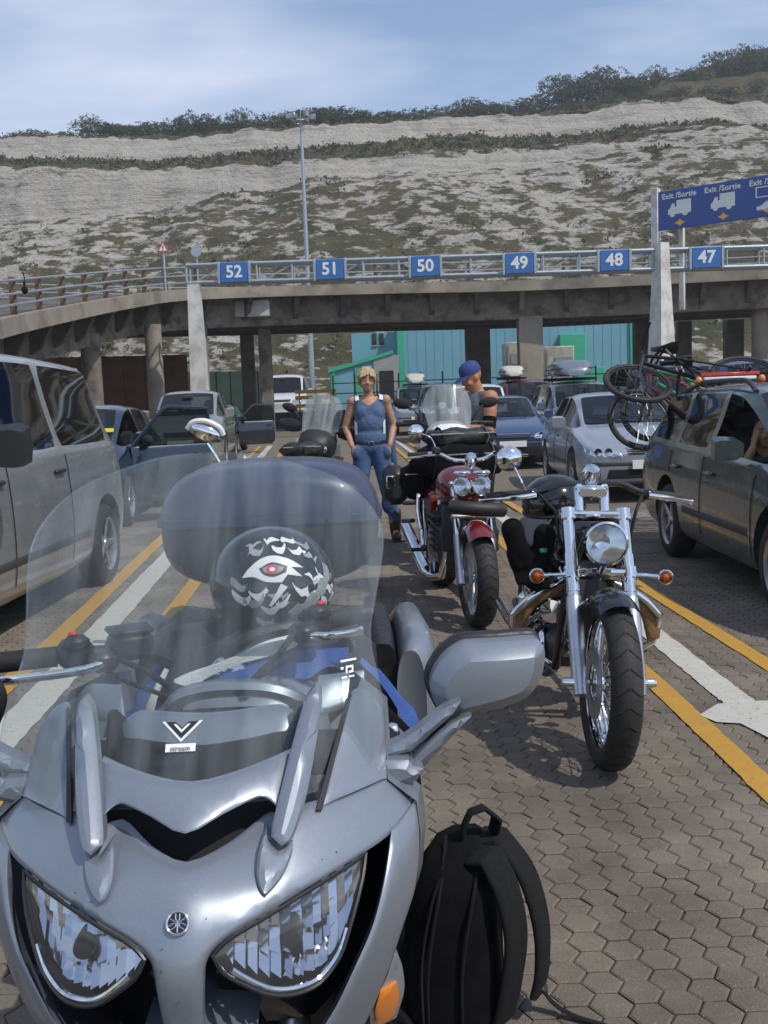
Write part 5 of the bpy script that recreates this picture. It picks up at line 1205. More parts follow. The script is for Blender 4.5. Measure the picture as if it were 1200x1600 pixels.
for (u0, v0, u1, v1) in [(.199, 1.037, .223, 1.0345), (.199, 1.0285, .203, 1.0255), (.2065, 1.0285, .209, 1.020), (.2065, 1.029, .218, 1.0265), (.2155, 1.029, .218, 1.021), (.211, 1.0225, .218, 1.020), (.200, 1.0165, .208, 1.0145), (.2115, 1.0165, .219, 1.0145)]:
    u0 = (u0+.024)/1.1; u1 = (u1+.024)/1.1
    bb = MB(); bb.panel([(u0, v0), (u1, v0), (u1, v1), (u0, v1)], lambda u, v, w: fs(u, v, w+.0022), .0006, .1, smooth=0); bb.build('toll_mark', 'decal_white', ws)
# inside the fairing
INN = [(0, .913), (.05, .916), (.094, .922), (.12, .935), (.13, .965), (.105, .978), (.05, .975), (0, .973)]
MB().panel(both(INN), lambda u, v, w: V((u, .265+(v-.9)*.9-w+.6*u*u, v)), .012, .02, .006, .012, smooth=3).build('inner_cowl', 'silver_paint', fj)
for s_ in (-1, 1):
    b = MB(); b.box((s_*.137, .33, .955), (.018, .05, .06), MX.Rotation(-.5, 3, 'X'), .005); b.build('inner_vent', 'matt_black', fj)
    b = MB(); b.panel([(s_*.145, .93), (s_*.235, .945), (s_*.235, .985), (s_*.16, .985)], lambda u, v, w: V((u, .38+(v-.93)*.8+.3*abs(u)-w, v)), .01, .03, .004, .01, smooth=3); b.build('inner_side_cowl', 'silver_paint', fj)
b = MB(); b.box((0, .36, .90), (.46, .10, .05), bev=.02); b.build('screen_trough', 'matt_black', fj)
b = MB(); rg = []
for y, hw, z, h in ((.38, .10, .93, .03), (.44, .15, .945, .055), (.52, .16, .955, .055), (.60, .14, .945, .03)):
    rg.append([(hw*math.cos(a), y, z-.03+(h+.03)*math.sin(a)) for a in [math.pi*i/12 for i in range(13)]])
b = MB(); b.box((0, .50, .872), (.30, .22, .07), bev=.03); b.build('dash_body', 'matt_black', fj)
b = MB(); b.tube(cr([(-.115, .60, .895), (-.085, .59, .928), (-.03, .585, .942), (.05, .585, .940), (.10, .59, .925), (.135, .60, .895)], 6), .016, 8, flat=1.6); b.build('dash_arch', 'silver_paint', fj)
o = MB().panel(both([(0, .885), (.085, .885), (.095, .905), (.075, .918), (0, .92)]), lambda u, v, w: V((u, .56+(v-.95)*.4-w*-1, v)), .012, .03, smooth=3).build('instrument_panel', 'gloss_black', fj)
# bars turned a little
bar = bpy.data.objects.new('handlebar', None); COL.objects.link(bar); bar.parent = fj; bar.location = (-.065, .715, 0); bar.rotation_euler = (0, 0, .40); bar.empty_display_size = .1
for s_ in (-1, 1):
    b = MB(); b.tube(cr([(s_*.05, .03, .96), (s_*.11, .0, .995), (s_*.20, -.005, 1.004), (s_*(.40 if s_ < 0 else .33), .03, 1.002)], 5), .013, 8); b.build('bar', 'black_plastic', bar)
    b = MB(); b.tube([(s_*.255, .005, 1.004), (s_*(.40 if s_ < 0 else .33), .03, 1.002)], .0185, 12); b.build('grip', 'rubber', bar)
    b = MB(); e_ = .40 if s_ < 0 else .33; b.cyl((s_*e_, .03, 1.002), (s_*(e_+.03), .035, 1.002), .017, n=12); b.build('bar_end', 'dark_steel', bar)
    b = MB(); b.box((s_*.225, -.01, 1.008), (.06, .055, .05), bev=.012); b.box((s_*.225, -.03, 1.03), (.045, .03, .03), bev=.01); b.build('switch_cluster', 'black_plastic', bar)
    MB().box((s_*.23, -.03, 1.048), (.016, .014, .008), bev=.003).build('kill_switch', 'decal_red', bar)
    if s_ > 0: b = None
    else:
        b = MB(); b.box((s_*.135, -.04, 1.018), (.075, .055, .048), bev=.010); b.box((s_*.135, -.04, 1.046), (.080, .06, .010), bev=.005); b.lathe([(.012, 0), (.012, .004), (.008, .004)], (s_*.135, -.069, 1.02), (0, -1, 0), 14); b.build('fluid_reservoir', 'black_plastic', bar)
    b = MB(); b.box((s_*.185, -.05, 1.0), (.05, .05, .035), bev=.01); b.build('lever_clamp', 'dark_steel', bar)
    b = MB(); b.tube(cr([(s_*.175, -.062, .998), (s_*.22, -.082, .995), (s_*.27, -.075, .992), (s_*(.42 if s_ < 0 else .30), -.056, .99)], 5), [.008]*15+[.010], 8, flat=.7); b.build('lever', 'chrome', bar)
    b = MB(); b.tube(cr([(s_*.16, -.06, 1.0), (s_*.12, -.10, .98), (s_*.07, -.08, .93), (s_*.05, 0, .86)], 6), .006, 6); b.tube(cr([(s_*.2, -.03, .99), (s_*.15, -.07, .96), (s_*.06, -.03, .90), (s_*.04, .02, .84)], 6), .0045, 6); b.build('brake_hose', 'matt_black', bar)
b = MB(); b.box((0, .02, .955), (.18, .06, .03), bev=.01); b.v = [(x, y+.02, z-.05) for x, y, z in b.v]; b.build('yoke', 'matt_black', bar)
# tank, seat, tail
b = MB(); rg = []
for y, w, z, h in ((.66, .09, .80, .06), (.70, .14, .80, .11), (.80, .165, .78, .145), (.92, .165, .77, .145), (1.05, .14, .755, .12), (1.16, .10, .74, .075)):
    rg.append([(w*math.copysign(abs(math.cos(a))**.75, math.cos(a)), y, z+h*math.copysign(abs(math.sin(a))**.75, math.sin(a))) for a in [2*math.pi*i/24 for i in range(24)]])
b.loft(rg); b.build('fuel_tank', 'silver_paint', fj, ang=70)
b = MB(); b.lathe([(0, .018), (.038, .016), (.044, .008), (.046, 0)], (-.005, .80, .922), (0, -.2, 1), 24); b.torus((-.005, .80, .926), (0, -.2, 1), .052, .005, 28, 6); b.build('filler_cap', 'chrome', fj)
b = MB(); rg = []
for y, w, z, h in ((1.12, .11, .77, .03), (1.2, .15, .775, .05), (1.36, .17, .775, .05), (1.42, .16, .80, .05), (1.5, .16, .81, .05), (1.72, .13, .81, .045)):
    rg.append([(w*math.copysign(abs(math.cos(a))**.5, math.cos(a)), y, z+h*math.copysign(abs(math.sin(a))**.6, math.sin(a))) for a in [2*math.pi*i/20 for i in range(20)]])
b.loft(rg); b.build('seat', 'dark_leather', fj, ang=70)
b = MB(); rg = []
for y, w, z, h in ((1.15, .13, .62, .09), (1.5, .17, .68, .08), (1.9, .10, .78, .05)):
    rg.append([(w*math.cos(a), y, z+h*math.sin(a)) for a in [2*math.pi*i/16 for i in range(16)]])
b.loft(rg); b.build('tail_unit', 'silver_paint', fj, ang=60)
# wheels, forks, engine (mostly below the frame)
for y in (.16, 1.70):
    wo = add_wheel(fj, (0, y, .305), .305, 0, 0, .14 if y < 1 else .17)
for s_ in (-1, 1):
    MB().tube([(s_*.105, .16, .305), (s_*.105, .50, .86)], [.032, .024], 12).build('fork', 'brushed_alloy', fj)
    b = MB(); b.lathe([(.07, -.003), (.16, -.003), (.16, .003), (.07, .003)], (s_*.088, .16, .305), (1, 0, 0), 28); b.build('brake_disc', 'brushed_alloy', fj)
    b = MB(); b.tube([(s_*.20, .9, .30), (s_*.23, 1.4, .33), (s_*.23, 1.95, .40)], [.045, .06, .055], 14); b.build('exhaust', 'brushed_alloy', fj)
b = MB(); rg = []
for i in range(13):
    a = -.5+2.6*i/12; c_ = V((0, .16-math.cos(a)*.325, .305+math.sin(a)*.325)); d = V((0, -math.cos(a), math.sin(a)))
    rg.append([c_+V((x, 0, 0))+d*(.02-abs(x)*.35) for x in (-.075, -.05, 0, .05, .075)])
b.loft(rg, False, False); b.build('front_mudguard', 'silver_paint', fj, ang=60)
b = MB(); b.box((0, .72, .45), (.42, .5, .35), bev=.06); b.box((0, .55, .68), (.3, .3, .2), bev=.05); b.build('engine', 'engine_grey', fj)
b = MB(); b.box((0, .42, .58), (.42, .06, .34), bev=.02); b.build('radiator', 'dark_steel', fj)
b = MB(); b.box((0, 1.35, .38), (.3, .7, .08), bev=.03); b.build('swingarm', 'dark_steel', fj)
b = MB(); b.tube(cr([(.12, 1.0, .25), (.30, 1.02, .04), (.33, .98, .0)], 4), .012, 8); b.build('side_stand', 'dark_steel', fj)
# panniers
for s_ in (-1, 1):
    pn = bpy.data.objects.new('pannier', None); COL.objects.link(pn); pn.parent = fj; pn.empty_display_size = .1; pn.location = (0, .04, -.045)
    def sec(y, x0, x1, z0, z1, p=.55): return [(s_*((x0+x1)/2+(x1-x0)/2*math.copysign(abs(math.cos(a))**p, math.cos(a))), y, (z0+z1)/2+(z1-z0)/2*math.copysign(abs(math.sin(a))**p, math.sin(a))) for a in [2*math.pi*i/24 for i in range(24)]]
    b = MB(); b.loft([sec(1.30, .255, .30, .62, .84), sec(1.29, .24, .325, .56, .875), sec(1.5, .23, .33, .5, .89), sec(1.8, .22, .33, .5, .88), sec(1.92, .23, .31, .58, .84)]); b.build('inner_shell', 'black_plastic', pn, ang=60)
    b = MB(); b.loft([sec(1.285, .318, .365, .63, .80, .8), sec(1.27, .318, .392, .585, .86, .8), sec(1.32, .318, .425, .55, .885, .75), sec(1.5, .318, .44, .51, .89, .75), sec(1.78, .318, .43, .51, .88, .75), sec(1.9, .318, .39, .58, .84, .8)]); b.build('lid', 'silver_paint', pn, ang=60)
    b = MB(); b.tube(cr([(s_*.405, 1.30, .80), (s_*.432, 1.42, .77), (s_*.442, 1.55, .70)], 4), .008, 6); b.build('latch_strip', 'chrome', pn)
# top case
tcs = bpy.data.objects.new('top_case', None); COL.objects.link(tcs); tcs.parent = fj; tcs.location = (-.002, 0, -.022); tcs.empty_display_size = .1
def tsec(y, w, z0, z1, p=.62):
    return [(w*math.copysign(abs(math.cos(a))**p, math.cos(a)), y, (z0+z1)/2+(z1-z0)/2*math.copysign(abs(math.sin(a))**(p+.1), math.sin(a))) for a in [2*math.pi*i/40 for i in range(40)]]
def half(ring_, top, zs): return [(x, y, max(z, zs) if top else min(z, zs)) for x, y, z in ring_]
T0 = [(1.585, .22, 1.0, 1.235), (1.60, .27, .97, 1.26), (1.64, .298, .955, 1.278), (1.75, .306, .955, 1.292), (1.92, .30, .965, 1.295), (2.02, .26, .99, 1.27), (2.05, .2, 1.04, 1.22)]
b = MB(); b.loft([half(tsec(*t), True, 1.142) for t in T0]); b.build('lid', 'navy_plastic', tcs, ang=40)
b = MB(); b.loft([half(tsec(t[0], t[1]*.99, t[2], t[3]), False, 1.136) for t in T0]); b.build('shell', 'smoke_plastic', tcs, ang=40)
b = MB(); b.loft([[(x*1.012, y, z) for x, y, z in [(xx, yy, max(1.128, min(1.15, zz))) for xx, yy, zz in tsec(t[0]-.004 if t[0] < 1.7 else t[0]+.004, t[1]+.004, t[2], t[3])]] for t in T0]); b.build('seam_band', 'navy_plastic', tcs, ang=40)
b = MB(); b.tube(cr([(.12, 1.594, 1.20), (.2, 1.598, 1.175), (.25, 1.61, 1.15)], 4), .004, 6); b.tube(cr([(.145, 1.60, .99), (.15, 1.578, 1.07), (.16, 1.582, 1.14)], 4), .003, 5); b.build('strap_cord', 'matt_black', tcs)
b = MB(); b.box((0, 1.8, .93), (.3, .34, .03), bev=.01); b.tube([(-.12, 1.55, .86), (-.12, 1.95, .92)], .012, 6); b.tube([(.12, 1.55, .86), (.12, 1.95, .92)], .012, 6); b.build('carrier', 'dark_steel', tcs)
# ------------------------------------------------------------------ jacket and helmet lying on the motorcycle
TF = MX.Translation((-.262, 1.15, 0))@MX.Rotation(.031, 4, 'Z')
jk = thing('jacket', 'blue motorcycle jacket with white stripes draped over the tank and seat under the helmet', 'jacket', TF@V((0, .95, .90)), .031)
def heap(pts, matn, nm, seed, n=36, k=14, amp=.012):
    """a soft folded mass: closed outline rings that shrink upwards"""
    b = MB(); rr = random.Random(seed); rg = []
    for f, z in pts:
        ring_ = []
        for j in range(n):
            a = 2*math.pi*j/n; w = 1+amp*8*math.sin(a*5+z*30+seed)*.5+amp*6*math.sin(a*9-z*40)
            ring_.append((f[0]*math.cos(a)*w+f[2], f[1]*math.sin(a)*w+f[3], z+amp*math.sin(a*4+seed)+amp*.6*math.sin(a*7+2*seed)))
        rg.append(ring_)
    b.loft(rg); return b.build(nm, matn, jk, ang=80)
heap([((.20, .20, .02, .06), -.10), ((.235, .22, .02, .06), -.06), ((.23, .21, .02, .06), 0), ((.19, .17, .03, .07), .045), ((.09, .09, .03, .08), .06)], 'dark_leather', 'lining', 2)
def cloth_strip(path, w, matn, nm, th=.006, up=(0, -.4, 1)):
    P_ = cr(path, 6); b = MB(); rg = []
    for i, p in enumerate(P_):
        t = (P_[min(i+1, len(P_)-1)]-P_[max(0, i-1)]).normalized(); n_ = V(up).normalized(); s2 = t.cross(n_).normalized(); n2 = s2.cross(t)
        ww = w*(.75+.25*math.sin(i*.55))*min(1, .35+.25*i, .35+.25*(len(P_)-1-i)) if True else w
        rg.append([p-s2*ww+n2*(-.004), p-s2*ww*.5+n2*.004, p+n2*th, p+s2*ww*.5+n2*.004, p+s2*ww-n2*.004, p-n2*.01])
    b.loft(rg); return b.build(nm, matn, jk, ang=70)
cloth_strip([(-.155, -.235, -.035), (-.08, -.225, -.005), (.02, -.185, .018), (.13, -.12, .03), (.2, -.06, .02)], .058, 'blue_fabric', 'blue_sleeve', .016, (0, -.9, 1))
cloth_strip([(-.15, -.235, -.005), (-.07, -.215, .032), (.03, -.17, .058), (.12, -.10, .068), (.165, -.06, .062)], .019, 'white_fabric', 'white_stripe', .010, (0, -.9, 1))
cloth_strip([(-.20, -.22, -.06), (-.18, -.235, .0), (-.14, -.22, .055)], .034, 'blue_fabric', 'blue_collar')
cloth_strip([(-.175, -.25, -.06), (-.155, -.26, .0), (-.13, -.24, .05)], .012, 'white_fabric', 'white_collar_stripe', .005)
cloth_strip([(-.29, -.16, -.10), (-.24, -.20, -.06), (-.18, -.22, -.03)], .045, 'blue_fabric', 'blue_cuff')
cloth_strip([(.20, .0, .02), (.27, .06, -.06), (.33, .10, -.16), (.36, .12, -.22)], .05, 'blue_fabric', 'blue_sleeve')
cloth_strip([(.19, -.05, -.02), (.27, .0, -.11), (.34, .05, -.2), (.36, .1, -.27)], .035, 'black_cloth', 'black_sleeve_edge')
b = MB(); b.lathe([(0, -.012), (.012, -.01), (.015, 0), (.012, .01), (0, .012)], (.285, -.2, -.10), (1, .2, 0), 12); b.cyl((.285, -.2, -.10), (.24, -.14, -.10), .008); b.build('metal_tag', 'chrome', jk)
hm = thing('helmet', 'black full face helmet with white scrollwork and a red eye graphic, before the top case', 'helmet', TF@V((.045, 1.06, .935)), .031+.2); hm.scale = (1.15, 1.05, 1.0); hm.location.z -= .015
# shell: an egg with an eye port
def hshell(az, el_, r=1.):
    ca = math.cos(el_); x = math.sin(az)*ca; y = -math.cos(az)*ca; z = math.sin(el_)
    rx, ry, rz = .118, .142, .125
    f = 1.0 if z > -.1 else 1.0-.10*(-z-.1)
    return V((x*rx*f*r, (y*ry*f)*r, .122+z*(rz if z > 0 else .135)*r))
b = MB(); rg = []
for i in range(1, 26):
    el_ = math.pi/2-(math.pi*.80)*i/25; rg.append([hshell(2*math.pi*j/48, el_) for j in range(48)])
b.loft(rg, True); b.build('shell', 'gloss_black', hm, ang=70)
b = MB(); b.torus((0, 0, .02), (0, 0, 1), .098, .010, 40, 8); b.build('neck_roll', 'rubber', hm)
FH = lambda u, v, w: hshell(u, v, 1.004+w*8)
def gfx(poly, nm, m_, lvl=0, sm=4): b = MB(); b.panel(poly, lambda u, v, w: hshell(u, v, 1.006+.004*lvl+w*7), .001, .09, smooth=sm); return b.build(nm, m_, hm)
gfx([(-.50, .46), (-.30, .62), (-.05, .66), (.22, .56), (.42, .40), (.20, .44), (.36, .26), (.12, .32), (.02, .20), (-.22, .22), (-.42, .30), (-.62, .28)], 'eye_surround', 'decal_white')
gfx([(-.34, .44), (-.12, .54), (.14, .46), (.10, .36), (-.10, .30), (-.26, .34)], 'eye_shadow', 'decal_black', 1)
gfx([(-.28, .44), (-.12, .50), (.08, .45), (.02, .38), (-.12, .34), (-.24, .38)], 'eye_white', 'decal_grey', 2)
gfx([(-.13+.095*math.cos(a), .42+.07*math.sin(a)) for a in [2*math.pi*i/12 for i in range(12)]], 'iris', 'decal_red', 3)
gfx([(-.12+.05*math.cos(a), .42+.035*math.sin(a)) for a in [2*math.pi*i/8 for i in range(8)]], 'pupil', 'decal_white', 4)
rs = random.Random(4)
for k, (u0, v0, sp_, sl) in enumerate([(-.75, .86, .30, .25), (-.35, 1.0, .34, .1), (.10, 1.02, .34, -.1), (.50, .90, .3, -.3), (.22, .14, .26, -.55), (.42, .02, .26, -.6), (.55, .16, .24, -.5), (.64, -.06, .26, -.7), (.80, .12, .24, -.8), (-.62, -.10, .3, .35), (-.30, -.22, .28, .5), (-.05, -.12, .22, .7), (.92, .34, .24, -1.0), (.30, -.22, .28, -.5), (.66, -.3, .26, -.8), (-.62, .72, .3, .5), (-.1, .82, .3, .2), (.28, .78, .3, -.2), (.55, .66, .26, -.6), (.40, .28, .3, -.4), (.62, .34, .26, -.9), (-.88, .30, .3, -.5), (-.80, .05, .3, -.3), (-.45, .04, .26, .4), (-.15, .06, .22, -.2), (1.0, .0, .26, -.9), (.46, -.16, .2, .6), (.1, -.36, .26, .1), (-.45, -.4, .26, -.1)]):
    P_ = []
    n_ = 7
    for i in range(n_): t = i/(n_-1); P_.append((u0+sp_*1.25*t*math.cos(sl)+.05*math.sin(t*7+k), v0+sp_*t*math.sin(sl)+.045*math.sin(t*9+k*2)))
    Qp = [(p[0]+rs.uniform(-.02, .02), p[1]-(.10*math.sin(math.pi*i/(n_-1))+.014)-rs.uniform(0, .02)) for i, p in enumerate(P_)][::-1]
    gfx(P_+Qp, 'scroll', 'decal_white' if k % 3 else 'decal_grey', 0, 3)
gfx([(.10, -.30), (.26, -.16), (.34, -.20), (.48, -.02), (.58, -.04), (.70, .18), (.80, .16), (.88, .42), (1.0, .34), (.98, .12), (.86, .02), (.80, -.10), (.66, -.12), (.60, -.24), (.44, -.26), (.36, -.38), (.22, -.36)], 'scroll_band', 'decal_grey', 1, 3)
gfx([(.0, .18), (.10, .12), (-.02, -.02), (-.16, -.18), (-.20, -.16), (-.10, .0)], 'sword_mark', 'decal_white', 1, 3)
o_ = hshell(.62, -.34, 1.03); nv = (o_-V((0, 0, .12))).normalized()
text('HON', .022, frame_m(o_, V((.92, .38, .18)), V((-.1, -.25, 1))), 'decal_grey', hm, 'lettering', .001, .0006)
# ------------------------------------------------------------------ backpack on the pavers
bk = thing('backpack', 'black fabric backpack standing on the pavers beside the silver motorcycle', 'backpack', (.14, 2.28, 0), -.12); bk.scale = (1, 1, .955)
b = MB(); rg = []
for z, x0, x1, hy in ((0.004, -.095, .085, .12), (.012, -.115, .095, .145), (.06, -.125, .10, .155), (.16, -.125, .098, .155), (.27, -.112, .092, .15), (.35, -.09, .085, .14), (.40, -.06, .075, .12), (.432, -.02, .062, .085), (.445, .015, .05, .05)):
    rg.append([((x0+x1)/2+(x1-x0)/2*math.copysign(abs(math.cos(a))**.55, math.cos(a))+.004*math.sin(a*6+z*40), hy*math.copysign(abs(math.sin(a))**.55, math.sin(a))+.004*math.sin(a*5+z*33), z) for a in [2*math.pi*i/40 for i in range(40)]])
b.loft(rg); b.build('main_bag', 'black_cloth', bk, ang=80)
b = MB(); rg = []
for z, x0, x1, hy in ((.03, -.14, -.10, .10), (.05, -.162, -.08, .115), (.15, -.165, -.08, .118), (.24, -.152, -.08, .11), (.28, -.13, -.08, .09)):
    rg.append([((x0+x1)/2+(x1-x0)/2*math.copysign(abs(math.cos(a))**.6, math.cos(a)), hy*math.copysign(abs(math.sin(a))**.6, math.sin(a)), z) for a in [2*math.pi*i/28 for i in range(28)]])
b.loft(rg); b.build('front_pocket', 'black_cloth', bk, ang=80)
for x0 in (-.045, .03):
    b = MB(); pth = [(x0-.02, -.158, .03), (x0-.018, -.163, .16), (x0-.005, -.158, .27), (x0+.01, -.145, .35), (x0+.02, -.10, .41), (x0+.02, 0, .438)]; b.tube(cr(pth, 6), .0045, 6); b.build('piping', 'black_web', bk)
b = MB(); b.tube(cr([(-.075, -.158, .02), (-.075, -.163, .2), (-.05, -.148, .34), (-.025, -.1, .405), (-.02, 0, .425)], 6), .009, 4, flat=.35); b.build('zip', 'dark_steel', bk)
def webbing(path, w, t, nm, matn='black_web', up=(0, 1, 0)):
    P_ = cr(path, 7); b = MB(); rg = []; u = V(up)
    for i, p in enumerate(P_):
        d = (P_[min(i+1, len(P_)-1)]-P_[max(0, i-1)]).normalized(); u = (u-d*u.dot(d)).normalized(); n_ = d.cross(u)
        rg.append([p+u*(w*math.copysign(abs(math.cos(a))**.5, math.cos(a)))+n_*(t*math.copysign(abs(math.sin(a))**.7, math.sin(a))) for a in [2*math.pi*j/12 for j in range(12)]])
    b.loft(rg); return b.build(nm, matn, bk, ang=70)
webbing([(.02, -.015, .425), (.018, -.03, .47), (.035, -.03, .512), (.065, -.02, .52), (.095, .0, .485), (.085, .02, .44)], .018, .006, 'grab_handle')
webbing([(.045, -.075, .425), (.08, -.095, .435), (.115, -.115, .36), (.132, -.12, .25), (.118, -.12, .13), (.10, -.11, .04)], .042, .009, 'shoulder_strap')
webbing([(.055, .03, .425), (.10, .02, .43), (.160, -.01, .35), (.190, -.02, .23), (.190, -.025, .12), (.178, -.03, .06)], .046, .010, 'shoulder_strap')
webbing([(.188, -.02, .065), (.215, -.025, .03), (.26, -.04, .010), (.33, -.07, .0075), (.385, -.10, .0075)], .011, .0022, 'loose_webbing')
b = MB(); b.box((.19, -.02, .07), (.03, .04, .012), MX.Rotation(.8, 3, 'Y'), .004); b.build('buckle', 'black_plastic', bk)
# ------------------------------------------------------------------ other motorcycles
def sub_empty(nm, parent, loc=(0, 0, 0), rot=(0, 0, 0)):
    o = bpy.data.objects.new(nm, None); COL.objects.link(o); o.parent = parent; o.location = loc; o.rotation_euler = rot; o.empty_display_size = .1; return o
def moto_wheel(parent, loc, r, w, spokes=0, rimm='chrome', rot=0., disc=True):
    o = sub_empty('wheel', parent, loc, (0, 0, rot)); h = w/2
    b = MB(); b.lathe([(r*.74, -h*.7), (r*.80, -h*.96), (r*.88, -h), (r*.95, -h*.78), (r*.985, -h*.4), (r, 0), (r*.985, h*.4), (r*.95, h*.78), (r*.88, h), (r*.80, h*.96), (r*.74, h*.7)], (0, 0, 0), (1, 0, 0), 44)
    b.build('tyre', 'rubber', o)
    b = MB()
    for k in range(30):
        a = 2*math.pi*k/30; d = V((0, math.cos(a), math.sin(a))); t = V((0, -math.sin(a), math.cos(a)))
        for g in (-1, 1): b.tube([d*r*.998+V((g*h*.06, 0, 0)), d*r*.975+t*.02+V((g*h*.5, 0, 0)), d*r*.93+t*.03+V((g*h*.86, 0, 0))], .0035, 4)
    tag(b.build('tread_groove', 'matt_black', o), kind='stuff')
    b = MB(); b.lathe([(r*.765, -h*.72), (r*.775, -h*.66), (r*.72, -h*.5), (r*.69, 0), (r*.72, h*.5), (r*.775, h*.66), (r*.765, h*.72)], (0, 0, 0), (1, 0, 0), 40); b.build('rim', rimm, o)
    b = MB(); b.lathe([(.012, -h*1.05), (.045, -h*1.0), (.04, -h*.5), (.028, -h*.4), (.028, h*.4), (.04, h*.5), (.045, h*1.0), (.012, h*1.05)], (0, 0, 0), (1, 0, 0), 16); b.build('hub', rimm, o)
    if spokes:
        for k in range(spokes):
            b = MB(); a = 2*math.pi*k/spokes; a2 = a+(.32 if (k//2) % 2 else -.32); g = 1 if k % 2 else -1
            b.tube([V((g*h*.7, .04*math.cos(a2), .04*math.sin(a2))), V((g*h*.1, r*.705*math.cos(a), r*.705*math.sin(a)))], .0028, 5); b.build('spoke', 'chrome', o)
    else:
        for k in range(5):
            b = MB(); a = 2*math.pi*k/5; d = V((0, math.cos(a), math.sin(a))); b.tube([d*.03, d*r*.71], [.024, .018], 8, flat=.6); b.build('spoke', rimm, o)
    if disc:
        b = MB(); b.lathe([(.07, h*.98), (.14, h*.98), (.14, h*.98+.005), (.07, h*.98+.005)], (0, 0, 0), (-1, 0, 0), 30); b.build('brake_disc', 'brushed_alloy', o)
    return o
def fins(b, c, ax, r, L, n, k=20):
    c = V(c); ax = V(ax).normalized()
    pr = []
    for i in range(n):
        h0 = L*i/n; pr += [(r*.8, h0), (r, h0+L*.12/n), (r, h0+L*.45/n), (r*.8, h0+L*.6/n)]
    b.lathe(pr+[(0, L)], c, ax, k)
# --- the black and chrome cruiser
hd = thing('cruiser_motorcycle', 'black and chrome custom cruiser with wide chrome forks and single round headlight, right of centre', 'motorcycle', (.815, 3.80, 0), .01, ry=.05)
moto_wheel(hd, (0, 0, .33), .33, .115, 28, 'chrome', -.005)
fk = sub_empty('front_fork', hd)
ax0 = V((0, 0, .33)); top = V((0, .35, .95)); fd = (top-ax0).normalized()
for s_ in (-1, 1):
    x = V((s_*.112, 0, 0))
    b = MB(); b.tube([ax0+x-fd*.05, ax0+x+fd*.02, ax0+x+fd*.30, ax0+x+fd*.34, ax0+x+fd*.345], [.026, .031, .033, .031, .025], 16); b.build('slider', 'brushed_alloy', fk)
    b = MB(); b.tube([ax0+x+fd*.34, ax0+x+fd*.68], .025, 16); b.tube([ax0+x+fd*.36, ax0+x+fd*.52], .0285, 16); b.build('fork_tube', 'chrome', fk)
    b = MB(); b.lathe([(0, .05), (.014, .045), (.018, .03), (.018, 0)], ax0+V((s_*.135, 0, 0)), (s_, 0, 0), 12); b.build('axle_cap', 'chrome', fk)
b = MB(); b.cyl(ax0-V((.14, 0, 0)), ax0+V((.14, 0, 0)), .012, n=10); b.build('axle', 'chrome', fk)
for k, (f_, dz) in enumerate(((.44, .036), (.69, .034))):
    c = ax0+fd*f_; b = MB(); b.box(c, (.29, .06, dz), MX.Rotation(-.5, 3, 'X'), .012)
    for s_ in (-1, 1): b.cyl(c+V((s_*.112, 0, 0))-fd*.022, c+V((s_*.112, 0, 0))+fd*.024, .036, n=16)
    b.build('triple_clamp', 'chrome', fk)
hl = sub_empty('headlight', hd, (0, .13, .845))
b = MB(); b.lathe([(0, .15), (.05, .14), (.078, .08), (.085, .01), (.088, -.005), (.080, -.010)], (0, 0, 0), (0, 1, 0), 28); b.build('bucket', 'chrome', hl)
b = MB(); b.lathe([(0, .07), (.03, .06), (.06, .03), (.078, 0)], (0, 0, 0), (0, 1, 0), 24); b.build('reflector', 'lamp_chrome', hl, ang=15)
b = MB(); b.lathe([(0, -.016), (.045, -.012), (.078, -.002), (.078, .001), (.045, -.008), (0, -.012)], (0, 0, 0), (0, 1, 0), 24); b.build('lens', 'clear_lens', hl)
b = MB(); b.cyl((0, .02, -.085), (0, .10, -.15), .012); b.build('bracket', 'chrome', hl)
for s_ in (-1, 1):
    it = sub_empty('indicator', hd); c = ax0+fd*.44
    b = MB(); b.tube([c+V((s_*.13, -.02, 0)), c+V((s_*.24, -.02, -.006))], .009, 8); b.build('stalk', 'chrome', it)
    b = MB(); b.lathe([(0, .035), (.022, .03), (.03, .015), (.031, 0), (.026, -.006)], c+V((s_*.255, -.03, -.006)), (0, 1, 0), 16); b.build('bucket', 'chrome', it)
    b = MB(); b.lathe([(0, -.016), (.018, -.012), (.027, 0), (.027, .004)], c+V((s_*.255, -.036, -.006)), (0, 1, 0), 16); b.build('lens', 'amber_lens', it)
    b = MB(); b.ell(c+V((s_*.255, -.02, -.006)), .016); b.build('bulb', 'amber_plastic', it)
b = MB(); rg = []
for i in range(10):
    a = 1.12+1.25*i/9; d = V((0, -math.cos(a), math.sin(a))); c = ax0+d*.348
    rg.append([c+V((x, 0, 0))+d*(.016-.04*(abs(x)/.075)**2.4) for x in (-.075, -.065, -.05, -.03, 0, .03, .05, .065, .075)])
b.loft(rg, False, False); b.build('front_mudguard', 'gloss_black', hd, ang=60)
for s_ in (-1, 1): b = MB(); b.tube([ax0+V((s_*.082, .04, .31)), ax0+fd*.3+V((s_*.10, 0, 0))], .008, 6); b.build('mudguard_stay', 'chrome', hd)
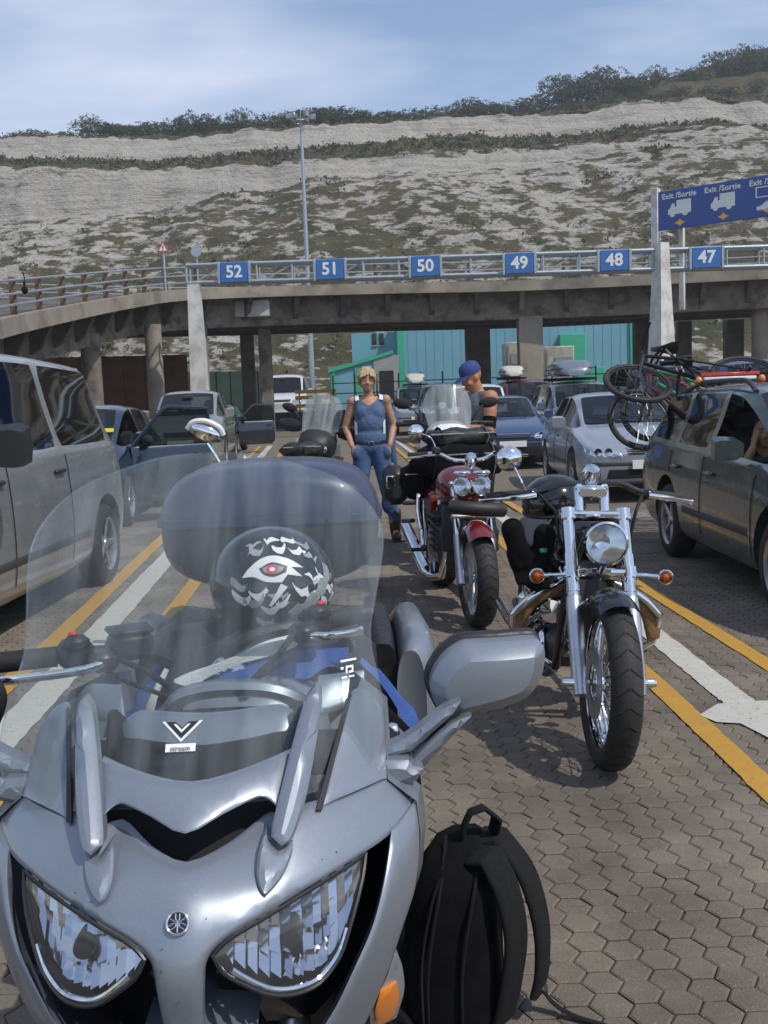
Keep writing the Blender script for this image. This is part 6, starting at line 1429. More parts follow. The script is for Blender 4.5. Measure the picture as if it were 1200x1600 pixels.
# bars
hb = sub_empty('handlebar', hd, (0, .40, .97), (0, 0, .10))
for s_ in (-1, 1):
    b = MB(); b.tube([(s_*.055, 0, -.03), (s_*.055, .03, .08)], .021, 12); b.build('riser', 'chrome', hb)
    b = MB(); b.tube(cr([(0, .03, .08), (s_*.12, .02, .085), (s_*.22, .03, .05), (s_*.42, .11, .02)], 6), .0125, 8); b.build('bar', 'gloss_black', hb)
    b = MB(); b.tube([(s_*.285, .06, .038), (s_*.42, .11, .02)], [.018, .019], 12); b.build('grip', 'rubber', hb)
    b = MB(); b.box((s_*.25, .035, .04), (.055, .045, .045), bev=.01); b.build('switch_housing', 'gloss_black', hb)
    b = MB(); b.tube(cr([(s_*.24, -.005, .04), (s_*.31, -.015, .03), (s_*.40, .04, .015), (s_*.46, .07, .005)], 5), [.011]*8+[.008]*7+[.012], 8, flat=.6); b.build('lever', 'chrome', hb)
    b = MB(); b.tube(cr([(s_*.22, .02, .04), (s_*.17, -.05, -.02), (s_*.14, -.04, -.15), (s_*.06, .02, -.26)], 6), .007, 6); b.build('hose', 'matt_black', hb)
b = MB(); b.lathe([(0, .035), (.03, .03), (.042, 0), (.042, -.05), (.03, -.06)], (0, .03, .125), (0, -.55, .8), 20); b.build('speedometer', 'chrome', hb)
b = MB(); b.box((0, .02, .05), (.14, .05, .06), bev=.015); b.build('riser_clamp', 'chrome', hb)
mr = sub_empty('mirror', hb); b = MB(); b.tube(cr([(-.27, .03, .05), (-.30, .02, .10), (-.33, .03, .16)], 5), .006, 6); b.build('stem', 'chrome', mr)
b = MB(); b.lathe([(0, -.03), (.03, -.026), (.05, -.01), (.054, .002), (0, .004)], (-.345, .04, .185), (.1, 1, .1), 20); b.build('mirror_shell', 'chrome', mr)
# tank, frame, engine
b = MB(); rg = []
for y, w, z, h in ((.42, .05, .80, .05), (.47, .11, .80, .085), (.58, .155, .80, .11), (.72, .15, .80, .11), (.86, .12, .78, .085), (.98, .06, .76, .04)):
    rg.append([(w*math.copysign(abs(math.cos(a))**.8, math.cos(a)), y, z+h*math.copysign(abs(math.sin(a))**.85, math.sin(a))) for a in [2*math.pi*i/24 for i in range(24)]])
b.loft(rg); b.build('fuel_tank', 'gloss_black', hd, ang=70)
b = MB(); rg = []
for y, w, z, h in ((.98, .10, .70, .03), (1.1, .14, .69, .05), (1.3, .15, .69, .05), (1.45, .12, .72, .05), (1.75, .10, .74, .04)):
    rg.append([(w*math.cos(a), y, z+h*math.sin(a)) for a in [2*math.pi*i/18 for i in range(18)]])
b.loft(rg); b.build('seat', 'dark_leather', hd, ang=70)
b = MB(); rg = []
for i in range(12):
    a = .2+2.3*i/11; d = V((0, -math.cos(a), math.sin(a))); c = V((0, 1.60, .33))+d*.365
    rg.append([c+V((x, 0, 0))+d*(.015-abs(x)*.3) for x in (-.095, -.06, 0, .06, .095)])
b.loft(rg, False, False); b.build('rear_mudguard', 'gloss_black', hd, ang=60)
moto_wheel(hd, (0, 1.60, .32), .32, .15, 0, 'gloss_black')
for s_ in (-1, 1):
    b = MB(); b.tube(cr([(s_*.03, .36, .86), (s_*.09, .40, .62), (s_*.11, .50, .26), (s_*.12, .75, .17), (s_*.13, 1.2, .19), (s_*.13, 1.6, .33)], 6), .019, 10); b.build('frame_tube', 'gloss_black', hd)
for i, t in enumerate((-.40, .42)):
    b = MB(); d = V((0, t, 1)).normalized(); fins(b, V((0, .86, .36)), d, .095, .26, 9); b.build('cylinder', 'engine_grey', hd, ang=30)
    b = MB(); b.box(V((0, .86, .36))+d*.28, (.15, .15, .06), MX.Rotation(-t*.9, 3, 'X'), .02); b.build('rocker_cover', 'chrome', hd)
b = MB(); b.box((0, .85, .30), (.24, .36, .2), bev=.06); b.build('crankcase', 'engine_grey', hd)
for s_ in (-1, 1): b = MB(); b.lathe([(0, .035), (.07, .03), (.10, .01), (.105, 0)], (s_*.125, .82, .29), (s_, 0, 0), 24); b.build('side_cover', 'chrome', hd)
b = MB(); b.lathe([(0, .03), (.05, .03), (.085, .015), (.09, -.03), (.06, -.05)], (-.17, .80, .55), (-1, -.2, 0), 24); b.build('air_cleaner', 'chrome', hd)
b = MB(); b.lathe([(0, .06), (.03, .055), (.036, .03), (.036, -.04), (0, -.04)], (-.05, .44, .36), (-.1, -1, .05), 16); b.build('oil_filter', 'chrome', hd)
b = MB(); b.lathe([(.0, .03), (.05, .025), (.055, 0), (.03, -.03)], (-.13, .52, .50), (-.2, -1, 0), 16); b.build('horn', 'chrome', hd)
b = MB(); b.box((0, .40, .60), (.16, .05, .28), MX.Rotation(-.2, 3, 'X'), .01); b.build('oil_cooler', 'dark_steel', hd)
for k, (a, c_) in enumerate([((-.10, .70, .50), (-.16, .85, .40)), ((-.10, .98, .52), (-.16, 1.05, .36))]):
    b = MB(); b.tube(cr([a, ((a[0]+c_[0])/2-.05, a[1]+.02, a[2]-.06), c_, (-.17, 1.3, .26), (-.17, 1.9, .26)], 6), .03, 12); b.build('exhaust_pipe', 'chrome', hd)
# crash bar with leather chaps
cb_ = sub_empty('engine_guard', hd)
for s_ in (-1, 1):
    pth = cr([(s_*.06, .46, .66), (s_*.22, .43, .585), (s_*.31, .44, .50), (s_*.30, .48, .38), (s_*.10, .52, .24)], 6)
    b = MB(); b.tube(pth, .015, 10); b.build('guard_bar', 'chrome', cb_)
    b = MB(); b.panel([(s_*.08, .64), (s_*.215, .592), (s_*.325, .50), (s_*.318, .40), (s_*.27, .385), (s_*.235, .50), (s_*.17, .565), (s_*.09, .58)], lambda u, v, w: V((u, .425-w+.06*abs(u), v)), .022, .02, .006, .012, smooth=3); b.build('leather_chap', 'tan_leather', cb_)
b = MB(); b.tube(cr([(-.16, .58, .42), (-.24, .6, .33), (-.26, .62, .31)], 4), .011, 8); b.cyl((-.22, .66, .31), (-.32, .66, .31), .022); b.cyl((.22, .66, .31), (.32, .66, .31), .022); b.build('foot_peg', 'rubber', hd)
b = MB(); b.tube(cr([(.14, .95, .25), (.22, .98, .1), (.26, 1.0, .01)], 4), .011, 8); b.build('side_stand', 'gloss_black', hd)
b = MB(); b.tube(cr([(-.16, .42, .80), (-.20, .50, .70), (-.19, .62, .62), (-.16, .7, .5)], 6), .028, 10); b.tube(cr([(-.13, .45, .72), (-.17, .56, .60), (-.2, .66, .46)], 6), .02, 8); b.build('hose_bundle', 'matt_black', hd)
b = MB(); b.box((.13, .5, .72), (.09, .16, .13), bev=.03); b.build('electrics_box', 'black_plastic', hd)
hh = thing('half_helmet', 'dark grey open face helmet lying on the tank of the chrome fork cruiser', 'helmet', (.76, 4.54, .915), .3)
b = MB(); b.lathe([(.135, 0), (.142, .03), (.135, .08), (.105, .125), (.06, .15), (0, .158)], (0, 0, 0), (-.15, -.1, 1), 30); b.build('shell', 'gloss_black', hh, ang=70)
b = MB(); b.torus((0, 0, .005), (-.15, -.1, 1), .135, .009, 30, 6); b.build('edge_trim', 'rubber', hh); b = MB(); b.box((.05, -.10, .10), (.03, .012, .05), MX.Rotation(-.6, 3, 'X'), .004); b.build('badge', 'tan_leather', hh)
gl = thing('riding_gloves', 'black riding gloves hung over the left grip of the chrome fork cruiser', 'gloves', (.60, 4.22, .72))
gp = []
for gx, gz, ga in ((-.045, .06, .25), (.05, .03, -.15)):
    dx = V((math.sin(ga), 0, -math.cos(ga))); px_ = V((math.cos(ga), 0, math.sin(ga))); c_ = V((gx, 0, gz)); gp += [('c', c_-dx*.10, c_, .048, .042), ('c', c_-px_*.018, c_-px_*.018+dx*.05, .036, .034), ('c', c_+px_*.018, c_+px_*.018+dx*.05, .036, .034), ('c', c_+px_*.035, c_+px_*.075+dx*.055, .017, .013)]
    gp += [('c', c_+px_*(.022*k-.033)+dx*.06, c_+px_*(.025*k-.037)+dx*(.13-.008*abs(k-1))+V((0, -.02, 0)), .0145, .0115) for k in range(4)]
blob('gloves', gp, .008, 'black_cloth', gl, 2)
MB().box((.05, -.05, .07), (.03, .01, .02), bev=.004).build('tab', 'green_plastic', gl)

# --- the red roadster with luggage
rb = thing('roadster_motorcycle', 'dark red roadster motorcycle with twin round headlights and a red front mudguard', 'motorcycle', (.56, 6.28, 0), .09, ry=.02)
moto_wheel(rb, (0, 0, .31), .31, .13, 0, 'brushed_alloy', .06)
moto_wheel(rb, (0, 1.50, .31), .31, .17, 0, 'brushed_alloy')
fk = sub_empty('front_fork', rb); ax0 = V((0, 0, .31)); top = V((0, .28, .92)); fd = (top-ax0).normalized()
for s_ in (-1, 1):
    x = V((s_*.105, 0, 0))
    MB().tube([ax0+x-fd*.04, ax0+x+fd*.28], [.03, .028], 14).build('slider', 'brushed_alloy', fk); MB().tube([ax0+x+fd*.27, ax0+x+fd*.62], .0245, 14).build('fork_tube', 'chrome', fk)
for f_ in (.40, .62): b = MB(); b.box(ax0+fd*f_, (.28, .07, .035), MX.Rotation(-.43, 3, 'X'), .012); b.build('triple_clamp', 'brushed_alloy', fk)
b = MB(); rg = []
for i in range(12):
    a = .92+1.15*i/11; d = V((0, -math.cos(a), math.sin(a))); c = ax0+d*.335
    rg.append([c+V((x, 0, 0))+d*(.026-.055*(abs(x)/.085)**2.6) for x in (-.085, -.075, -.06, -.04, -.02, 0, .02, .04, .06, .075, .085)])
b.loft(rg, False, False); b.build('front_mudguard', 'red_paint', rb, ang=60)
for s_ in (-1, 1):
    h_ = sub_empty('headlight', rb, (s_*.062-.012, .10, .875))
    b = MB(); b.lathe([(0, .13), (.04, .12), (.058, .06), (.062, 0), (.056, -.008)], (0, 0, 0), (0, 1, 0), 24); b.build('bucket', 'chrome', h_)
    b = MB(); b.lathe([(0, .05), (.025, .04), (.055, 0)], (0, 0, 0), (0, 1, 0), 20); b.build('reflector', 'lamp_chrome', h_, ang=15)
    b = MB(); b.lathe([(0, -.012), (.03, -.008), (.055, 0), (.055, .002), (0, -.009)], (0, 0, 0), (0, 1, 0), 20); b.build('lens', 'clear_lens', h_)
    b = MB(); b.box((0, .03, .083), (.11, .1, .028), bev=.012); b.build('cowl', 'chrome', h_)
b = MB(); b.lathe([(0, .03), (.03, .028), (.04, .0), (.035, -.05)], (.0, .20, 1.04), (0, -.7, .7), 18); b.build('speedometer', 'chrome', rb)
b = MB(); b.tube(cr([(-.16, .05, .755), (-.05, .0, .745), (.08, .0, .735), (.17, .04, .725)], 5), .045, 12); b.build('tool_roll', 'dark_leather', rb)
hb = sub_empty('handlebar', rb, (0, .32, 1.0), (0, 0, .05))
for s_ in (-1, 1):
    b = MB(); b.tube(cr([(0, 0, .02), (s_*.1, 0, .03), (s_*.2, .02, .07), (s_*.37, .08, .06)], 5), .0125, 8); b.build('bar', 'chrome', hb)
    b = MB(); b.tube([(s_*.25, .04, .067), (s_*.375, .082, .06)], .018, 10); b.build('grip', 'rubber', hb)
    b = MB(); b.tube(cr([(s_*.22, -.03, .07), (s_*.28, -.05, .06), (s_*.40, .0, .045)], 5), .008, 6); b.build('lever', 'chrome', hb)
    b = MB(); b.box((s_*.21, -.02, .09), (.05, .05, .05), bev=.01); b.build('fluid_reservoir', 'black_plastic', hb)
    if s_ > 0: continue
    m_ = sub_empty('mirror', hb); b = MB(); b.tube(cr([(s_*.2, 0, .08), (s_*.24, .0, .17), (s_*.3, .02, .2)], 4), .006, 6); b.build('stem', 'chrome', m_); b = MB(); b.lathe([(0, -.03), (.035, -.024), (.052, 0), (0, .004)], (s_*.33, .03, .21), (0, 1, 0), 18); b.build('mirror_shell', 'chrome', m_)
b = MB(); rg = []
for y, w, z, h in ((.30, .07, .80, .05), (.36, .14, .82, .10), (.50, .18, .84, .14), (.68, .17, .83, .13), (.82, .12, .80, .09), (.92, .08, .78, .05)):
    rg.append([(w*math.copysign(abs(math.cos(a))**.8, math.cos(a)), y, z+h*math.copysign(abs(math.sin(a))**.8, math.sin(a))) for a in [2*math.pi*i/24 for i in range(24)]])
b.loft(rg); b.build('fuel_tank', 'red_paint', rb, ang=70)
for s_ in (-1, 1): MB().box((s_*.15, .98, .70), (.05, .34, .16), bev=.03).build('side_panel', 'red_paint', rb)
b = MB(); b.box((0, 1.2, .79), (.26, .7, .1), bev=.04); b.build('seat', 'dark_leather', rb)
b = MB(); b.box((0, .62, .46), (.36, .44, .36), bev=.06); b.build('engine', 'engine_grey', rb)
for i in range(6): MB().box((0, .60, .42+.045*i), (.42, .3, .014), bev=.004).build('cooling_fin', 'dark_steel', rb)
b = MB(); b.box((0, .34, .58), (.34, .05, .30), MX.Rotation(-.2, 3, 'X'), .015); b.build('radiator', 'dark_steel', rb)
for s_ in (-1, 1):
    b = MB(); b.tube(cr([(s_*.12, .42, .46), (s_*.16, .45, .25), (s_*.19, .8, .2), (s_*.22, 1.2, .3), (s_*.24, 1.75, .42)], 6), [.024]*13+[.045]*12, 12); b.build('exhaust_pipe', 'chrome', rb)
    b = MB(); b.cyl((s_*.19, .95, .36), (s_*.30, .95, .36), .014); b.build('foot_peg', 'rubber', rb)
    b = MB(); b.tube([(s_*.17, 1.25, .34), (s_*.17, 1.45, .66)], .028, 10); b.build('shock_absorber', 'chrome', rb)
    it = sub_empty('indicator', rb); b = MB(); b.tube([(s_*.12, .16, .80), (s_*.22, .16, .80)], .008, 6); b.build('stalk', 'black_plastic', it); b = MB(); b.ell((s_*.24, .15, .80), (.03, .03, .02)); b.build('lens', 'amber_lens', it)
b = MB(); b.box((-.30, 1.10, .55), (.10, .03, .03), bev=.01); b.build('rear_peg', 'rubber', rb); MB().box((-.29, 1.10, .68), (.11, .03, .03), bev=.01).build('rear_peg', 'rubber', rb)
b = MB(); b.tube(cr([(-.22, 1.0, .5), (-.235, 1.05, .62), (-.225, 1.1, .74)], 4), .016, 8); b.build('grab_bar', 'chrome', rb)
b = MB(); b.tube(cr([(.14, .8, .22), (.22, .85, .1), (.25, .88, .01)], 4), .011, 8); b.build('side_stand', 'dark_steel', rb)
RB = MX.Translation((.56, 6.28, 0))@MX.Rotation(.09, 4, 'Z')
def soft_bag(nm, lab, loc, dims, matn, rz=0, rx=0, seed=1, straps=2, group=None, p=.6):
    t = thing(nm, lab, 'bag', loc, rz, group, rx); w, d, h = dims; b = MB(); rg = []; rr = random.Random(seed)
    for k in range(11):
        f = k/10; s_ = (1-abs(2*f-1)**3.2)**.5*.98+.02; rg.append([(w*(f-.5), d/2*s_*math.copysign(abs(math.cos(a))**p, math.cos(a))+.01*math.sin(a*5+k+seed), h/2+h/2*s_*math.copysign(abs(math.sin(a))**p, math.sin(a))+.012*math.sin(a*3+k*1.7+seed)) for a in [2*math.pi*i/24 for i in range(24)]])
    b.loft(rg); b.build('bag_body', matn, t, ang=80)
    for i in range(straps):
        x = w*((i+.5)/straps-.5)*1.2; b = MB(); b.tube(cr([(x, -d*.52, .02), (x+.02, -d*.54, h*.5), (x+.01, -d*.35, h*.98), (x, 0, h*1.02), (x, d*.5, h*.5)], 5), .011, 6, flat=.3); b.build('strap', 'decal_grey' if i % 2 else 'black_web', t)
    b = MB(); b.tube([(-w*.42, -d*.47, h*.72), (w*.42, -d*.47, h*.72)], .005, 5); b.build('zip', 'decal_grey', t)
    return t
soft_bag('luggage_roll', 'wide black luggage roll strapped across the tail of the red roadster', RB@V((.10, 1.15, .845)), (.72, .34, .25), 'black_cloth', .09, 0, 1, 2)
soft_bag('luggage_bag', 'black and navy bag on top of the luggage roll of the red roadster', RB@V((.12, 1.22, 1.075)), (.56, .28, .13), 'dark_leather', .14, 0, 2, 2)
soft_bag('saddle_bag', 'black saddle bag hanging at the left of the red roadster below its luggage', RB@V((-.20, 1.25, .70)), (.26, .22, .26), 'black_cloth', .2, 0, 3, 1)
# --- faired motorcycles further back
def tourer(nm, lab, loc, rz, ry, paint, acc, scr=(.46, .34), guards=True, matscr='screen_acrylic', mir_m='matt_black', panniers=True, mirrors=(-1, 1), turn=0., sh=0.):
    t = thing(nm, lab, 'motorcycle', loc, rz, None, ry=ry)
    moto_wheel(t, (0, 0, .32), .32, .12, 0, 'dark_steel', turn); moto_wheel(t, (0, 1.52, .32), .32, .16, 0, 'dark_steel')
    for s_ in (-1, 1): MB().tube([(s_*.1, 0, .32), (s_*.1, .30, .95)], [.03, .024], 10).build('fork', 'brushed_alloy', t)
    b = MB(); rg = []
    for y, w, z, h in ((-.02, .05, .92, .05), (.02, .13, .93, .11), (.12, .19, .95, .16), (.28, .20, .97, .17), (.40, .17, .98, .12)):
        rg.append([(w*math.copysign(abs(math.cos(a))**.8, math.cos(a)), y, z+sh+h*math.copysign(abs(math.sin(a))**.8, math.sin(a))) for a in [2*math.pi*i/20 for i in range(20)]])
    b.loft(rg); b.build('fairing', paint, t, ang=60)
    for s_ in (-1, 1):
        h_ = MB().lathe([(0, -.01), (.03, -.012), (.05, -.002), (.052, .03)], (s_*.075, .015, .93+sh), (0, 1, 0), 18).build('headlight', 'lamp_chrome', t)
        MB().lathe([(0, -.02), (.03, -.018), (.052, -.004), (.052, .0)], (s_*.075, .012, .93+sh), (0, 1, 0), 18).build('lens', 'clear_lens', h_)
        b = MB(); b.panel([(s_*.17, 1.02+sh), (s_*.23, .98+sh), (s_*.25, .80+sh), (s_*.20, .72+sh), (s_*.15, .86+sh)], lambda u, v, w: V((u, .1+.7*abs(u)-w, v)), .02, .04, .008, .014, smooth=3); b.build('side_fairing', acc, t)
        it = sub_empty('indicator', t); b = MB(); b.ell((s_*.26, .22, .86+sh), (.035, .025, .02)); b.build('lens', 'amber_plastic', it); b = MB(); b.cyl((s_*.18, .25, .86+sh), (s_*.24, .23, .86+sh), .008); b.build('stalk', 'black_plastic', it)
    w, h = scr
    P_ = [(-w*.42, 0), (-w*.5, h*.45), (-w*.44, h*.82), (-w*.25, h), (w*.25, h), (w*.44, h*.82), (w*.5, h*.45), (w*.42, 0)]
    s = MB().panel(P_, lambda u, v, w_: V((u, .13+v*.55+1.6*u*u-w_, 1.07+sh+v)), .004, .05, smooth=4).build('windscreen', matscr, t)
    b = MB(); q = cr(P_, 4, True); b.tube([V((p.x, .13+p.y*.55+1.6*p.x*p.x, 1.07+sh+p.y)) for p in q], .0035, 5, closed=True); b.build('screen_edge', 'clear_lens', s)
    hb = sub_empty('handlebar', t, (0, .36, 1.06+sh), (0, 0, turn))
    for s_ in (-1, 1):
        MB().tube(cr([(0, 0, 0), (s_*.12, 0, .02), (s_*.24, .03, .06), (s_*.42, .10, .05)], 5), .0125, 8).build('bar', 'black_plastic', hb)
        MB().tube([(s_*.29, .05, .056), (s_*.42, .10, .05)], .018, 10).build('grip', 'rubber', hb)
        if guards:
            b = MB(); rg = []
            for k in range(9): f = k/8; x = s_*(.20+.27*f); y = -.06+.13*f*f; hh = .035+.035*math.sin(math.pi*min(1, f*.9+.1)); rg.append([(x, y, .05-hh), (x, y-.022, .05-.3*hh), (x, y-.022, .05+.4*hh), (x, y, .05+hh), (x, y+.012, .05+hh*.3), (x, y+.012, .05-hh*.5)])
            b.loft(rg); b.build('hand_guard', 'black_plastic', hb, ang=60)
        if s_ in mirrors:
            m_ = sub_empty('mirror', hb); MB().tube(cr([(s_*.22, .02, .06), (s_*.26, .0, .15), (s_*.33, .02, .21)], 4), .007, 6).build('stem', 'black_plastic', m_)
            b = MB(); b.ell((s_*.37, .03, .225), (.085, .03, .045), MX.Rotation(-s_*.15, 3, 'Y')); b.build('mirror_shell', mir_m, m_); b = MB(); b.ell((s_*.37, .05, .225), (.075, .014, .037), MX.Rotation(-s_*.15, 3, 'Y')); b.build('mirror_glass', 'chrome', m_)
    b = MB(); rg = []
    for y, w, z, h in ((.42, .10, .92, .06), (.52, .17, .92, .12), (.72, .18, .90, .12), (.9, .12, .86, .07)):
        rg.append([(w*math.cos(a), y, z+h*math.sin(a)) for a in [2*math.pi*i/20 for i in range(20)]])
    b.loft(rg); b.build('fuel_tank', paint, t, ang=70)
    b = MB(); b.box((0, 1.15, .86), (.28, .62, .1), bev=.04); b.build('seat', 'dark_leather', t)
    b = MB(); b.box((0, .6, .5), (.4, .5, .4), bev=.08); b.build('engine', 'engine_grey', t)
    b = MB(); b.box((0, 1.4, .76), (.24, .7, .14), bev=.05); b.build('tail_unit', acc, t)
    b = MB(); rg = []
    for i in range(9):
        a = .2+1.8*i/8; d = V((0, -math.cos(a), math.sin(a))); c = V((0, 0, .32))+d*.35; rg.append([c+V((x, 0, 0))+d*(.015-abs(x)*.4) for x in (-.075, -.04, 0, .04, .075)])
    b.loft(rg, False, False); b.build('front_mudguard', paint, t, ang=60)
    if panniers:
        for s_ in (-1, 1):
            b = MB(); b.box((s_*.36, 1.42, .62), (.22, .48, .36), bev=.07); p = b.build('pannier', 'black_plastic', t)
            b = MB(); b.box((s_*.42, 1.17, .66), (.08, .02, .12), bev=.008); b.build('reflector', 'chrome', p)
    b = MB(); b.tube([(.14, .8, .25), (.26, .85, .0)], .012, 6); b.build('side_stand', 'dark_steel', t)
    return t
tw_ = tourer('touring_motorcycle', 'white faired touring motorcycle with a clear screen behind the luggage of the red roadster', (.56, 8.35, 0), .07, .02, 'white_plastic', 'white_plastic', (.40, .36), False, 'milky_acrylic', turn=.05, sh=.10)
b = MB()
for s_ in (-1, 1): pass
b.panel([(-.125, 1.08), (-.08, 1.13), (-.035, 1.08), (-.05, 1.08), (-.08, 1.108), (-.11, 1.08)], lambda u, v, w: V((u, -.0+.28*abs(u)-w, v)), .004, .05, smooth=0); b.build('chevron_mark', 'decal_black', tw_)
ad = tourer('adventure_motorcycle', 'tall white adventure motorcycle with black hand guards and a curved screen left of the woman', (-.86, 10.3, 0), -.05, .19, 'black_plastic', 'white_plastic', (.40, .40), True, 'milky_acrylic', turn=-.12, sh=.06)
soft_bag('tank_bag', 'flat black bag lying on the nose of the white adventure motorcycle', (-.78, 10.0, .90), (.44, .3, .15), 'dark_leather', .1, 0, 5, 1)
bl_ = tourer('blue_motorcycle', 'blue and white motorcycle with a chrome mirror, mostly hidden by the top case in front', (-.62, 5.3, 0), .03, .03, 'navy_plastic', 'white_plastic', (.30, .10), False, turn=.1, mirrors=(), sh=-.12)
m_ = sub_empty('mirror', bl_); MB().tube(cr([(-.24, .36, 1.0), (-.30, .34, 1.12), (-.36, .33, 1.22)], 4), .009, 6).build('stem', 'chrome', m_)
b = MB(); rg = []
for f, y in ((.25, -.055), (.7, -.045), (.95, -.015), (1, .01), (.97, .02)):
    rg.append([(-.365+f*(.098*math.cos(a)), .33+y, 1.285-.02*math.cos(a)*f*1.6+f*.055*math.copysign(abs(math.sin(a))**.8, math.sin(a))) for a in [2*math.pi*i/28 for i in range(28)]])
b.loft(rg); b.build('mirror_shell', 'chrome', m_, ang=70)
b = MB(); b.torus((-.365, .325, 1.285), (0, 1, 0), .001, .001, 6, 4); 
b = MB(); b.tube(cr([(-.462, .315, 1.30), (-.43, .30, 1.335), (-.36, .29, 1.34), (-.29, .30, 1.305), (-.27, .31, 1.265)], 6), .016, 8); b.build('mirror_hood', 'white_plastic', m_)
cl = thing('blue_bundle', 'bright blue cloth bundle on the blue motorcycle behind the top case', 'cloth bundle', (-.68, 5.85, .88)); b = MB(); b.ell((0, 0, .14), (.15, .12, .10)).ell((.12, .05, .16), (.10, .10, .07)); b.build('cloth', 'blue_fabric', cl)
MB().tube(cr([(-.12, -.08, .05), (-.11, -.11, .16), (-.10, -.05, .25), (-.09, .08, .2)], 5), .02, 8, flat=.4).build('white_band', 'white_fabric', cl)
# ------------------------------------------------------------------ bicycles on the back of the estate
def bicycle(lab, p0, p1, frame, r=.335, lean=0., turn=.12):
    a = V(p0); c = V(p1); d = (c-a); L = d.length; t = thing('bicycle', lab, 'bicycle', a, math.atan2(d.y, d.x), 'bicycles on the rack of the estate', lean, -math.asin(d.z/L))
    for x, tr in ((0, turn), (L, 0)):
        w = sub_empty('wheel', t, (x, 0, 0), (0, 0, tr))
        b = MB(); b.torus((0, 0, 0), (0, 1, 0), r-.024, .026, 48, 8); b.build('tyre', 'rubber', w)
        b = MB(); b.torus((0, 0, 0), (0, 1, 0), r-.055, .011, 40, 6); b.build('rim', 'dark_steel', w)
        b = MB(); b.cyl((0, -.05, 0), (0, .05, 0), .018, n=10); b.build('hub', 'dark_steel', w)
        for k in range(24):
            a_ = 2*math.pi*k/24; g = .03 if k % 2 else -.03; MB().tube([(.015*math.cos(a_+.8), g, .015*math.sin(a_+.8)), ((r-.06)*math.cos(a_), 0, (r-.06)*math.sin(a_))], .0016, 3, False).build('spoke', 'steel_grey', w)
    bb = V((L-.43, 0, -.02)); st = V((L-.60, 0, .46)); hdt = V((.17, 0, .50)); hdb = V((.14, 0, .36)); f = sub_empty('frame', t)
    for p, q, rr in ((bb, st, .017), (bb, hdb, .022), (st-V((0, 0, .06)), hdt, .018), (hdb, hdt, .021)): MB().tube([p, q], rr, 8).build('frame_tube', frame, f)
    for s_ in (-1, 1):
        MB().tube([bb+V((0, s_*.02, 0)), V((L, s_*.06, 0))], .010, 6).build('chain_stay', frame, f); MB().tube([st+V((0, s_*.02, -.08)), V((L, s_*.06, 0))], .009, 6).build('seat_stay', frame, f)
        MB().tube([hdb+V((0, s_*.05, .02)), V((0, s_*.055, 0))], [.018, .013], 8).build('fork_leg', 'dark_steel', f)
        MB().tube(cr([(.19, 0, .60), (.20, s_*.12, .62), (.24, s_*.31, .61)], 4), .012, 6).build('handlebar', 'matt_black', t)
        cr_ = s_*.17; MB().tube([bb+V((0, s_*.06, 0)), bb+V((.12*s_, s_*.075, -.12*s_))], .010, 6).build('crank', 'dark_steel', t); MB().box(bb+V((.12*s_, s_*.12, -.12*s_)), (.09, .09, .02), bev=.005).build('pedal', 'matt_black', t)
    MB().tube([hdt, (.18, 0, .60)], .014, 8).build('stem', 'matt_black', t); MB().tube([st, st+V((-.03, 0, .14))], .013, 8).build('seat_post', 'steel_grey', t)
    b = MB(); c = st+V((-.03, 0, .15)); b.loft([[c+V((x, y*w_, z)) for y, z in ((-1, -.01), (-.6, .02), (.6, .02), (1, -.01), (0, -.03))] for x, w_ in ((-.14, .02), (-.05, .035), (.06, .075), (.13, .07))]); b.build('saddle', 'dark_leather', t, ang=60)
    MB().lathe([(.03, -.004), (.085, -.004), (.09, 0), (.085, .004), (.03, .004)], bb+V((0, -.05, 0)), (0, 1, 0), 26).build('chain_ring', 'dark_steel', t)
    return t
bicycle('black bicycle highest on the rack, its wheel standing above the estate roof', (2.50, 9.98, 1.50), (3.55, 9.98, 1.54), 'matt_black', .335, -1.0)
bicycle('red framed bicycle in the middle of the rack, its wheel hanging beside the rear window', (2.60, 10.30, 1.14), (3.66, 10.30, 1.17), 'red_paint', .335, -.45)
bicycle('green framed bicycle outermost on the rack behind the red one', (2.78, 10.66, 1.17), (3.82, 10.66, 1.22), 'green_plastic', .30, -.45)
rk = thing('bicycle_rack', 'dark steel rack with a red and white bar and amber lamps behind the estate', 'bicycle rack', (3.2, 9.9, 0))
for s_ in (-1, 1):
    MB().tube(cr([(s_*.35, -.05, .45), (s_*.35, .12, .75), (s_*.33, .0, 1.5), (s_*.33, -.1, 1.62)], 6), .016, 8).build('upright', 'dark_steel', rk); MB().tube([(s_*.33, 0, .8), (s_*.33, .62, .82)], .014, 8).build('arm', 'dark_steel', rk)
MB().box((.14, -.08, 1.555), (.56, .03, .035), bev=.008).build('marker_bar', 'red_plastic', rk); MB().box((.14, -.08, 1.515), (.50, .028, .035), bev=.008).build('white_bar', 'decal_white', rk)
for x in (-.16, .44): MB().ell((x, -.09, 1.50), (.035, .03, .04)).build('amber_lamp', 'amber_plastic', rk)
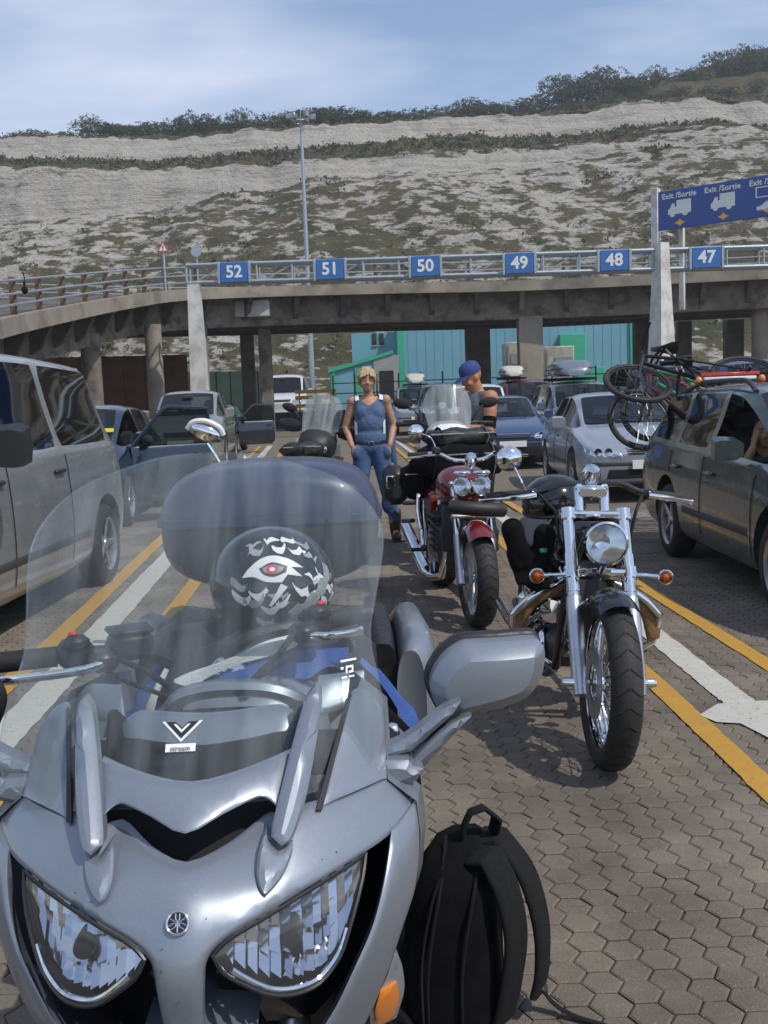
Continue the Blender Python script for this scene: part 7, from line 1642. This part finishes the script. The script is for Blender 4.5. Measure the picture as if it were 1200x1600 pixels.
# ------------------------------------------------------------------ people
mat('skin', (.44, .235, .145), .5, 0, .14, 18, spec=.35); mat('tanned_skin', (.42, .19, .105), .5, 0, .10, 18, spec=.35)
mat('lips', (.36, .12, .10), .5); mat('eye_dark', (.03, .022, .018), .3); mat('eye_white_m', (.6, .58, .55), .4)
mat('blond_hair', (.40, .31, .165), .6, 0, .45, 60, bump=.6, bs=90, col2=(.30, .19, .08), c2s=26, c2p=(.5, .68)); mat('dark_hair', (.03, .02, .015), .6, 0, .3, 40, bump=.5, bs=90)
mat('top_blue', (.075, .125, .225), .85, 0, .12, 25, bump=1.0, bs=22); mat('denim', (.055, .11, .225), .85, 0, .28, 9, bump=1.0, bs=20, col2=(.085, .14, .24), c2s=5, c2p=(.5, .7))
mat('brown_boot', (.075, .030, .018), .5, 0, .25, 12, bump=.2, bs=60); mat('grey_shirt', (.15, .16, .17), .85, 0, .12, 18, bump=1.0, bs=18); mat('cap_blue', (.03, .05, .19), .8, 0, .1, 30)
mat('bright_blue_shirt', (.03, .10, .40), .85, 0, .12, 20, bump=.3, bs=120)
def head_prims(c, s=1., yaw=0., nod=0.):
    M = MX.Rotation(yaw, 3, 'Z')@MX.Rotation(nod, 3, 'X'); c = V(c); p = lambda x, y, z: c+M@V((x*s, y*s, z*s))
    return [('e', p(0, .012, .03), (.074*s, .092*s, .088*s), M), ('e', p(0, -.018, -.03), (.060*s, .068*s, .075*s), M), ('e', p(0, -.045, -.078), (.036*s, .034*s, .03*s), M), ('c', p(0, -.080, .012), p(0, -.098, -.022), .010*s, .0145*s),
            ('e', p(.074, .01, -.005), (.010*s, .02*s, .031*s), M), ('e', p(-.074, .01, -.005), (.010*s, .02*s, .031*s), M), ('e', p(.036, -.058, -.028), (.026*s, .022*s, .022*s), M), ('e', p(-.036, -.058, -.028), (.026*s, .022*s, .022*s), M), ('c', p(-.035, -.072, .032), p(.035, -.072, .032), .014*s, .014*s)], p, M
def face(parent, p, M, s=1., smile=.3):
    for x in (-.031, .031):
        e = MB().ell(p(x, -.0785, .012), (.011*s, .005*s, .0045*s), M).build('eye', 'eye_white_m', parent); MB().ell(p(x, -.0845, .012), (.0055*s, .002*s, .0045*s), M).build('iris', 'eye_dark', e)
        MB().tube([p(x-.018, -.083, .032), p(x, -.088, .037), p(x+.018, -.083, .032)], .0036*s, 5).build('eyebrow', 'dark_hair', parent)
    MB().tube(cr([p(-.024, -.079, -.058+.01*smile), p(-.01, -.0875, -.062), p(.01, -.0875, -.062), p(.024, -.079, -.058+.01*smile)], 4), [.002, .003, .004, .0045, .005, .005, .005, .005, .005, .0045, .004, .003, .002], 6).build('mouth', 'lips', parent)
def hand(c, d, pn, side, s=1., curl=.5):
    """palm, four unequal bent fingers and a thumb; d = along the fingers, pn = palm normal"""
    c = V(c); d = V(d).normalized(); n_ = (V(pn)-d*V(pn).dot(d)).normalized(); x = d.cross(n_)*side; o = []
    for k in range(4): o.append(('c', c, c+d*.075*s+x*(.03-.02*k)*s, .016*s, .013*s))
    for k, L in enumerate((.066, .076, .070, .054)):
        b0 = c+d*.082*s+x*(.031-.0205*k)*s; a = b0+(d*math.cos(curl*.5)+n_*math.sin(curl*.5))*L*.5*s; e = a+(d*math.cos(curl*1.4)+n_*math.sin(curl*1.4))*L*.5*s
        o += [('c', b0-d*.012*s, a, .0088*s, .008*s), ('c', a, e, .008*s, .0066*s)]
    t0 = c+d*.02*s+x*.026*s; t1 = t0+(d*.75+x*.75+n_*.3).normalized()*.045*s; t2 = t1+(d*.95+x*.2+n_*.35).normalized()*.035*s
    return o+[('c', c, t0, .016*s, .014*s), ('c', t0, t1, .0125*s, .010*s), ('c', t1, t2, .010*s, .008*s)]
# --- the woman
wo = thing('person', 'woman with short blond hair, blue sleeveless top and jeans, standing with hands in pockets', 'person', (-.11, 10.35, 0), .06); wo.scale = (1.03, 1.0, 1.035)
hp, P_, M_ = head_prims((-.015, -.02, 1.575), 1.0, .05, .08)
arms = []
for s_ in (-1, 1):
    arms += [('c', (s_*.155, .01, 1.385), (s_*.235, .05, 1.13), .05, .038), ('e', (s_*.165, .005, 1.38), (.052, .052, .055)), ('c', (s_*.235, .05, 1.13), (s_*.185, -.085, .95), .037, .026)]
    arms += hand((s_*.182, -.092, .94), (-s_*.35, -.05, -1), (0, .9, .1), -s_, .9, .5)
torso = [('e', (0, 0, 1.27), (.145, .095, .15)), ('e', (0, .0, 1.08), (.125, .09, .13)), ('e', (0, .005, .95), (.155, .105, .11)), ('c', (-.12, .01, 1.375), (.12, .01, 1.375), .05, .05), ('e', (-.065, -.065, 1.27), (.06, .036, .06)), ('e', (.065, -.06, 1.26), (.06, .036, .06)), ('c', (0, .015, 1.38), (-.012, .0, 1.52), .05, .047)]
hipL, knL, anL = (-.085, 0, .90), (-.105, -.03, .50), (-.15, .02, .09); hipR, knR, anR = (.085, 0, .90), (.145, -.02, .50), (.215, .02, .09)
legs = []
for h, k, a in ((hipL, knL, anL), (hipR, knR, anR)): legs += [('c', h, k, .088, .055), ('c', k, a, .053, .037), ('e', V(k)+V((0, .03, -.13)), (.048, .05, .10)), ('c', a, V(a)+V((.0, -.12, -.05)), .036, .03)]
body = blob('body', hp+torso+arms+legs, .0105, 'skin', wo, 3); face(wo, P_, M_)
grow = lambda L, g: [(p[0], p[1], p[2], p[3]+g, p[4]+g) if p[0] == 'c' else (p[0], p[1], tuple(r_+g for r_ in p[2]), *p[3:]) for p in L]
# top: torso shell cut at neck and arm holes
def cut(o, tests):
    me = o.data; bm = bmesh.new(); bm.from_mesh(me); g = [f for f in bm.faces if not all(t(f.calc_center_median()) for t in tests)]; bmesh.ops.delete(bm, geom=g, context='FACES'); bm.to_mesh(me); bm.free()
tp = blob('sleeveless_top', grow(torso[:2]+torso[3:6]+[('e', (0, .005, 1.02), (.148, .112, .13)), ('e', (0, -.01, 1.17), (.138, .10, .14))], .014), .011, 'top_blue', wo, 3)
cut(tp, [lambda c: c.z > .955, lambda c: abs(c.x) < .148+.03*max(0, 1.3-c.z), lambda c: c.z < 1.435-.0 or abs(c.x) > .09, lambda c: not (c.y < .02 and c.z > 1.335+.9*abs(c.x+.005)**1.4*2.2 and abs(c.x) < .095)])
for s_ in (-1, 1):
    b = MB(); b.loft([[(s_*x, y-.006, z), (s_*(x+.036), y-.006, z-.006), (s_*(x+.036), y-.012, z-.002), (s_*x, y-.012, z+.006)] for x, y, z in ((.098, -.05, 1.385), (.10, -.02, 1.432), (.10, .04, 1.436), (.10, .075, 1.40))]); b.build('shoulder_trim', 'white_fabric', wo)
    b = MB(); b.panel([(s_*.128, 1.16), (s_*.150, 1.2), (s_*.150, 1.10), (s_*.146, 1.0), (s_*.124, .99)], lambda u, v, w: V((u, -.105+1.5*max(0, abs(u)-.095)-.02*math.sin((v-.95)*9)-w+.035*max(0, 1.12-v)*4, v)), .008, .02, .003, .008, smooth=3); b.build('side_panel', 'white_fabric', wo)
jl = []
for h, k, a in ((hipL, knL, anL), (hipR, knR, anR)): jl += [('c', h, k, .100, .069), ('c', k, (a[0], a[1], .21), .068, .060), ('e', V(k)+V((0, .02, -.13)), (.062, .062, .10))]
for s_ in (-1, 1): jl.append(('e', (s_*.155, -.075, .885), (.045, .04, .07)))
jn = blob('jeans', jl+[('e', (0, .005, .94), (.168, .118, .105)), ('e', (0, .04, .88), (.15, .10, .10))], .012, 'denim', wo, 3); cut(jn, [lambda c: c.z < 1.0])
b = MB(); b.loft([[(.158*math.cos(a), .005+.112*math.sin(a), z) for a in [2*math.pi*i/32 for i in range(32)]] for z in (.955, .99)], False); b.loft([[(.163*math.cos(a), .005+.117*math.sin(a), z) for a in [2*math.pi*i/32 for i in range(32)]] for z in (.955, .99)], False); b.build('belt', 'dark_leather', wo); MB().box((0, -.115, .972), (.05, .01, .035), bev=.004).build('belt_buckle', 'chrome', wo)
for a, sx in ((anL, -1), (anR, 1)):
    bt = blob('boot', [('c', (a[0], a[1]+.005, .27), (a[0], a[1]+.005, .08), .068, .052), ('e', (a[0]+sx*.012, a[1]-.07, .045), (.046, .115, .045)), ('e', (a[0], a[1]+.035, .04), (.042, .05, .042))], .009, 'brown_boot', wo, 2)
    MB().box((a[0]+sx*.008, a[1]-.05, .011), (.085, .27, .02), bev=.008).build('sole', 'rubber', bt)
hr = [('e', P_(0, .03, .055), (.090, .098, .080), M_), ('e', P_(0, .055, .0), (.084, .066, .088), M_)]
rs = random.Random(8)
for k in range(46):
    a = rs.uniform(-2.5, 2.5)+math.pi/2; el_ = rs.uniform(-.15, 1.3); q = P_(.082*math.cos(a)*math.cos(el_), .02+.092*math.sin(a)*math.cos(el_), .04+.085*math.sin(el_)); hr.append(('c', q, q+V((rs.uniform(-.02, .02), rs.uniform(-.02, .02), -.02-rs.uniform(0, .04))), .016, .008))
for x in (-.062, -.045, -.025, .0, .03, .05, .066): hr.append(('c', P_(x*.9, -.058, .092-abs(x)*.25), P_(x*1.1, -.088, .058-abs(x)*.35), .017, .009))
for s_ in (-1, 1): hr += [('c', P_(s_*.076, -.03, .05), P_(s_*.079, -.03, -.01), .014, .009), ('c', P_(s_*.08, .0, .05), P_(s_*.082, .0, -.035), .018, .011)]
blob('hair', hr, .007, 'blond_hair', wo, 1)
# --- the man in the cap, side on, reading something on the white motorcycle
ma = thing('person', 'man in a blue cap and grey sleeveless shirt standing beside the white touring motorcycle', 'person', (.90, 9.35, 0), -1.15)
hp, P_, M_ = head_prims((0, -.075, 1.60), 1.06, 0, .42)
arms = []
for s_, el, wr in ((-1, (-.27, -.05, 1.12), (-.14, -.29, 1.13)), (1, (.27, -.06, 1.13), (.12, -.30, 1.16))):
    arms += [('c', (s_*.20, .01, 1.42), el, .064, .048), ('e', (s_*.205, .0, 1.41), (.07, .07, .075)), ('e', V((s_*.20, .01, 1.42)).lerp(V(el), .45), (.06, .062, .09)), ('c', el, wr, .048, .031)]+hand(V(wr)+(V(wr)-V(el)).normalized()*.02, V(wr)-V(el), (-s_*.6, 0, -.6), -s_, 1.05, .7)
torso = [('e', (0, 0, 1.30), (.185, .115, .18)), ('e', (0, -.005, 1.08), (.165, .12, .16)), ('e', (0, .005, .95), (.175, .12, .12)), ('c', (-.16, .01, 1.415), (.16, .01, 1.415), .062, .062), ('c', (0, .01, 1.42), (0, -.045, 1.55), .062, .058)]
lg = []
for s_ in (-1, 1): lg += [('c', (s_*.09, 0, .9), (s_*.11, -.03, .5), .092, .06), ('c', (s_*.11, -.03, .5), (s_*.12, .03, .09), .06, .042), ('c', (s_*.12, .03, .09), (s_*.13, -.12, .04), .045, .035)]
blob('body', hp+torso+arms+lg, .0115, 'tanned_skin', ma, 3); face(ma, P_, M_, 1.06, 0)
sh = blob('sleeveless_shirt', grow(torso[:4], .015), .012, 'grey_shirt', ma, 3); cut(sh, [lambda c: c.z > .90, lambda c: abs(c.x) < .222, lambda c: c.z < 1.475])
tr = []
for s_ in (-1, 1): tr += [('c', (s_*.09, 0, .9), (s_*.11, -.03, .5), .108, .075), ('c', (s_*.11, -.03, .5), (s_*.12, .03, .08), .075, .06)]
blob('trousers', tr+[('e', (0, .005, .93), (.185, .13, .12))], .014, 'decal_black', ma, 3)
for s_ in (-1, 1): blob('boot', [('e', (s_*.128, -.04, .045), (.05, .14, .048)), ('c', (s_*.12, .03, .2), (s_*.12, .03, .06), .066, .054)], .01, 'dark_leather', ma, 2)
cp = MB(); rg = []
for f, z in ((1, .035), (1.02, .06), (.96, .09), (.80, .118), (.5, .135), (.12, .142)): rg.append([P_(.083*f*math.cos(a), .012+.098*f*math.sin(a), z) for a in [2*math.pi*i/28 for i in range(28)]])
cp.loft(rg); c_ = cp.build('cap', 'cap_blue', ma, ang=70)
b = MB(); rg = []
for k in range(7): a = -.95+1.9*k/6; rg.append([P_(.080*math.sin(a), .012-.095*math.cos(a), .045), P_(.078*math.sin(a), -.04-.125*math.cos(a)*(.6+.4*math.cos(a)), .030-.01*abs(a)), P_(.078*math.sin(a), -.04-.125*math.cos(a)*(.6+.4*math.cos(a)), .026-.01*abs(a)), P_(.080*math.sin(a), .012-.095*math.cos(a), .038)])
b.loft(rg); b.build('peak', 'cap_blue', c_, ang=70)
b = MB(); b.tube([V((.20, .01, 1.42)).lerp(V((.27, -.06, 1.13)), .62), V((.20, .01, 1.42)).lerp(V((.27, -.06, 1.13)), .92)], [.062, .058], 14); b.build('elbow_band', 'black_cloth', ma); b = MB(); b.tube([V((-.20, .01, 1.42)).lerp(V((-.27, -.05, 1.12)), .62), V((-.20, .01, 1.42)).lerp(V((-.27, -.05, 1.12)), .92)], [.062, .058], 14); b.build('elbow_band', 'black_cloth', ma)
# --- person in blue bending over by the cars
be = thing('person', 'person in a bright blue shirt bending over beside the far cars behind the woman', 'person', (.16, 21.5, 0), -.9); be.scale = (1.05, 1.05, 1.08)
hp, P_, M_ = head_prims((0, -.42, 1.33), 1.0, 0, .8)
tb = [('c', (0, .02, .98), (0, -.28, 1.25), .15, .16), ('c', (-.14, -.27, 1.28), (.14, -.27, 1.28), .07, .07)]
ab = [('c', (0, -.3, 1.28), (0, -.39, 1.32), .055, .055)]
for s_ in (-1, 1): ab += [('c', (s_*.19, -.27, 1.27), (s_*.22, -.36, 1.02), .055, .042), ('c', (s_*.22, -.36, 1.02), (s_*.16, -.5, .88), .04, .03)]+hand((s_*.16, -.51, .87), (0, -.6, -.6), (0, .6, -.6), -s_, 1., .6)
lb = []
for s_ in (-1, 1): lb += [('c', (s_*.09, .03, .92), (s_*.1, -.02, .5), .095, .065), ('c', (s_*.1, -.02, .5), (s_*.1, .04, .09), .062, .045), ('c', (s_*.1, .04, .07), (s_*.1, -.13, .04), .045, .035)]
blob('body', hp+tb+ab+lb, .014, 'skin', be, 3); face(be, P_, M_)
s2 = blob('shirt', grow(tb, .015)+[('c', (s_*.19, -.27, 1.27), (s_*.21, -.33, 1.12), .068, .06) for s_ in (-1, 1)], .015, 'bright_blue_shirt', be, 3)
blob('trousers', grow([p for p in lb if p[0] == 'c' and p[2][2] > .08], .014)+[('e', (0, .03, .95), (.17, .13, .11))], .015, 'denim', be, 3)
blob('hair', [('e', P_(0, .03, .05), (.085, .095, .075), M_)], .012, 'dark_hair', be, 2)
# --- the man at the open window of the estate
dr = thing('person', 'dark haired man at the open window of the grey green estate, hand on cheek', 'person', (2.88, 7.70, -.03), -.35)
hp, P_, M_ = head_prims((0, -.05, 1.115), 1.02, 0, .05)
ar = [('c', (0, .0, .92), (0, -.02, 1.02), .055, .052), ('c', (-.16, .02, .90), (.16, .02, .90), .07, .07), ('e', (0, .04, .72), (.17, .12, .22)), ('c', (-.19, .0, .88), (-.16, -.14, .84), .055, .045), ('c', (-.16, -.14, .84), (-.085, -.15, 1.0), .042, .03), ('c', (.19, .0, .88), (.22, -.06, .62), .055, .042), ('c', (.22, -.06, .62), (.16, -.25, .6), .042, .03)]+hand((-.08, -.148, 1.01), (.15, .25, 1), (.8, .5, 0), 1, 1., .3)+hand((.155, -.26, .6), (-.3, -1, 0), (0, 0, -1), 1, 1., .6)
blob('body', hp+ar, .0105, 'skin', dr, 3); face(dr, P_, M_, 1.02, 0)
s3 = blob('shirt', grow([ar[1], ar[2]], .014)+[('c', (-.17, .01, .89), (-.17, -.08, .85), .068, .062), ('c', (.17, .01, .89), (.21, -.03, .75), .068, .06)], .013, 'decal_black', dr, 3)
blob('hair', [('e', P_(0, .032, .058), (.084, .092, .074), M_), ('e', P_(0, .05, .01), (.082, .06, .08), M_)], .01, 'dark_hair', dr, 2)
# ------------------------------------------------------------------ summer haze in the air
hz_ = MB().box((2, 190, 60), (900, 520, 130)).build('haze', 'silver_paint', smooth=False); hz_.data.materials.clear()
m = bpy.data.materials.new('summer_haze'); m.use_nodes = True; n = m.node_tree.nodes; n.clear()
o_ = n.new('ShaderNodeOutputMaterial'); v_ = n.new('ShaderNodeVolumePrincipled'); v_.inputs['Color'].default_value = (.92, .95, 1., 1); v_.inputs['Density'].default_value = .0007; v_.inputs['Anisotropy'].default_value = .2
m.node_tree.links.new(v_.outputs[0], o_.inputs['Volume']); hz_.data.materials.append(m); tag(hz_, kind='stuff')
